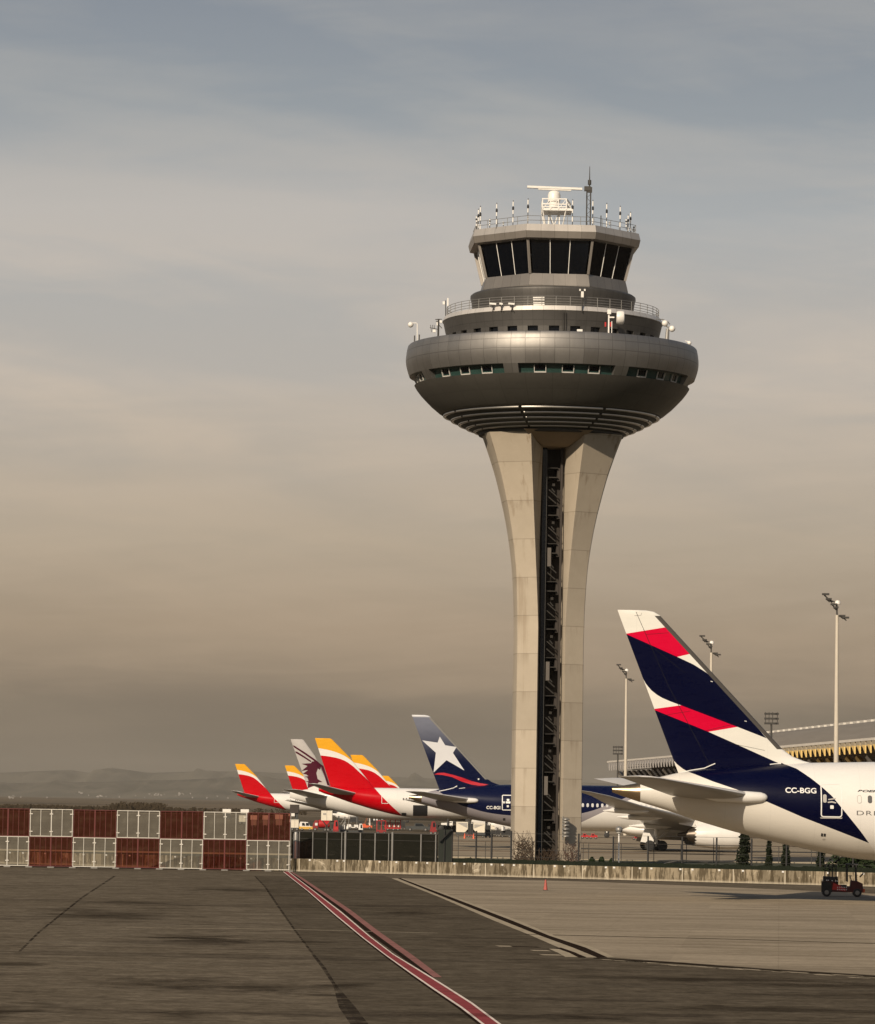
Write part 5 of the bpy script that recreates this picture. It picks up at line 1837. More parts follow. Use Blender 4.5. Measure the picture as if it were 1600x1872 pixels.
c = t.mix(t.mul(t.mul(t.step(blot, 0.56, 0.68), t.step(st, 0.56, 0.48)), 0.75), c, (0.58, 0.51, 0.39))
c = t.mix(t.mul(t.step(blot, 0.42, 0.34), 0.6), c, (0.06, 0.045, 0.025))
j = t.lt(t.m('ABSOLUTE', t.sub(t.m('FRACT', t.m('DIVIDE', x, 4.1)), 0.5)), 0.010)
c = t.mix(t.mul(j, .8), c, (0.50, 0.44, 0.34))
j2 = t.lt(t.m('ABSOLUTE', t.sub(t.m('FRACT', t.m('DIVIDE', x, 2.05)), 0.5)), 0.006)
c = t.mix(t.mul(j2, .6), c, (0.04, 0.03, 0.02))
foot = t.step(t.add(z, t.m('MULTIPLY_ADD', n, .25, -.12)), 0.22, 0.06)
c = t.mix(t.mul(foot, .55), c, (0.48, 0.42, 0.32))
M['wall'] = t.out(c, 0.9, 0, t.bump(st, .2, .03), 0.1)
P0 = wall_at(-120)
wl = (wall_at(1700) - P0).length
wall = thing('concrete_wall', 'low stained concrete wall running along the far edge of the apron', 'wall', P0, WANG)
MB().prism([(0, 0), (wl, 0), (wl, 1.0), (0, 1.0)], 0.0, 0.28).build('wall_body', M['wall'], wall)
mb = MB()
r_ = random.Random(11)
for i in range(int(wl / 1.05)):
    if r_.random() < .5:
        xx = i * 1.05 + r_.uniform(0, .5)
        mb.box((xx, -0.01, 0.95 - .04), (.16, .05, .12))
mb.build('lifting_lug', M['mark_white'], wall)
# gutter strip at its foot
mb = MB()
mb.prism([(0, 0), (wl, 0), (wl, .016), (0, .016)], -1.1, -0.003)
o = mb.build('gutter', mat('gutter_asphalt', (0.030, 0.024, 0.018), .9, var=.3, scale=.6, spec=.1))
o.location, o.rotation_euler = P0, (0, 0, WANG)
struct(o)

# ------------------------------------------------------------------ red and white checked obstacle fence
def net(name, c, tint, a, mesh, worn):
    t = NT(name)
    v = t.coord()
    x, y, z = t.xyz(v)
    n = t.noise(v, 2.0, 5, .65)
    k = t.m('MULTIPLY_ADD', n, .6, .7)
    # fine woven mesh
    w1 = t.m('ABSOLUTE', t.m('SINE', t.mul(x, mesh)))
    w2 = t.m('ABSOLUTE', t.m('SINE', t.mul(z, mesh)))
    fade = t.noise(t.comb(t.mul(x, .5), y, t.mul(z, .8)), 1.0, 6, .7)
    al = t.m('ADD', t.m('MULTIPLY_ADD', fade, .5, a - .37), t.m('MULTIPLY', t.m('MAXIMUM', w1, w2), .18), clamp=True)
    d = t.node('ShaderNodeBsdfDiffuse')
    rust = t.noise(t.comb(t.mul(x, .9), y, t.mul(z, 1.4)), 1.3, 6, .7)
    c2 = t.mix(t.mul(t.step(rust, .45, .65), .8), c, worn)
    t.set(d.inputs[0], t.mix(1.0, c2, t.comb(k, k, k), 'MULTIPLY'))
    tr_ = t.node('ShaderNodeBsdfTransparent')
    tr_.inputs[0].default_value = (*tint, 1)
    ms_ = t.node('ShaderNodeMixShader')
    t.set(ms_.inputs[0], al)
    t.l.new(tr_.outputs[0], ms_.inputs[1])
    t.l.new(d.outputs[0], ms_.inputs[2])
    o_ = t.node('ShaderNodeOutputMaterial')
    t.l.new(ms_.outputs[0], o_.inputs[0])
    return t.id
M['net_white'] = net('white_mesh', (0.14, 0.128, 0.104), (.85, .84, .80), .42, 60, (.19, .175, .14))
M['net_red'] = net('red_mesh', (0.042, 0.010, 0.006), (.46, .20, .145), .40, 60, (.080, .040, .024))
M['frame_white'] = mat('dirty_white_frame', (0.50, 0.47, 0.41), .55, var=.3, scale=1.5)
M['frame_red'] = mat('red_frame', (0.095, 0.010, 0.007), .6, var=.2)
FOFF = -1.0                                        # metres in front of the wall
e1 = wall_at(530, FOFF)
PW = (P(530, 1590, e1.y) - P(450.5, 1590, e1.y)).length
def fpt(i):                                          # i-th panel edge counted leftwards from the right end
    return e1 - Vector((1, 0, 0)) * (PW * i)
zc0 = P(530, 1590.5, e1.y).z
ZB, ZM, ZT = 0.10, P(530, 1536.8, e1.y).z, P(530, 1486, e1.y).z
ordn = ['first', 'second', 'third', 'fourth', 'fifth', 'sixth', 'seventh', 'eighth', 'ninth']
def make_panel(white, h, braces=True):
    fm = M['frame_white'] if white else M['frame_red']
    root = bpy.data.objects.new('checker_panel', None)
    col.objects.link(root)
    w2 = PW - .05
    mb = MB()
    fw = .055 if white else .05
    mb.bb(0, fw, -.04, .04, 0, h); mb.bb(w2 - fw, w2, -.04, .04, 0, h)
    mb.bb(fw, w2 - fw, -.04, .04, 0, fw); mb.bb(fw, w2 - fw, -.04, .04, h - fw, h)
    if white:
        for xx in (.02, w2 - .02):
            for zz in (.18, .82):
                mb.box((xx + (.07 if xx < 1 else -.07), -.05, h * zz), (.24, .06, .08))
    mb.build('frame', fm, root)
    mb = MB()
    cw = .08 if white else .11
    mb.bb(w2 / 2 - cw / 2, w2 / 2 + cw / 2, -.045, .045, fw, h - fw)
    if white:
        for zz in (.18, .82):
            mb.box((w2 / 2, -.055, h * zz), (.26, .06, .08))
    mb.build('centre_post', fm, root)
    for s in (.25, .75):
        MB().bb(w2 * s - .019, w2 * s + .019, -.035, .035, fw, h - fw).build('mullion', fm, root)
    if not white:
        for s in (.12, .38, .62, .88):
            MB().bb(w2 * s - .012, w2 * s + .012, -.02, .02, fw, h - fw).build('bar', fm, root)
    MB().add([(fw, .0, fw), (w2 - fw, .0, fw), (w2 - fw, .0, h - fw), (fw, .0, h - fw)], [(0, 1, 2, 3)]).build('mesh_sheet', M['net_white'] if white else M['net_red'], root)
    return root
r_ = random.Random(31)
hb, ht = ZM - ZB - .02, ZT - ZM - .02
for row, z0, h in ((0, ZB, hb), (1, ZM, ht)):
    for i in range(9):
        white = (i % 2 == 0) if row == 0 else (i % 2 == 1)
        o = make_panel(white, h)
        p = fpt(i + 1)
        o.location = (p.x, p.y, z0)
        o.rotation_euler = (R(r_.uniform(-.8, .8)), R(r_.uniform(-.25, .25)), 0.0 + R(r_.uniform(-.7, .7)))
        o.name = 'checker_panel'
        tag(o, '%s panel in the %s row of the checked fence, %s from right end' % ('white framed' if white else 'dark red', ('bottom', 'top')[row], ordn[i]), 'fence panel', 'red and white checked fence panels')
# stands that carry the panels
mb = MB()
fr = thing('fence_footing', 'grey steel feet and back stays that carry the red and white checked fence', 'fence support', (e1.x, e1.y, 0))
for i in range(19):
    xx = -PW * i / 2
    mb.bb(xx - .25, xx + .25, -.25, .55, 0, .08)
    mb.bar((xx, .05, .05), (xx, .05, ZT - .05), .05)
    if i % 2 == 0:
        mb.bar((xx, .55, .05), (xx, .06, ZM + .6), .045)
mb.bar((0, .06, ZT), (-1.3, .75, .06), .05)
mb.build('stay', M['grey_steel'], fr)

# ------------------------------------------------------------------ dark netting fence behind the wall
t = NT('dark_green_netting')
v = t.coord()
n = t.noise(v, .9, 5, .65)
st = t.noise(t.scale(v, (.5, 1, 2.2)), 1.0, 5, .6)
M['netting'] = t.out(t.mix(n, (0.005, 0.005, 0.0035), (0.013, 0.0125, 0.008)), .85, 0, None, .1, alpha=t.m('MULTIPLY_ADD', st, .25, .86, clamp=True))
M['netting_pale'] = mat('faded_green_sheet', (0.040, 0.045, 0.034), .8, var=.3, scale=.7)
OFF = 2.6
a, b = wall_at(532, OFF), wall_at(800, OFF)
zt = (ztop_at(540, 1522.5, OFF) + ztop_at(790, 1523.5, OFF)) / 2
scr = thing('screen_fence', 'dark green netting fence on pale posts standing behind the concrete wall', 'fence', (a.x, a.y, 0), WANG)
ln = (b - a).length
MB().add([(0, 0, .1), (ln, 0, .1), (ln, 0, zt), (0, 0, zt)], [(0, 1, 2, 3)]).build('netting', M['netting'], scr)
mb = MB(); mb.bar((0, 0, zt + .02), (ln, 0, zt + .02), .07)
mb.bar((0, -.04, zt * .5 + 1.0), (ln, -.04, zt * .5 + 1.0), .03)
mb.build('top_rail', M['dark_steel'], scr)
for px, wdt in ((542, .42), (547.5, .08), (572, .07), (598, .07), (625, .06), (631.5, .15), (659, .09), (686, .09), (711, .06), (717.5, .15), (770, .09), (797, .08)):
    q = wall_at(px, OFF)
    xx = (q - a).dot(wd)
    if wdt > .3:
        MB().lathe([(.02, zt + .0), (.16, zt - .04), (wdt / 2, zt - .25), (wdt / 2, 0.2)], 14, c=(xx, -.15)).build('post', M['grey_steel'], scr, smooth=50)
    else:
        MB().bb(xx - wdt / 2, xx + wdt / 2, -.1, -.02, 0, zt + (.12 if wdt > .1 else 0)).build('post', M['grey_steel'], scr)
# turned-back end with a diagonal fold
c0 = wall_at(800, OFF) - a
xb = ln
zt2 = ztop_at(826, 1516.5, OFF + 1.2)
mb = MB()
w_ = (wall_at(826, OFF + 1.2) - wall_at(800, OFF)).dot(wd)
mb.add([(xb + .02, .02, .1), (xb + w_ * .5, .6, .1), (xb + w_, 1.2, .1), (xb + w_, 1.2, zt2), (xb + w_ * .5, .6, zt2 - .02), (xb + .02, .02, zt + .35)], [(0, 1, 4, 5), (1, 2, 3, 4)])
e = mb.build('end_sheet', M['netting_pale'], scr)
mb = MB()
mb.bar((xb + w_ * .15, .1, zt - .55), (xb + w_ * .95, 1.0, zt2 - .05), .22, .05)
mb.bar((xb + w_ * .5, .5, .1), (xb + w_ * .5, .5, zt2), .06)
mb.bar((xb + w_, 1.2, .1), (xb + w_, 1.2, zt2), .09)
mb.build('fold', M['black'], e)

# ------------------------------------------------------------------ wire fence on thin dark posts, right of the netting
OFF2 = 4.0
wf = thing('wire_fence', 'wire fence on thin dark posts with a green skirt, behind the concrete wall', 'fence', (*wall_at(826, OFF2).xy, 0), WANG)
a2 = wall_at(826, OFF2)
ln2 = (wall_at(1660, OFF2) - a2).length
for px, yt in ((870, 1519), (898.5, 1524), (934, 1519), (1057.5, 1524), (1121, 1529), (1184.5, 1529), (1247, 1530), (1310, 1531), (1374, 1534), (1438, 1536), (1500, 1538), (1560, 1540)):
    q = wall_at(px, OFF2)
    xx = (q - a2).dot(wd)
    MB().bb(xx - .05, xx + .05, -.05, .05, 0, P(px, yt, q.y).z).build('post', M['black'], wf)
zw_ = ztop_at(1060, 1526, OFF2)
mb = MB()
for s in (1.0, .82, .62, .45):
    mb.bar((0, 0, zw_ * s), (ln2, 0, zw_ * s), .022)
mb.build('wire', M['black'], wf)
t = NT('green_skirt')
v = t.coord()
n = t.noise(v, 1.6, 6, .7)
M['skirt'] = t.out(t.mix(n, (0.007, 0.009, 0.006), (0.018, 0.023, 0.014)), .9, 0, None, .1)
M['skirt'] = M['skirt']
zk_ = ztop_at(1000, 1573, OFF2)
mb = MB()
r_ = random.Random(4)
N = 220
A_, B_ = [], []
for i in range(N + 1):
    xx = -6 + (ln2 + 6) * i / N
    A_.append((xx, -.08, .1))
    B_.append((xx, -.08 + r_.uniform(-.04, .04), zk_ + r_.uniform(-.05, .05)))
mb.strip(A_, B_)
mb.build('green_skirt', M['skirt'], wf)

# leaf-clump plants: a shared way to grow crowns from many small faces
def leaf(name, c, var=.5):
    t = NT(name)
    v = t.coord()
    n = t.noise(v, 1.3, 5, .7)
    k = t.m('MULTIPLY_ADD', n, 1.6, .25)
    return t.out(t.mix(1.0, c, t.comb(k, k, k), 'MULTIPLY'), .8, 0, None, .15)
M['cypress'] = leaf('cypress_leaf', (0.013, 0.017, 0.008))
M['hedge'] = leaf('hedge_leaf', (0.022, 0.034, 0.013))
M['bark'] = mat('bark', (0.06, 0.045, 0.03), .9, var=.3)
def leaves(mb, n, fn, size, rnd):
    for _ in range(n):
        p = Vector(fn(rnd))
        u = Vector((rnd.gauss(0, 1), rnd.gauss(0, 1), rnd.gauss(0, 1))).normalized()
        w_ = u.cross(Vector((rnd.gauss(0, 1), rnd.gauss(0, 1), rnd.gauss(0, 1)))).normalized()
        s = size * rnd.uniform(.6, 1.4)
        mb.add([p - u * s, p + w_ * s * .6, p + u * s, p - w_ * s * .6], [(0, 1, 2, 3)])
def cypress(px, wpx, ytop, D, label, seed):
    rnd = random.Random(seed)
    b = P(px, 1580, D)
    top = P(px, ytop, D).z
    rad = wpx / 2 * D / F
    root = thing('cypress_tree', label, 'tree', (b.x, D, 0), 0, 'cypresses behind the concrete wall')
    MB().tube([(0, 0, 0), (.03, 0, top * .5), (0, 0, top * .9)], [.13, .08, .02], 7).build('trunk', M['bark'], root)
    def fn(r__):
        h = r__.random() ** .9
        prof = (1 - h) ** .55 * min(1, h * 9 + .35)
        a_ = r__.uniform(0, 2 * math.pi)
        rr = rad * prof * (r__.random() ** .4) * (1 + .3 * math.sin(a_ * 3 + h * 14))
        return (rr * math.cos(a_), rr * math.sin(a_), .15 + (top - .15) * h)
    mb = MB()
    leaves(mb, int(1500 * (rad / .5)), fn, .13, rnd)
    mb.build('crown', M['cypress'], root)
cypress(1360, 27, 1488, wall_at(1360, 9).y, 'thickest dark cypress behind the wall, under the tail of the nearest airliner', 1)
cypress(1406, 15, 1536, wall_at(1406, 10).y, 'smallest tapering cypress behind the wall, second from the left', 2)
cypress(1437, 18, 1520, wall_at(1437, 10).y, 'dark cypress third from the left behind the wall', 3)
cypress(1501, 17, 1520, wall_at(1501, 9).y, 'slim cypress behind the wall, next to the dense bush on the right', 4)
rnd = random.Random(9)
p = wall_at(1590, 6)
hb_ = thing('dense_bush', 'dense dark green bush behind the wall at the right edge, above the tow tractor', 'bush', (p.x, p.y, 0))
def fnb(r__):
    a_, e_ = r__.uniform(0, 6.28), r__.random()
    k = r__.random() ** .33
    lob = 1 + .25 * math.sin(a_ * 4) + .15 * math.sin(a_ * 7 + 1)
    return (3.4 * k * lob * math.cos(a_) * (1 - e_ * .35), 1.5 * k * lob * math.sin(a_), .1 + 2.7 * e_ * (1 - .25 * (k * math.cos(a_)) ** 2))
mb = MB(); leaves(mb, 5200, fnb, .14, rnd)
mb.build('foliage', M['hedge'], hb_)
for s in (-1, .2, 1.1):
    MB().tube([(s * .5, 0, 0), (s * 1.2, .1, 1.5)], [.07, .03], 5).build('stem', M['bark'], hb_)
for px, hpx, wpx, lab, sd in ((1082, 1567.5, 17, 'small rounded green shrub just right of the tower, leftmost of three', 21), (1100, 1567, 18, 'middle rounded green shrub of three right of the tower', 22), (1118, 1570, 14, 'small green shrub at the foot of the globe lamp', 23)):
    p = wall_at(px, 8)
    s = thing('round_shrub', lab, 'shrub', (p.x, p.y, 0), 0, 'low shrubs right of the tower')
    h = P(px, hpx, p.y).z
    rw = wpx / 2 * p.y / F
    rnd = random.Random(sd)
    def fns(r__):
        a_, e_, k = r__.uniform(0, 6.28), r__.random(), r__.random() ** .4
        rr = rw * k * math.sqrt(max(0.02, 1 - e_ ** 2))
        return (rr * math.cos(a_) * 1.1, rr * math.sin(a_), h * e_)
    mb = MB(); leaves(mb, 900, fns, .09, rnd)
    mb.build('foliage', M['hedge'], s)
    MB().tube([(0, 0, 0), (.02, 0, h * .6)], [.05, .02], 5).build('stem', M['bark'], s)

# second fence: low brown rails along the service road
DR = 391.0
lf = thing('rail_fence', 'low fence of dark rails and posts along the service road behind the tower', 'fence', (0, DR - 2, 0))
X0_, X1_ = P(827, 1550, DR).x, P(1500, 1550, DR).x
mb = MB()
z1_, z2_ = P(1000, 1540, DR).z, P(1000, 1557, DR).z
for z_ in (z1_, z2_):
    mb.bar((X0_, 0, z_), (X1_, 0, z_), .07)
mb.build('rail', mat('rusty_rail', (0.07, 0.045, 0.025), .8, var=.3), lf)
mb = MB()
for i in range(4):
    z_ = z2_ + (z1_ - z2_) * (i + .7) / 5
    mb.bar((X0_, .02, z_), (X1_, .02, z_), .02)
mb.build('wire', M['dark_steel'], lf)
k = 0
x_ = X0_ + .6
while x_ < X1_:
    MB().bb(x_ - .035, x_ + .035, -.04, .04, 0, z1_ + (.75 if k % 3 == 0 else 0)).build('post', M['dark_steel'], lf)
    x_ += 2.75 if k % 2 == 0 else .55
    k += 1

# globe lamp on a thin post
p = wall_at(1131, 5)
lp = thing('post_lamp', 'short grey post lamp with a round globe head beside the tower', 'lamp', (p.x, p.y, 0))
zt_ = P(1131, 1522, p.y).z
MB().tube([(0, 0, 0), (0, 0, zt_)], [.07, .05], 8).build('pole', M['white_steel'], lp)
MB().lathe([(.27 * math.sin(math.pi * i / 10) + 1e-4, zt_ + .2 - .27 * math.cos(math.pi * i / 10)) for i in range(11)], 16).build('globe', M['grey_steel'], lp, smooth=60)
mb = MB(); mb.lathe([(.05, zt_ - .12), (.18, zt_ - .02), (.2, zt_ + .02), (.05, zt_ + .04)], 14)
mb.build('collar', M['white_steel'], lp)

# ------------------------------------------------------------------ high floodlight masts
M['mast_paint'] = mat('cream_mast_paint', (0.50, 0.445, 0.36), .5, var=.12, scale=.5)
def flood_mast(px_top, py_top, px_bot, D, label):
    b = P(px_bot, 1480, D)
    zt = P(px_top, py_top, D).z
    root = thing('floodlight_mast', label, 'light mast', (b.x, D, 0), 0, 'tall white floodlight masts over the stands')
    xt = P(px_top, py_top, D).x - b.x
    k = 0.92
    hp = zt - 2.1 * k
    MB().tube([(0, 0, 0), (xt * .5, 0, hp * .5), (xt, 0, hp)], [.38, .31, .22], 12).build('pole', M['mast_paint'], root, smooth=50)
    mb = MB()
    mb.bar((xt - .75 * k, 0, zt - .3 * k), (xt - 1.9 * k, -.2, zt + .75 * k), .16)
    mb.bar((xt, 0, hp - .2 * k), (xt - .1 * k, 0, zt - .2 * k), .22)
    mb.bar((xt, 0, hp), (xt + 1.2 * k, .2, hp - .5 * k), .18)
    mb.bar((xt - .1 * k, 0, zt - .3 * k), (xt - 1.0 * k, 0, zt), .16)
    mb.build('bracket', M['dark_steel'], root)
    for dx, dz, s in ((-1.7, .9, 1.0), (-1.25, .2, .8), (-.5, -.55, .9), (-.2, -1.0, .7), (1.2, -2.45, 1.0), (.75, -2.2, .8)):
        mb = MB()
        mb.box((xt + dx * k, -.1, zt + dz * k), (1.0 * s * k, .8, .26 * k))
        mb.bar((xt + dx * k - .3 * k, -.1, zt + dz * k - .05), (xt + dx * k + .15 * k, -.1, zt + dz * k - .45 * k), .14)
        mb.build('floodlight', M['dark_steel'], root)
    mb = MB()
    mb.lathe([(.40 * k, zt - .55 * k), (.42 * k, zt - .42 * k), (.38 * k, zt - .15 * k), (.24 * k, zt + .0 * k), (.03 * k, zt + .06 * k)], 18, c=(xt + .05 * k, 0))
    mb.build('lamp_dome', M['white_paint'], root, smooth=50)
flood_mast(1531, 1098, 1528.5, 510, 'nearest and tallest white floodlight mast, rising beside the terminal roof')
flood_mast(1301, 1172, 1299, 640, 'white floodlight mast showing above the leading edge of the nearest tail fin')
flood_mast(1145.5, 1223, 1143.5, 770, 'white floodlight mast between the tower and the nearest tail fin')
def grid_mast(px, ytop, D, label, hw):
    b = P(px, 1480, D)
    zt = P(px, ytop, D).z
    root = thing('grid_light_mast', label, 'light mast', (b.x, D, 0), 0, 'dark masts with square light frames')
    MB().tube([(0, 0, 0), (0, 0, zt - 1.6)], [.28, .16], 8).build('pole', M['dark_steel'], root)
    mb = MB()
    for z_ in (zt, zt - .8, zt - 1.6):
        mb.bar((-hw, 0, z_), (hw, 0, z_), .14)
        for s in (-.95, -.45, .1, .6, .95):
            mb.box((hw * s, -.15, z_ - .1), (.5, .35, .34))
    for s in (-1, -.4, .2, 1):
        mb.bar((hw * s, 0, zt - 1.6), (hw * s, 0, zt + .2), .1)
    mb.build('light_frame', M['dark_steel'], root)
grid_mast(1409, 1304, 640, 'dark grid-headed light mast behind the root of the nearest tail fin', 1.0)
grid_mast(1128.5, 1365, 900, 'small dark grid-headed light mast left of the farthest white mast', 1.0)

# ------------------------------------------------------------------ terminal with a waved roof on slanting struts
ta, tb = Vector((P(1113, 1400, 1080).x, 1080)), Vector((P(1690, 1347, 640).x, 640))
HE = P(1600, 1356, 700).z
td = (tb - ta).normalized()
tn = Vector((-td.y, td.x))
if tn.y < 0:
    tn = -tn
tl = (tb - ta).length
TANG = math.atan2(td.y, td.x)
term = thing('terminal_building', 'long terminal building with a pale waved roof carried on slanting yellow struts', 'building', (ta.x, ta.y, 0), TANG)
t = NT('roof_sheet')
v = t.coord()
x, y, z = t.xyz(v)
j = t.gt(t.m('ABSOLUTE', t.sub(t.m('FRACT', t.m('DIVIDE', x, 1.6)), .5)), .46)
n = t.noise(t.scale(v, (.05, .4, 1)), 1.0, 5, .6)
c = t.mix(n, (0.16, 0.14, 0.115), (0.23, 0.205, 0.17))
M['roof'] = t.out(t.mix(t.mul(j, .4), c, (.06, .055, .045)), .85, 0, None, .15)
M['eave'] = mat('pale_eave', (0.62, 0.57, 0.49), .5, var=.15, scale=.3)
M['strut_y'] = mat('yellow_strut', (0.72, 0.50, 0.17), .5, var=.2)
M['ceil_y'] = mat('bamboo_ceiling', (0.055, 0.034, 0.015), .7, var=.3, scale=.2)
M['ceil_d'] = mat('dark_ceiling', (0.035, 0.03, 0.027), .7, var=.3, scale=.2)
M['strut_g'] = mat('grey_strut', (0.30, 0.28, 0.26), .5, var=.2)
M['roof_light'] = mat('rooflight_strip', (0.60, 0.56, 0.49), .3, var=.1)
def tpar(px):
    """distance along the facade at that column"""
    d = ray(px, 1390)
    den = d.x * td.y - d.y * td.x
    k = (ta.x * td.y - ta.y * td.x) / den
    return (Vector((d.x * k, d.y * k)) - ta).dot(td)
s_mid, s_r0 = tpar(1236), tpar(1272)
HR = H + (HE - H) * 1.33 + .35                      # crown of the wave, set back from the eave
# lower wing roof on the left, waved roof on the right
mb = MB()
mb.prism([(0, HE - .1), (s_mid + 4, HE - .1), (s_mid + 4, HE + .35), (0, HE + .35)], 0, 26)
mb.build('flat_roof', M['roof'], term)
rows = []
for i in range(81):
    sx = s_r0 + (tl - s_r0) * i / 80
    rows.append([(sx, yy, zz) for yy, zz in ((-.0, HE), (3, HE + (HR - HE) * .42), (6, HE + (HR - HE) * .76), (9, HE + (HR - HE) * .96), (11, HR), (15, HR - .3), (26, HE + 1.5), (40, HE))])
mb = MB(); mb.loft(rows, False, False)
mb.build('waved_roof', M['roof'], term, smooth=50)
mb = MB()
mb.bb(0, tl, -.5, -.02, HE - .05, HE + .42)
mb.build('eave', M['eave'], term)
mb = MB()
sx = s_r0
while sx < tl:
    mb.bb(sx, sx + 4.3, 10.2, 11.8, HR - .1, HR + .42)
    sx += 7.4
mb.build('roof_light_row', M['roof_light'], term)
# soffits and walls
mb = MB()
s_y = tpar(1440)
mb.bb(0, s_mid + 4, .02, 22, HE - .5, HE - .13)
mb.build('soffit', M['ceil_d'], term)
mb = MB(); mb.bb(s_mid + 4.02, tl, .02, 22, HE - .5, HE - .06)
mb.build('soffit', M['ceil_y'], term)
mb = MB(); mb.bb(1, s_mid + 4, 12, 40, 0, HE - .52)
mb.build('facade', M['ceil_d'], term)
mb = MB(); mb.bb(s_mid + 4.02, tl, 12.02, 40, 0, HE - .52)
mb.build('facade', mat('brown_glazed_facade', (0.055, 0.036, 0.018), .35, var=.4, scale=.3), term)
k = 0
sx = 2.0
while sx < tl:
    yel = sx > s_mid
    MB().bb(sx, sx + 3.6, -.46, -.06, HE - 1.0, HE - .07).build('soffit_panel', M['strut_g'] if not yel else M['kerb'], term)
    MB().add([(sx + 2.0, -.75, HE - .75), (sx + 5.1, -.75, HE - .9), (sx + 5.2, -.75, HE - 2.3), (sx + 2.0, -.50, HE - .75), (sx + 5.1, -.50, HE - .9), (sx + 5.2, -.50, HE - 2.3)], [(0, 1, 2), (5, 4, 3), (0, 2, 5, 3), (1, 4, 5, 2), (0, 3, 4, 1)]).build('rafter', M['strut_y'] if yel else M['strut_g'], term)
    if k % 2 == 0:
        mb = MB()
        m_ = M['strut_y'] if yel else M['strut_g']
        mb.bar((sx - 1.5, 3, HE - 2.6), (sx + 4.2, 8.5, HE - 10), 1.2, .6)
        if yel:
            mb.bar((sx + 3.2, 8, HE - 1.6), (sx + 4.2, 8.5, HE - 10), .5, .5)
        e = mb.build('strut', m_ if (k // 2) % 3 else M['eave'], term)
    sx += 5.2
    k += 1
mb = MB()
for i in range(5):
    mb.bb(0, tl, 3.0 + i * 1.8, 3.12 + i * 1.8, HE - .9 - i * .55, HE - .7 - i * .55)
mb.build('purlin', M['ceil_y'], term)
# ------------------------------------------------------------------ tow tractor, cones and apron vehicles
M['veh_glass'] = mat('vehicle_glass', (0.02, 0.022, 0.025), .1)
M['cream'] = mat('cream_panel', (0.66, 0.60, 0.48), .5, var=.15)
M['brown_rust'] = mat('rusty_brown', (0.14, 0.055, 0.025), .7, var=.3)
M['dark_grey'] = mat('dark_grey_paint', (0.045, 0.048, 0.046), .45)
def wheels(root, pts, r_, w_):
    for x_, y_ in pts:
        e = MB().lathey([(y_ - w_ / 2, r_ * .6), (y_ - w_ * .42, r_ * .96), (y_ - w_ * .3, r_), (y_ + w_ * .3, r_), (y_ + w_ * .42, r_ * .96), (y_ + w_ / 2, r_ * .6)], 18, (x_, r_)).build('wheel', M['tire'], root, smooth=40)
        MB().lathey([(y_ - w_ / 2 - .02, r_ * .2), (y_ - w_ / 2 - .015, r_ * .5), (y_ - w_ * .3, r_ * .58)], 12, (x_, r_)).build('hub', M['grey_steel'], e)

# tow tractor at the right edge
M['tractor_red'] = mat('tractor_red', (0.06, 0.005, 0.004), .55, var=.3)
p = G(1539, 1639.5)
tr = thing('tow_tractor', 'red and black tow tractor parked under the belly of the nearest airliner', 'tow tractor', p, R(-4))
wheels(tr, [(-.95, -.55), (.95, -.55), (-.95, .55), (.95, .55)], .27, .24)
mb = MB()
mb.prism([(-1.25, .3), (1.22, .3), (1.3, .42), (1.28, .85), (.95, 1.0), (.55, 1.02), (.5, .62), (-.35, .62), (-.4, .95), (-1.2, .95), (-1.25, .8)], -.62, .62)
mb.build('body', M['tractor_red'], tr)
mb = MB()
mb.prism([(-1.16, .96), (-.42, .96), (-.42, 1.22), (-1.16, 1.26)], -.58, .58)
mb.prism([(-1.29, .28), (-.62, .28), (-.70, .9), (-1.29, .96)], -.66, -.63)
mb.build('engine_cover', M['black'], tr)
mb = MB()
mb.prism([(-.62, .44), (.25, .36), (.25, .5), (-.15, .72), (-.55, .86)], -.655, -.625)
mb.build('side_panel', M['red_paint'], tr)
mb = MB()
for i in range(6):
    for zz in (.42, .56):
        xx = -.32 + i * .11
        mb.add([(xx, -.662, zz), (xx + .045, -.662, zz), (xx + .085, -.662, zz + .075), (xx + .04, -.662, zz + .075)], [(0, 1, 2, 3)])
mb.build('warning_stripe', M['mark_white'], tr)
mb = MB()
mb.prism([(-.2, .62), (.3, .62), (.3, .74), (-.2, .74)], -.45, .45)
mb.prism([(-.34, .64), (-.22, .64), (-.26, 1.25), (-.4, 1.25)], -.45, .45)
mb.build('seat', M['black'], tr)
mb = MB()
mb.bar((.62, -.2, .95), (.5, -.2, 1.3), .05)
mb.lathe([(.15, 1.29), (.19, 1.31), (.15, 1.33)], 14, c=(.48, -.2))
mb.build('steering_wheel', M['black'], tr)
mb = MB()
for x_ in (.33, .88):
    for y_ in (-.56, .56):
        mb.bar((x_, y_, .95), (x_ - .02, y_, 2.0), .075)
mb.bb(.22, 1.0, -.62, .62, 2.0, 2.06)
mb.build('canopy_frame', M['black'], tr)
mb = MB()
for x_ in (-1.05, -.8, -.58, -.36):
    mb.bar((x_, -.5, 1.22), (x_, -.5, 1.98), .035)
    mb.bar((x_, .5, 1.22), (x_, .5, 1.98), .035)
for z_ in (1.85, 1.98):
    for y_ in (-.5, .5):
        mb.bar((-1.05, y_, z_), (-.36, y_, z_), .035)
    mb.bar((-1.05, -.5, z_), (-1.05, .5, z_), .035); mb.bar((-.36, -.5, z_), (-.36, .5, z_), .035)
mb.build('rear_rack', M['black'], tr)
mb = MB()
for x_, z_ in ((-1.22, 1.02), (-.95, 1.02), (-.85, 1.02), (-.62, 1.0), (-.4, .98), (-.3, .98)):
    mb.box((x_, -.6, z_), (.07, .05, .06))
mb.box((1.29, -.4, .6), (.06, .18, .14)); mb.box((1.29, .4, .6), (.06, .18, .14))
mb.build('lamp', M['mark_white'], tr)
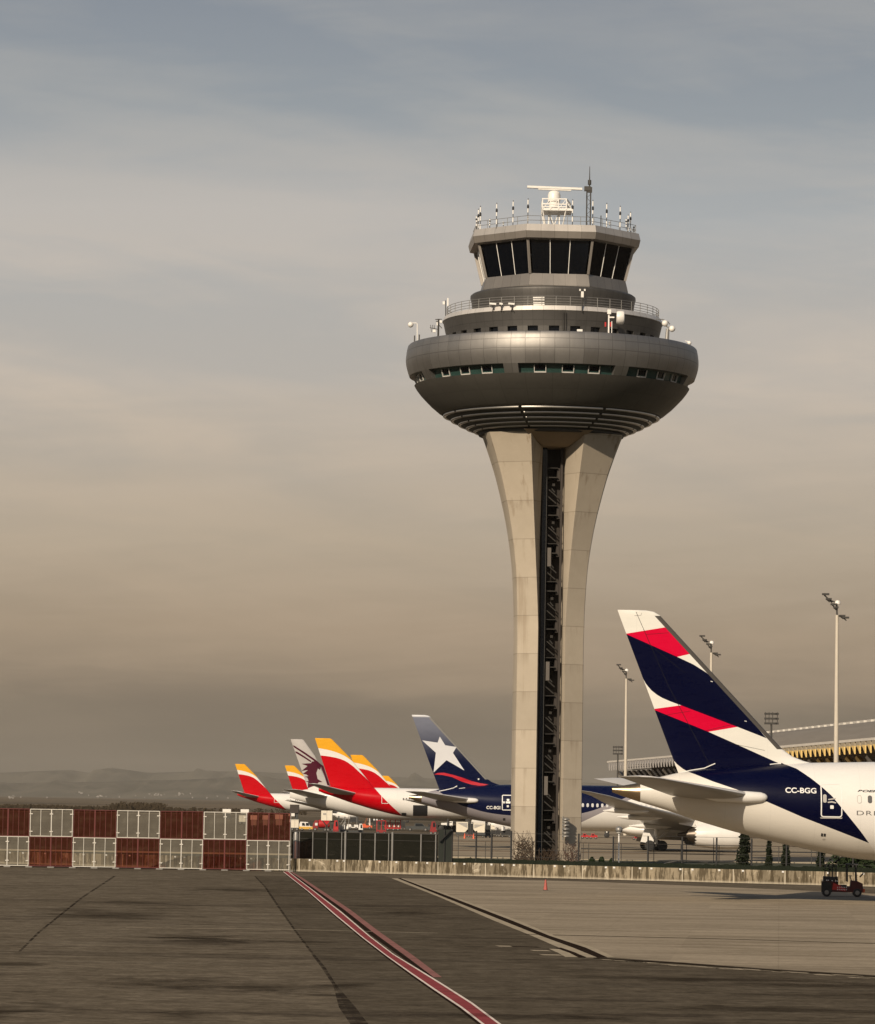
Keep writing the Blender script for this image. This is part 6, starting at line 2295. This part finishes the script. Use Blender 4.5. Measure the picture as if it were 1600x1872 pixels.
MB().bar((1.1, -.5, 1.25), (1.32, -.52, 1.5), .09).build('mirror', M['black'], tr)
mb = MB(); mb.bb(1.25, 1.42, -.5, .5, .3, .52)
mb.build('bumper', M['orange'], tr)

def cone(px, py, hgt, label, grp=None, m='cone_red'):
    p = G(px, py)
    c_ = thing('traffic_cone', label, 'traffic cone', p, 0, grp)
    r_ = hgt * .2
    MB().lathe([(r_, .04), (r_ * .95, .06), (.045, hgt), (.001, hgt + .005)], 16).build('cone_body', M[m], c_, smooth=50)
    MB().bb(-r_ * 1.25, r_ * 1.25, -r_ * 1.25, r_ * 1.25, 0, .035).build('base', M['black'] if hgt > .55 else M[m], c_)
    MB().lathe([(r_ * .66 + .004, hgt * .38), (r_ * .47 + .004, hgt * .6)], 16).build('band', M[m] if m == 'cone_red' else M['mark_white'], c_)
cone(997.5, 1628, .68, 'faded red traffic cone standing alone on the concrete in front of the wall')
cone(849.5, 1533.5, .9, 'left orange and white cone of the two in front of the white cargo containers', 'orange cones by the cargo containers', 'orange')
cone(866, 1534, .9, 'right orange and white cone of the two in front of the white cargo containers', 'orange cones by the cargo containers', 'orange')
mb = MB()
a_, b_ = G(849.5, 1533.5), G(866, 1534)
cn = thing('barrier_chain', 'pinkish red barrier tape strung between the two orange cones', 'barrier tape', a_)
MB().bar((.1, 0, .62), (b_.x - a_.x - .1, b_.y - a_.y, .62), .03, .09).build('tape', M['cone_red'], cn)

def at(px, py):
    return G(px, py)
def uld(px0, px1, ytop, ybot, label, flip=False):
    p = at((px0 + px1) / 2, ybot + 10.5)
    w_ = (px1 - px0) * p.y / F
    h = P(px0, ytop, p.y).z
    root = thing('cargo_container', label, 'cargo container', p, 0, 'white cargo containers on dollies')
    s = -1 if flip else 1
    zb = .86
    mb = MB()
    pr = [(-w_ / 2, zb + .1), (-w_ / 2 + .15, zb), (w_ / 2 - .5, zb), (w_ / 2, zb + .55), (w_ / 2, h), (-w_ / 2, h)]
    pr = [(s * a, b) for a, b in pr]
    mb.prism(pr, -.8, .8)
    mb.build('shell', M['cream'], root)
    mb = MB()
    k = [(-w_ / 2 + .1, h - .15), (w_ / 2 - .12, zb + .75), (w_ / 2 - .12, h - .15)]
    mb.prism([(s * a, b) for a, b in k], -.83, -.81)
    mb.build('side_curtain', M['mark_grey'], root)
    mb = MB(); mb.bb(-w_ / 2 - .1, w_ / 2 + .1, -.85, .85, .42, .84)
    mb.build('dolly', M['dark_grey'], root)
    wheels(root, [(-w_ * .35, -.6), (w_ * .35, -.6), (-w_ * .35, .6), (w_ * .35, .6)], .18, .14)
uld(834, 855, 1502.5, 1520, 'left white cargo container on a dolly under the belly of the star-tailed airliner')
uld(865.5, 886, 1505.5, 1521, 'right white cargo container on a dolly under the belly of the star-tailed airliner', True)
uld(897, 910, 1508.5, 1519, 'partly hidden white cargo container close to the left leg of the tower')

def dark_block(px0, px1, ytop, ybot, label, name='baggage_cart'):
    p = at((px0 + px1) / 2, ybot)
    w_ = (px1 - px0) * p.y / F
    h = P(px0, ytop, p.y).z
    root = thing(name, label, 'baggage cart', p, 0, 'dark baggage carts behind the wall')
    mb = MB()
    mb.bb(-w_ / 2, w_ / 2, -.75, .75, .4, .5)
    mb.bb(-w_ / 2, w_ / 2, -.78, .78, h - .08, h)
    for x_ in (-w_ / 2 + .05, 0, w_ / 2 - .05):
        for y_ in (-.72, .72):
            mb.bar((x_, y_, .5), (x_, y_, h - .08), .08)
    mb.build('frame', M['dark_grey'], root)
    mb = MB(); mb.bb(-w_ / 2 + .08, w_ / 2 - .08, -.68, .68, .51, h * .9)
    mb.build('curtain', M['black'], root)
    wheels(root, [(-w_ * .35, -.6), (w_ * .35, -.6)], .2, .16)
dark_block(855.5, 865, 1503, 1531, 'tall black baggage cart between the two white cargo containers')
dark_block(887, 897, 1506, 1531.5, 'black baggage cart right of the second white cargo container')
dark_block(897.5, 915, 1516, 1530, 'low dark baggage cart nearest the wall left of the tower, front of its train')
dark_block(916, 934, 1516, 1531, 'low dark baggage cart touching the left leg of the tower in view')
r_ = random.Random(2)
for i, (px, py) in enumerate(((908, 1514.5), (920, 1515.5), (930, 1516))):
    p = at(px, 1531)
    z_ = P(px, py, p.y).z
    o = thing('suitcase', ('grey suitcase on the front cart left of the tower', 'upright pale suitcase in the middle of the dark carts left of the tower', 'pale suitcase nearest the tower leg on the dark carts')[i], 'suitcase', (p.x, p.y, z_ - .3), r_.random(), 'pale suitcases on the dark carts')
    MB().bb(-.3, .3, -.2, .2, 0, .42 + .3 * (i == 1)).build('case', M['mark_grey' if i != 1 else 'mark_white'], o)
    MB().bb(-.1, .1, -.03, .03, .42 + .3 * (i == 1), .5 + .3 * (i == 1)).build('handle', M['black'], o)

# white box on a dolly, van, fuel bowser, catering lift - left to right behind the netting fence
def boxcart(px0, px1, ytop, ybot, label, m='cream', grp=None):
    p = at((px0 + px1) / 2, ybot)
    w_ = (px1 - px0) * p.y / F
    h = P(px0, ytop, p.y).z
    root = thing('box_trailer', label, 'trailer', p, 0, grp)
    MB().bb(-w_ / 2, w_ / 2, -.9, .9, .62, h).build('box', M[m], root)
    MB().bb(-w_ / 2, w_ / 2, -.88, .88, .45, .6).build('chassis', M['dark_grey'], root)
    mb = MB(); mb.bb(-w_ * .02, w_ * .02, -.93, -.905, .7, h - .1); mb.bb(-w_ / 2, w_ / 2, -.925, -.905, h - .12, h - .04)
    mb.build('door_seam', M['mark_grey'], root)
    wheels(root, [(-w_ * .3, -.75), (w_ * .3, -.75), (-w_ * .3, .75), (w_ * .3, .75)], .3, .22)
boxcart(532, 546, 1498, 1519, 'cream box trailer at the right end of the checked fence')
boxcart(437, 449, 1490, 1507, 'pale box trailer seen through the third white panel of the checked fence')
p = at(559.5, 1519)
van = thing('white_van', 'white van with an orange and yellow lower body, left of the red bowser', 'van', p)
w_ = 24 * p.y / F
h = P(560, 1502.5, p.y).z
MB().prism([(-w_ / 2, .35), (w_ / 2, .35), (w_ / 2, .85), (w_ / 2 - .5, .95), (w_ / 2 - .95, h - .05), (-w_ / 2 + .2, h), (-w_ / 2, h - .4)], -.85, .85).build('body', M['white_paint'], van)
MB().prism([(-w_ / 2 - .02, .34), (w_ / 2 + .02, .34), (w_ / 2 + .02, .84), (-w_ / 2 - .02, .84)], -.87, -.852).build('yellow_band', M['yellow_paint'], van)
for x0_, x1_ in ((-w_ * .3, -w_ * .08), (-.02, w_ * .22)):
    MB().prism([(x0_, 1.0), (x1_ + .1, 1.0), (x1_ - .1, h - .22), (x0_, h - .2)], -.875, -.855).build('window', M['veh_glass'], van)
wheels(van, [(-w_ * .3, -.75), (w_ * .3, -.75), (-w_ * .3, .75), (w_ * .3, .75)], .33, .24)
# red bowser
p = at(588, 1520)
bw_ = thing('red_bowser', 'round-tanked red bowser under the raised white catering box', 'truck', p)
w_ = 32 * p.y / F
h = P(588, 1499, p.y).z
mb = MB()
rt = (h - .65) / 2
mb.lathex([(-w_ * .2, .1), (-w_ * .19, rt * .8), (-w_ * .15, rt), (w_ * .40, rt), (w_ * .46, rt * .8), (w_ * .47, .1)], 20, (0, .65 + rt))
mb.build('tank', M['red_paint'], bw_, smooth=40)
MB().prism([(-w_ / 2, .45), (-w_ * .22, .45), (-w_ * .22, h - .1), (-w_ * .38, h - .1), (-w_ / 2, h * .55)], -.9, .9).build('cab', M['dark_red'], bw_)
MB().bb(-w_ / 2, w_ / 2, -.7, .7, .4, .6).build('chassis', M['dark_grey'], bw_)
MB().box((-w_ * .30, -.93, h * .62), (.5, .04, .5)).build('window', M['mark_white'], bw_)
wheels(bw_, [(-w_ * .36, -.8), (w_ * .2, -.8), (w_ * .38, -.8)], .36, .26)
# catering lift
p = at(597, 1529)
ct = thing('catering_truck', 'white catering truck body raised on scissor legs beside the red airliner', 'truck', p)
w_ = 20 * p.y / F
z0_, z1_ = P(597, 1500, p.y).z, P(597, 1482, p.y).z
MB().bb(-w_ / 2, w_ / 2, -1.1, 1.1, z0_, z1_).build('box', M['cream'], ct)
mb = MB(); mb.bb(-.02, .02, -1.14, -1.105, z0_, z1_); mb.box((-w_ * .2, -1.12, z1_ - .55), (.5, .03, .3))
mb.build('door_seam', M['mark_grey'], ct)
mb = MB()
for y_ in (-.9, .9):
    mb.bar((-w_ * .4, y_, .75), (w_ * .4, y_, z0_), .14); mb.bar((w_ * .4, y_, .75), (-w_ * .4, y_, z0_), .14)
mb.build('scissor', M['dark_steel'], ct)
MB().bb(-w_ * .7, w_ * .7, -1, 1, .5, .75).build('chassis', M['dark_red'], ct)
wheels(ct, [(-w_ * .4, -.9), (w_ * .4, -.9), (-w_ * .4, .9), (w_ * .4, .9)], .42, .28)
# air conditioning duct / belt loader in white
p = at(632, 1527)
bl = thing('white_belt_loader', 'white belt loader with its ramp raised to the tail of the grey airliner', 'belt loader', p)
a_, b_ = P(606, 1488, p.y), P(637, 1492, p.y)
mb = MB(); mb.bar((a_.x - p.x, 0, a_.z), (b_.x - p.x, 0, b_.z), .8, .35)
mb.build('ramp', M['white_paint'], bl)
mb = MB(); mb.bar((0, 0, .8), (b_.x - p.x - .6, 0, b_.z - .1), .2); mb.bar((-1.4, 0, .8), (-1.2, 0, a_.z - .2), .2)
mb.build('lift_arm', M['dark_grey'], bl)
MB().bb(-2.4, 2.2, -.8, .8, .4, .85).build('chassis', M['dark_grey'], bl)
wheels(bl, [(-1.6, -.7), (1.5, -.7), (-1.6, .7), (1.5, .7)], .32, .24)
# low white tug
p = at(646, 1516)
lt = thing('white_tug', 'small white apron tug left of the brown belt loader', 'tow tractor', p)
w_ = 18 * p.y / F
MB().prism([(-w_ / 2, .3), (w_ / 2, .3), (w_ / 2, .95), (w_ * .1, 1.0), (w_ * .05, .75), (-w_ * .2, .75), (-w_ * .25, 1.05), (-w_ / 2, 1.05)], -.7, .7).build('body', M['white_paint'], lt)
MB().bb(-w_ * .18, w_ * .1, -.72, -.705, .5, .74).build('side_panel', M['dark_grey'], lt)
mb = MB()
for x_ in (-w_ * .48, w_ * .35):
    for y_ in (-.6, .6):
        mb.bar((x_, y_, .9), (x_, y_, 2.6), .08)
mb.bb(-w_ * .5, w_ * .4, -.65, .65, 2.6, 2.67)
mb.build('canopy_frame', M['grey_steel'], lt)
wheels(lt, [(-w_ * .3, -.6), (w_ * .3, -.6)], .3, .22)
p = at(632.5, 1516)
bg = thing('white_canister', 'pair of upright white canisters left of the small white tug', 'canister', p)
MB().lathe([(.2, 0), (.22, .1), (.22, 1.0), (.12, 1.15), (.08, 1.3)], 12, c=(-.35, 0)).build('bottle', M['white_paint'], bg, smooth=50)
MB().lathe([(.24, 0), (.28, .1), (.26, .5), (.12, .75), (.14, 1.05), (.02, 1.1)], 12, c=(.35, 0)).build('bottle', M['white_paint'], bg, smooth=50)
# brown belt loader up to the red airliner
p = at(668, 1516)
rl = thing('brown_belt_loader', 'rust brown belt loader climbing steeply to the belly of the nearest red airliner', 'belt loader', p)
a_, b_ = P(664, 1512, p.y), P(678, 1480, p.y)
mb = MB()
for y_ in (-.45, .45):
    mb.bar((a_.x - p.x, y_, a_.z), (b_.x - p.x, y_, b_.z), .16, .3)
for i in range(9):
    s = (i + .5) / 9
    mb.bar((a_.x - p.x + (b_.x - a_.x) * s, -.4, a_.z + (b_.z - a_.z) * s), (a_.x - p.x + (b_.x - a_.x) * s, .4, a_.z + (b_.z - a_.z) * s), .1)
mb.build('ramp', M['brown_rust'], rl)
mb = MB(); mb.bar((1.0, 0, .8), (b_.x - p.x - .3, 0, b_.z - .8), .18); mb.bar((.9, .4, .8), (b_.x - p.x - .8, .4, b_.z - 1.6), .12)
mb.build('lift_arm', M['white_paint'], rl)
mb = MB(); mb.prism([(-1.3, .35), (1.5, .35), (1.5, .8), (.2, .85), (0, 1.15), (-1.3, 1.15)], -.75, .75)
mb.build('body', M['orange'], rl)
wheels(rl, [(-.9, -.65), (.95, -.65)], .32, .24)
# red cargo loader frames
p = at(718, 1519)
cl = thing('red_cargo_loader', 'crimson cargo loader of open uprights below the nearest red airliner', 'cargo loader', p)
w_ = 30 * p.y / F
mb = MB()
mb.bb(-w_ / 2, w_ / 2, -1.2, 1.2, .45, .7)
for i in range(7):
    x_ = -w_ / 2 + .1 + (w_ - .2) * i / 6
    h_ = (2.9, 1.2, 1.7, .9, 2.1, 1.3, 1.8)[i]
    mb.bar((x_, -1.1, .6), (x_, -1.1, .6 + h_), .2)
    if i < 6:
        mb.bar((x_, -1.1, 1.35), (x_ + (w_ - .2) / 6, -1.1, 1.35), .14)
mb.build('frame', M['red_paint'], cl)
mb = MB(); mb.bb(-w_ / 2, w_ / 2, -1.0, 1.2, 1.5, 1.62)
mb.build('deck', M['dark_red'], cl)
mb = MB()
for x_, h_ in ((-w_ * .2, 1.3), (.3, 1.5), (w_ * .35, 1.3)):
    mb.bb(x_ - .12, x_ + .12, -1.25, -1.21, .8, h_)
mb.build('control_box', M['white_paint'], cl)
wheels(cl, [(-w_ * .3, -1.0), (w_ * .05, -1.0), (w_ * .32, -1.0)], .36, .26)
# dark pick-up
p = at(764, 1520)
pk = thing('dark_pickup', 'dark grey pick-up parked behind the netting fence under the red airliner', 'pick-up', p)
w_ = 44 * p.y / F
MB().prism([(-w_ / 2, .4), (w_ / 2, .4), (w_ / 2, .95), (w_ * .3, 1.05), (w_ * .18, 1.65), (-w_ * .12, 1.7), (-w_ * .16, 1.08), (-w_ / 2, 1.05)], -.9, .9).build('body', M['dark_grey'], pk)
MB().prism([(-w_ * .1, 1.08), (w_ * .26, 1.08), (w_ * .17, 1.58), (-w_ * .09, 1.6)], -.92, -.905).build('window', M['veh_glass'], pk)
wheels(pk, [(-w_ * .32, -.8), (w_ * .32, -.8), (-w_ * .32, .8), (w_ * .32, .8)], .38, .26)
# white vehicle in the gap by the netting corner
p = at(817, 1512)
wv = thing('white_pickup', 'distant white pick-up between the netting corner and the cargo containers', 'pick-up', p)
w_ = 21 * p.y / F
h = P(817, 1501.5, p.y).z
MB().prism([(-w_ / 2, .45), (w_ / 2, .45), (w_ / 2, h), (w_ * .05, h), (0, 1.1), (-w_ / 2, 1.0)], -.95, .95).build('body', M['white_paint'], wv)
MB().prism([(w_ * .1, 1.1), (w_ * .42, 1.1), (w_ * .42, h - .2), (w_ * .14, h - .2)], -.97, -.955).build('window', M['veh_glass'], wv)
wheels(wv, [(-w_ * .3, -.8), (w_ * .3, -.8)], .36, .24)
# clutter of dark carts behind the fence
for x0_, x1_, yt, yb, lab in ((783, 800, 1506, 1518, 'dark low baggage cart just right of the grey pick-up'), (800, 815, 1508, 1519, 'dark baggage cart touching the white pick-up at the netting corner'), (682, 704, 1497, 1511, 'black baggage cart with pale bags between the brown loader and the red loader'), (640, 655, 1492, 1505, 'black covered cart behind the small white tug'), (606, 617, 1506, 1519, 'low black cart just right of the red bowser'), (618, 629, 1508, 1520, 'low black cart between the red bowser and the white canisters'), (655, 662, 1500, 1514, 'narrow black cart wedged beside the brown belt loader'), (733, 741, 1500, 1517, 'narrow dark cart between the red cargo loader and the grey pick-up'), (566, 571, 1502, 1518, 'narrow dark cart between the white van and the red bowser')):
    dark_block(x0_, x1_, yt, yb, lab)
for i in range(4):
    p = at(684 + i * 5, 1511)
    z_ = P(684 + i * 5, 1498.5, p.y).z
    o = thing('luggage', 'pale bag on the black cart between the two loaders, %s from its left end' % ordn[i], 'bag', (p.x, p.y - .9, z_ - .2), .3 * i, 'pale bags on the black cart')
    MB().loft([[(-.2, -.15, 0), (.2, -.15, 0), (.2, .15, 0), (-.2, .15, 0)], [(-.22, -.17, .2), (.22, -.17, .2), (.22, .17, .2), (-.22, .17, .2)], [(-.12, -.1, .38), (.12, -.1, .38), (.12, .1, .38), (-.12, .1, .38)]]).build('bag_body', M['mark_white'], o)
    MB().bar((-.08, 0, .4), (.08, 0, .4), .05).build('handle', M['black'], o)
# dark jetty block with white panels at the end of the checked fence
p = at(538, 1507); p = P(538, 1507, p.y); p.z = 0
jb = thing('boarding_bridge', 'dark boarding bridge head with white panels at the tail of the leftmost airliner', 'boarding bridge', p)
x0_, x1_ = P(530, 1480, p.y).x - p.x, P(546, 1480, p.y).x - p.x
za, zb = P(538, 1497, p.y).z, P(538, 1471, p.y).z
MB().bb(x0_, x1_, 0, 5, zb - 2.2, zb).build('cabin', mat('dark_brown_cabin', (.03, .02, .014), .6), jb)
MB().bb(x0_ + 1.4, x1_ - .2, .4, 4, .3, zb - 2.22).build('column', M['dark_grey'], jb)
mb = MB()
mb.bb(x0_ - .3, x1_ - 1.0, -.2, -.02, zb - 3.0, zb - 2.25)
mb.bb(x0_ - .1, x1_ - 2.0, -.2, -.02, zb - 4.6, zb - 3.8)
mb.build('white_panel', M['white_paint'], jb)
# white boxes on the ground line behind the checked fence
for i, (x0_, x1_, yt, yb, lab) in enumerate(((407, 422, 1479, 1499, 'white roofed ground unit above the third white panel, left of its twin'), (440, 455, 1479.5, 1499, 'white roofed ground unit right of its twin above the third white panel'),
                                             (458, 470, 1490.5, 1512, 'pale container seen through the last red top panel, leftmost of three'), (480, 490, 1490.5, 1512, 'pale container in the middle of three behind the last red top panel'), (503, 517, 1489, 1512, 'pale container rightmost of three behind the last red top panel'))):
    p = at((x0_ + x1_) / 2, yb)
    w_ = (x1_ - x0_) * p.y / F
    h = P(x0_, yt, p.y).z
    root = thing('ground_unit', lab, 'ground unit', p, 0, 'white ground units behind the checked fence')
    MB().bb(-w_ / 2, w_ / 2, -.8, .8, h * .62, h).build('box', M['white_paint'], root)
    MB().bb(-w_ * .42, w_ * .42, -.7, .7, .4, h * .61).build('body', M['mark_grey'] if i > 1 else M['dark_grey'], root)
    wheels(root, [(-w_ * .3, -.6), (w_ * .3, -.6)], .22, .16)
# red vehicles under the wing, right of the tower
for i, (x0_, x1_, yt, yb, lab) in enumerate(((1062, 1076, 1524, 1533, 'red ground vehicle touching the right leg of the tower in view'), (1077, 1092, 1524, 1533.5, 'red ground vehicle second from the tower, below the white fuselage'), (1156, 1170, 1529, 1535, 'lone red ground vehicle left of the landing gear of the star-tailed airliner'))):
    p = at((x0_ + x1_) / 2, yb + .6)
    w_ = (x1_ - x0_) * p.y / F
    h = P(x0_, yt, p.y).z
    root = thing('red_tug', lab, 'tow tractor', p, 0, 'red tugs right of the tower')
    MB().prism([(-w_ / 2, .3), (w_ / 2, .3), (w_ / 2, h * .7), (w_ * .2, h * .75), (w_ * .12, h), (-w_ * .2, h), (-w_ * .25, h * .6), (-w_ / 2, h * .6)], -.7, .7).build('body', M['red_paint'], root)
    MB().prism([(-w_ * .15, h * .66), (w_ * .1, h * .66), (w_ * .08, h * .93), (-w_ * .15, h * .93)], -.72, -.705).build('window', M['veh_glass'], root)
    wheels(root, [(-w_ * .3, -.6), (w_ * .3, -.6)], .25, .2)
# short pole leaning in the grass right of the tower: a dark drawbar
p = wall_at(1270, 7)
db = thing('bent_rail', 'dark bent rail lying raised above the verge behind the wall', 'rail', p)
q = [P(a_, b_, p.y) for a_, b_ in ((1215, 1579), (1247, 1572.5), (1294, 1577), (1296, 1583))]
MB().tube([(v_.x - p.x, 0, max(v_.z, .02)) for v_ in q], .06, 6).build('rail', M['dark_steel'], db)
# a few more red and white pieces of ground gear crowding the stands behind the netting
def gear(px0, px1, yt, name, label, cat, body, top, style):
    p = at((px0 + px1) / 2, 1527)
    w_ = (px1 - px0) * p.y / F
    h = P((px0 + px1) / 2, yt, p.y).z
    root = thing(name, label, cat, p)
    MB().bb(-w_ / 2, w_ / 2, -.8, .8, .45, .95).build('chassis', M[body], root)
    if style == 'steps':
        mb = MB()
        for y_ in (-.75, .75):
            mb.bar((-w_ / 2, y_, .95), (w_ / 2 - .3, y_, h - .9), .12, .3)
            mb.bar((-w_ / 2, y_, 1.9), (w_ / 2 - .3, y_, h), .06)
            mb.bar((w_ / 2 - .3, y_, .95), (w_ / 2 - .3, y_, h), .1)
        n = 10
        for i in range(n):
            s_ = (i + .5) / n
            mb.bb(-w_ / 2 + (w_ - .3) * s_ - .2, -w_ / 2 + (w_ - .3) * s_ + .2, -.72, .72, .95 + (h - 1.9) * s_ - .05, .95 + (h - 1.9) * s_ + .02)
        mb.build('stairway', M[top], root)
    elif style == 'cab':
        MB().prism([(-w_ * .45, .96), (w_ * .45, .96), (w_ * .40, h * .72), (w_ * .25, h), (-w_ * .25, h), (-w_ * .42, h * .6)], -.75, .75).build('cab', M[top], root)
        MB().prism([(-w_ * .05, h * .6), (w_ * .34, h * .6), (w_ * .22, h * .93), (-w_ * .05, h * .93)], -.775, -.755).build('window', M['veh_glass'], root)
    else:
        mb = MB()
        for x_ in (-w_ / 2 + .08, 0, w_ / 2 - .08):
            for y_ in (-.7, .7):
                mb.bar((x_, y_, .95), (x_, y_, h), .1)
        mb.bb(-w_ / 2, w_ / 2, -.75, .75, h - .1, h)
        mb.build('rack', M[top], root)
    wheels(root, [(-w_ * .32, -.7), (w_ * .32, -.7), (-w_ * .32, .7), (w_ * .32, .7)], .34, .24)
gear(609, 619, 1500, 'red_tractor', 'red tractor with a small cab just right of the red bowser', 'tow tractor', 'dark_red', 'red_paint', 'cab')
gear(655, 664, 1506, 'white_tractor', 'tiny white tractor at the foot of the brown belt loader', 'tow tractor', 'dark_grey', 'white_paint', 'cab')
gear(688, 706, 1500, 'red_rack_trolley', 'red rack trolley left of the crimson cargo loader', 'trolley', 'dark_red', 'red_paint', 'rack')
gear(622, 634, 1493, 'boarding_stairs', 'grey boarding stairs on wheels between the red tractor and the white tug', 'boarding stairs', 'dark_grey', 'grey_steel', 'steps')
gear(786, 798, 1502, 'red_baggage_tractor', 'dark red tractor right of the grey pick-up near the netting corner', 'tow tractor', 'dark_red', 'dark_red', 'cab')
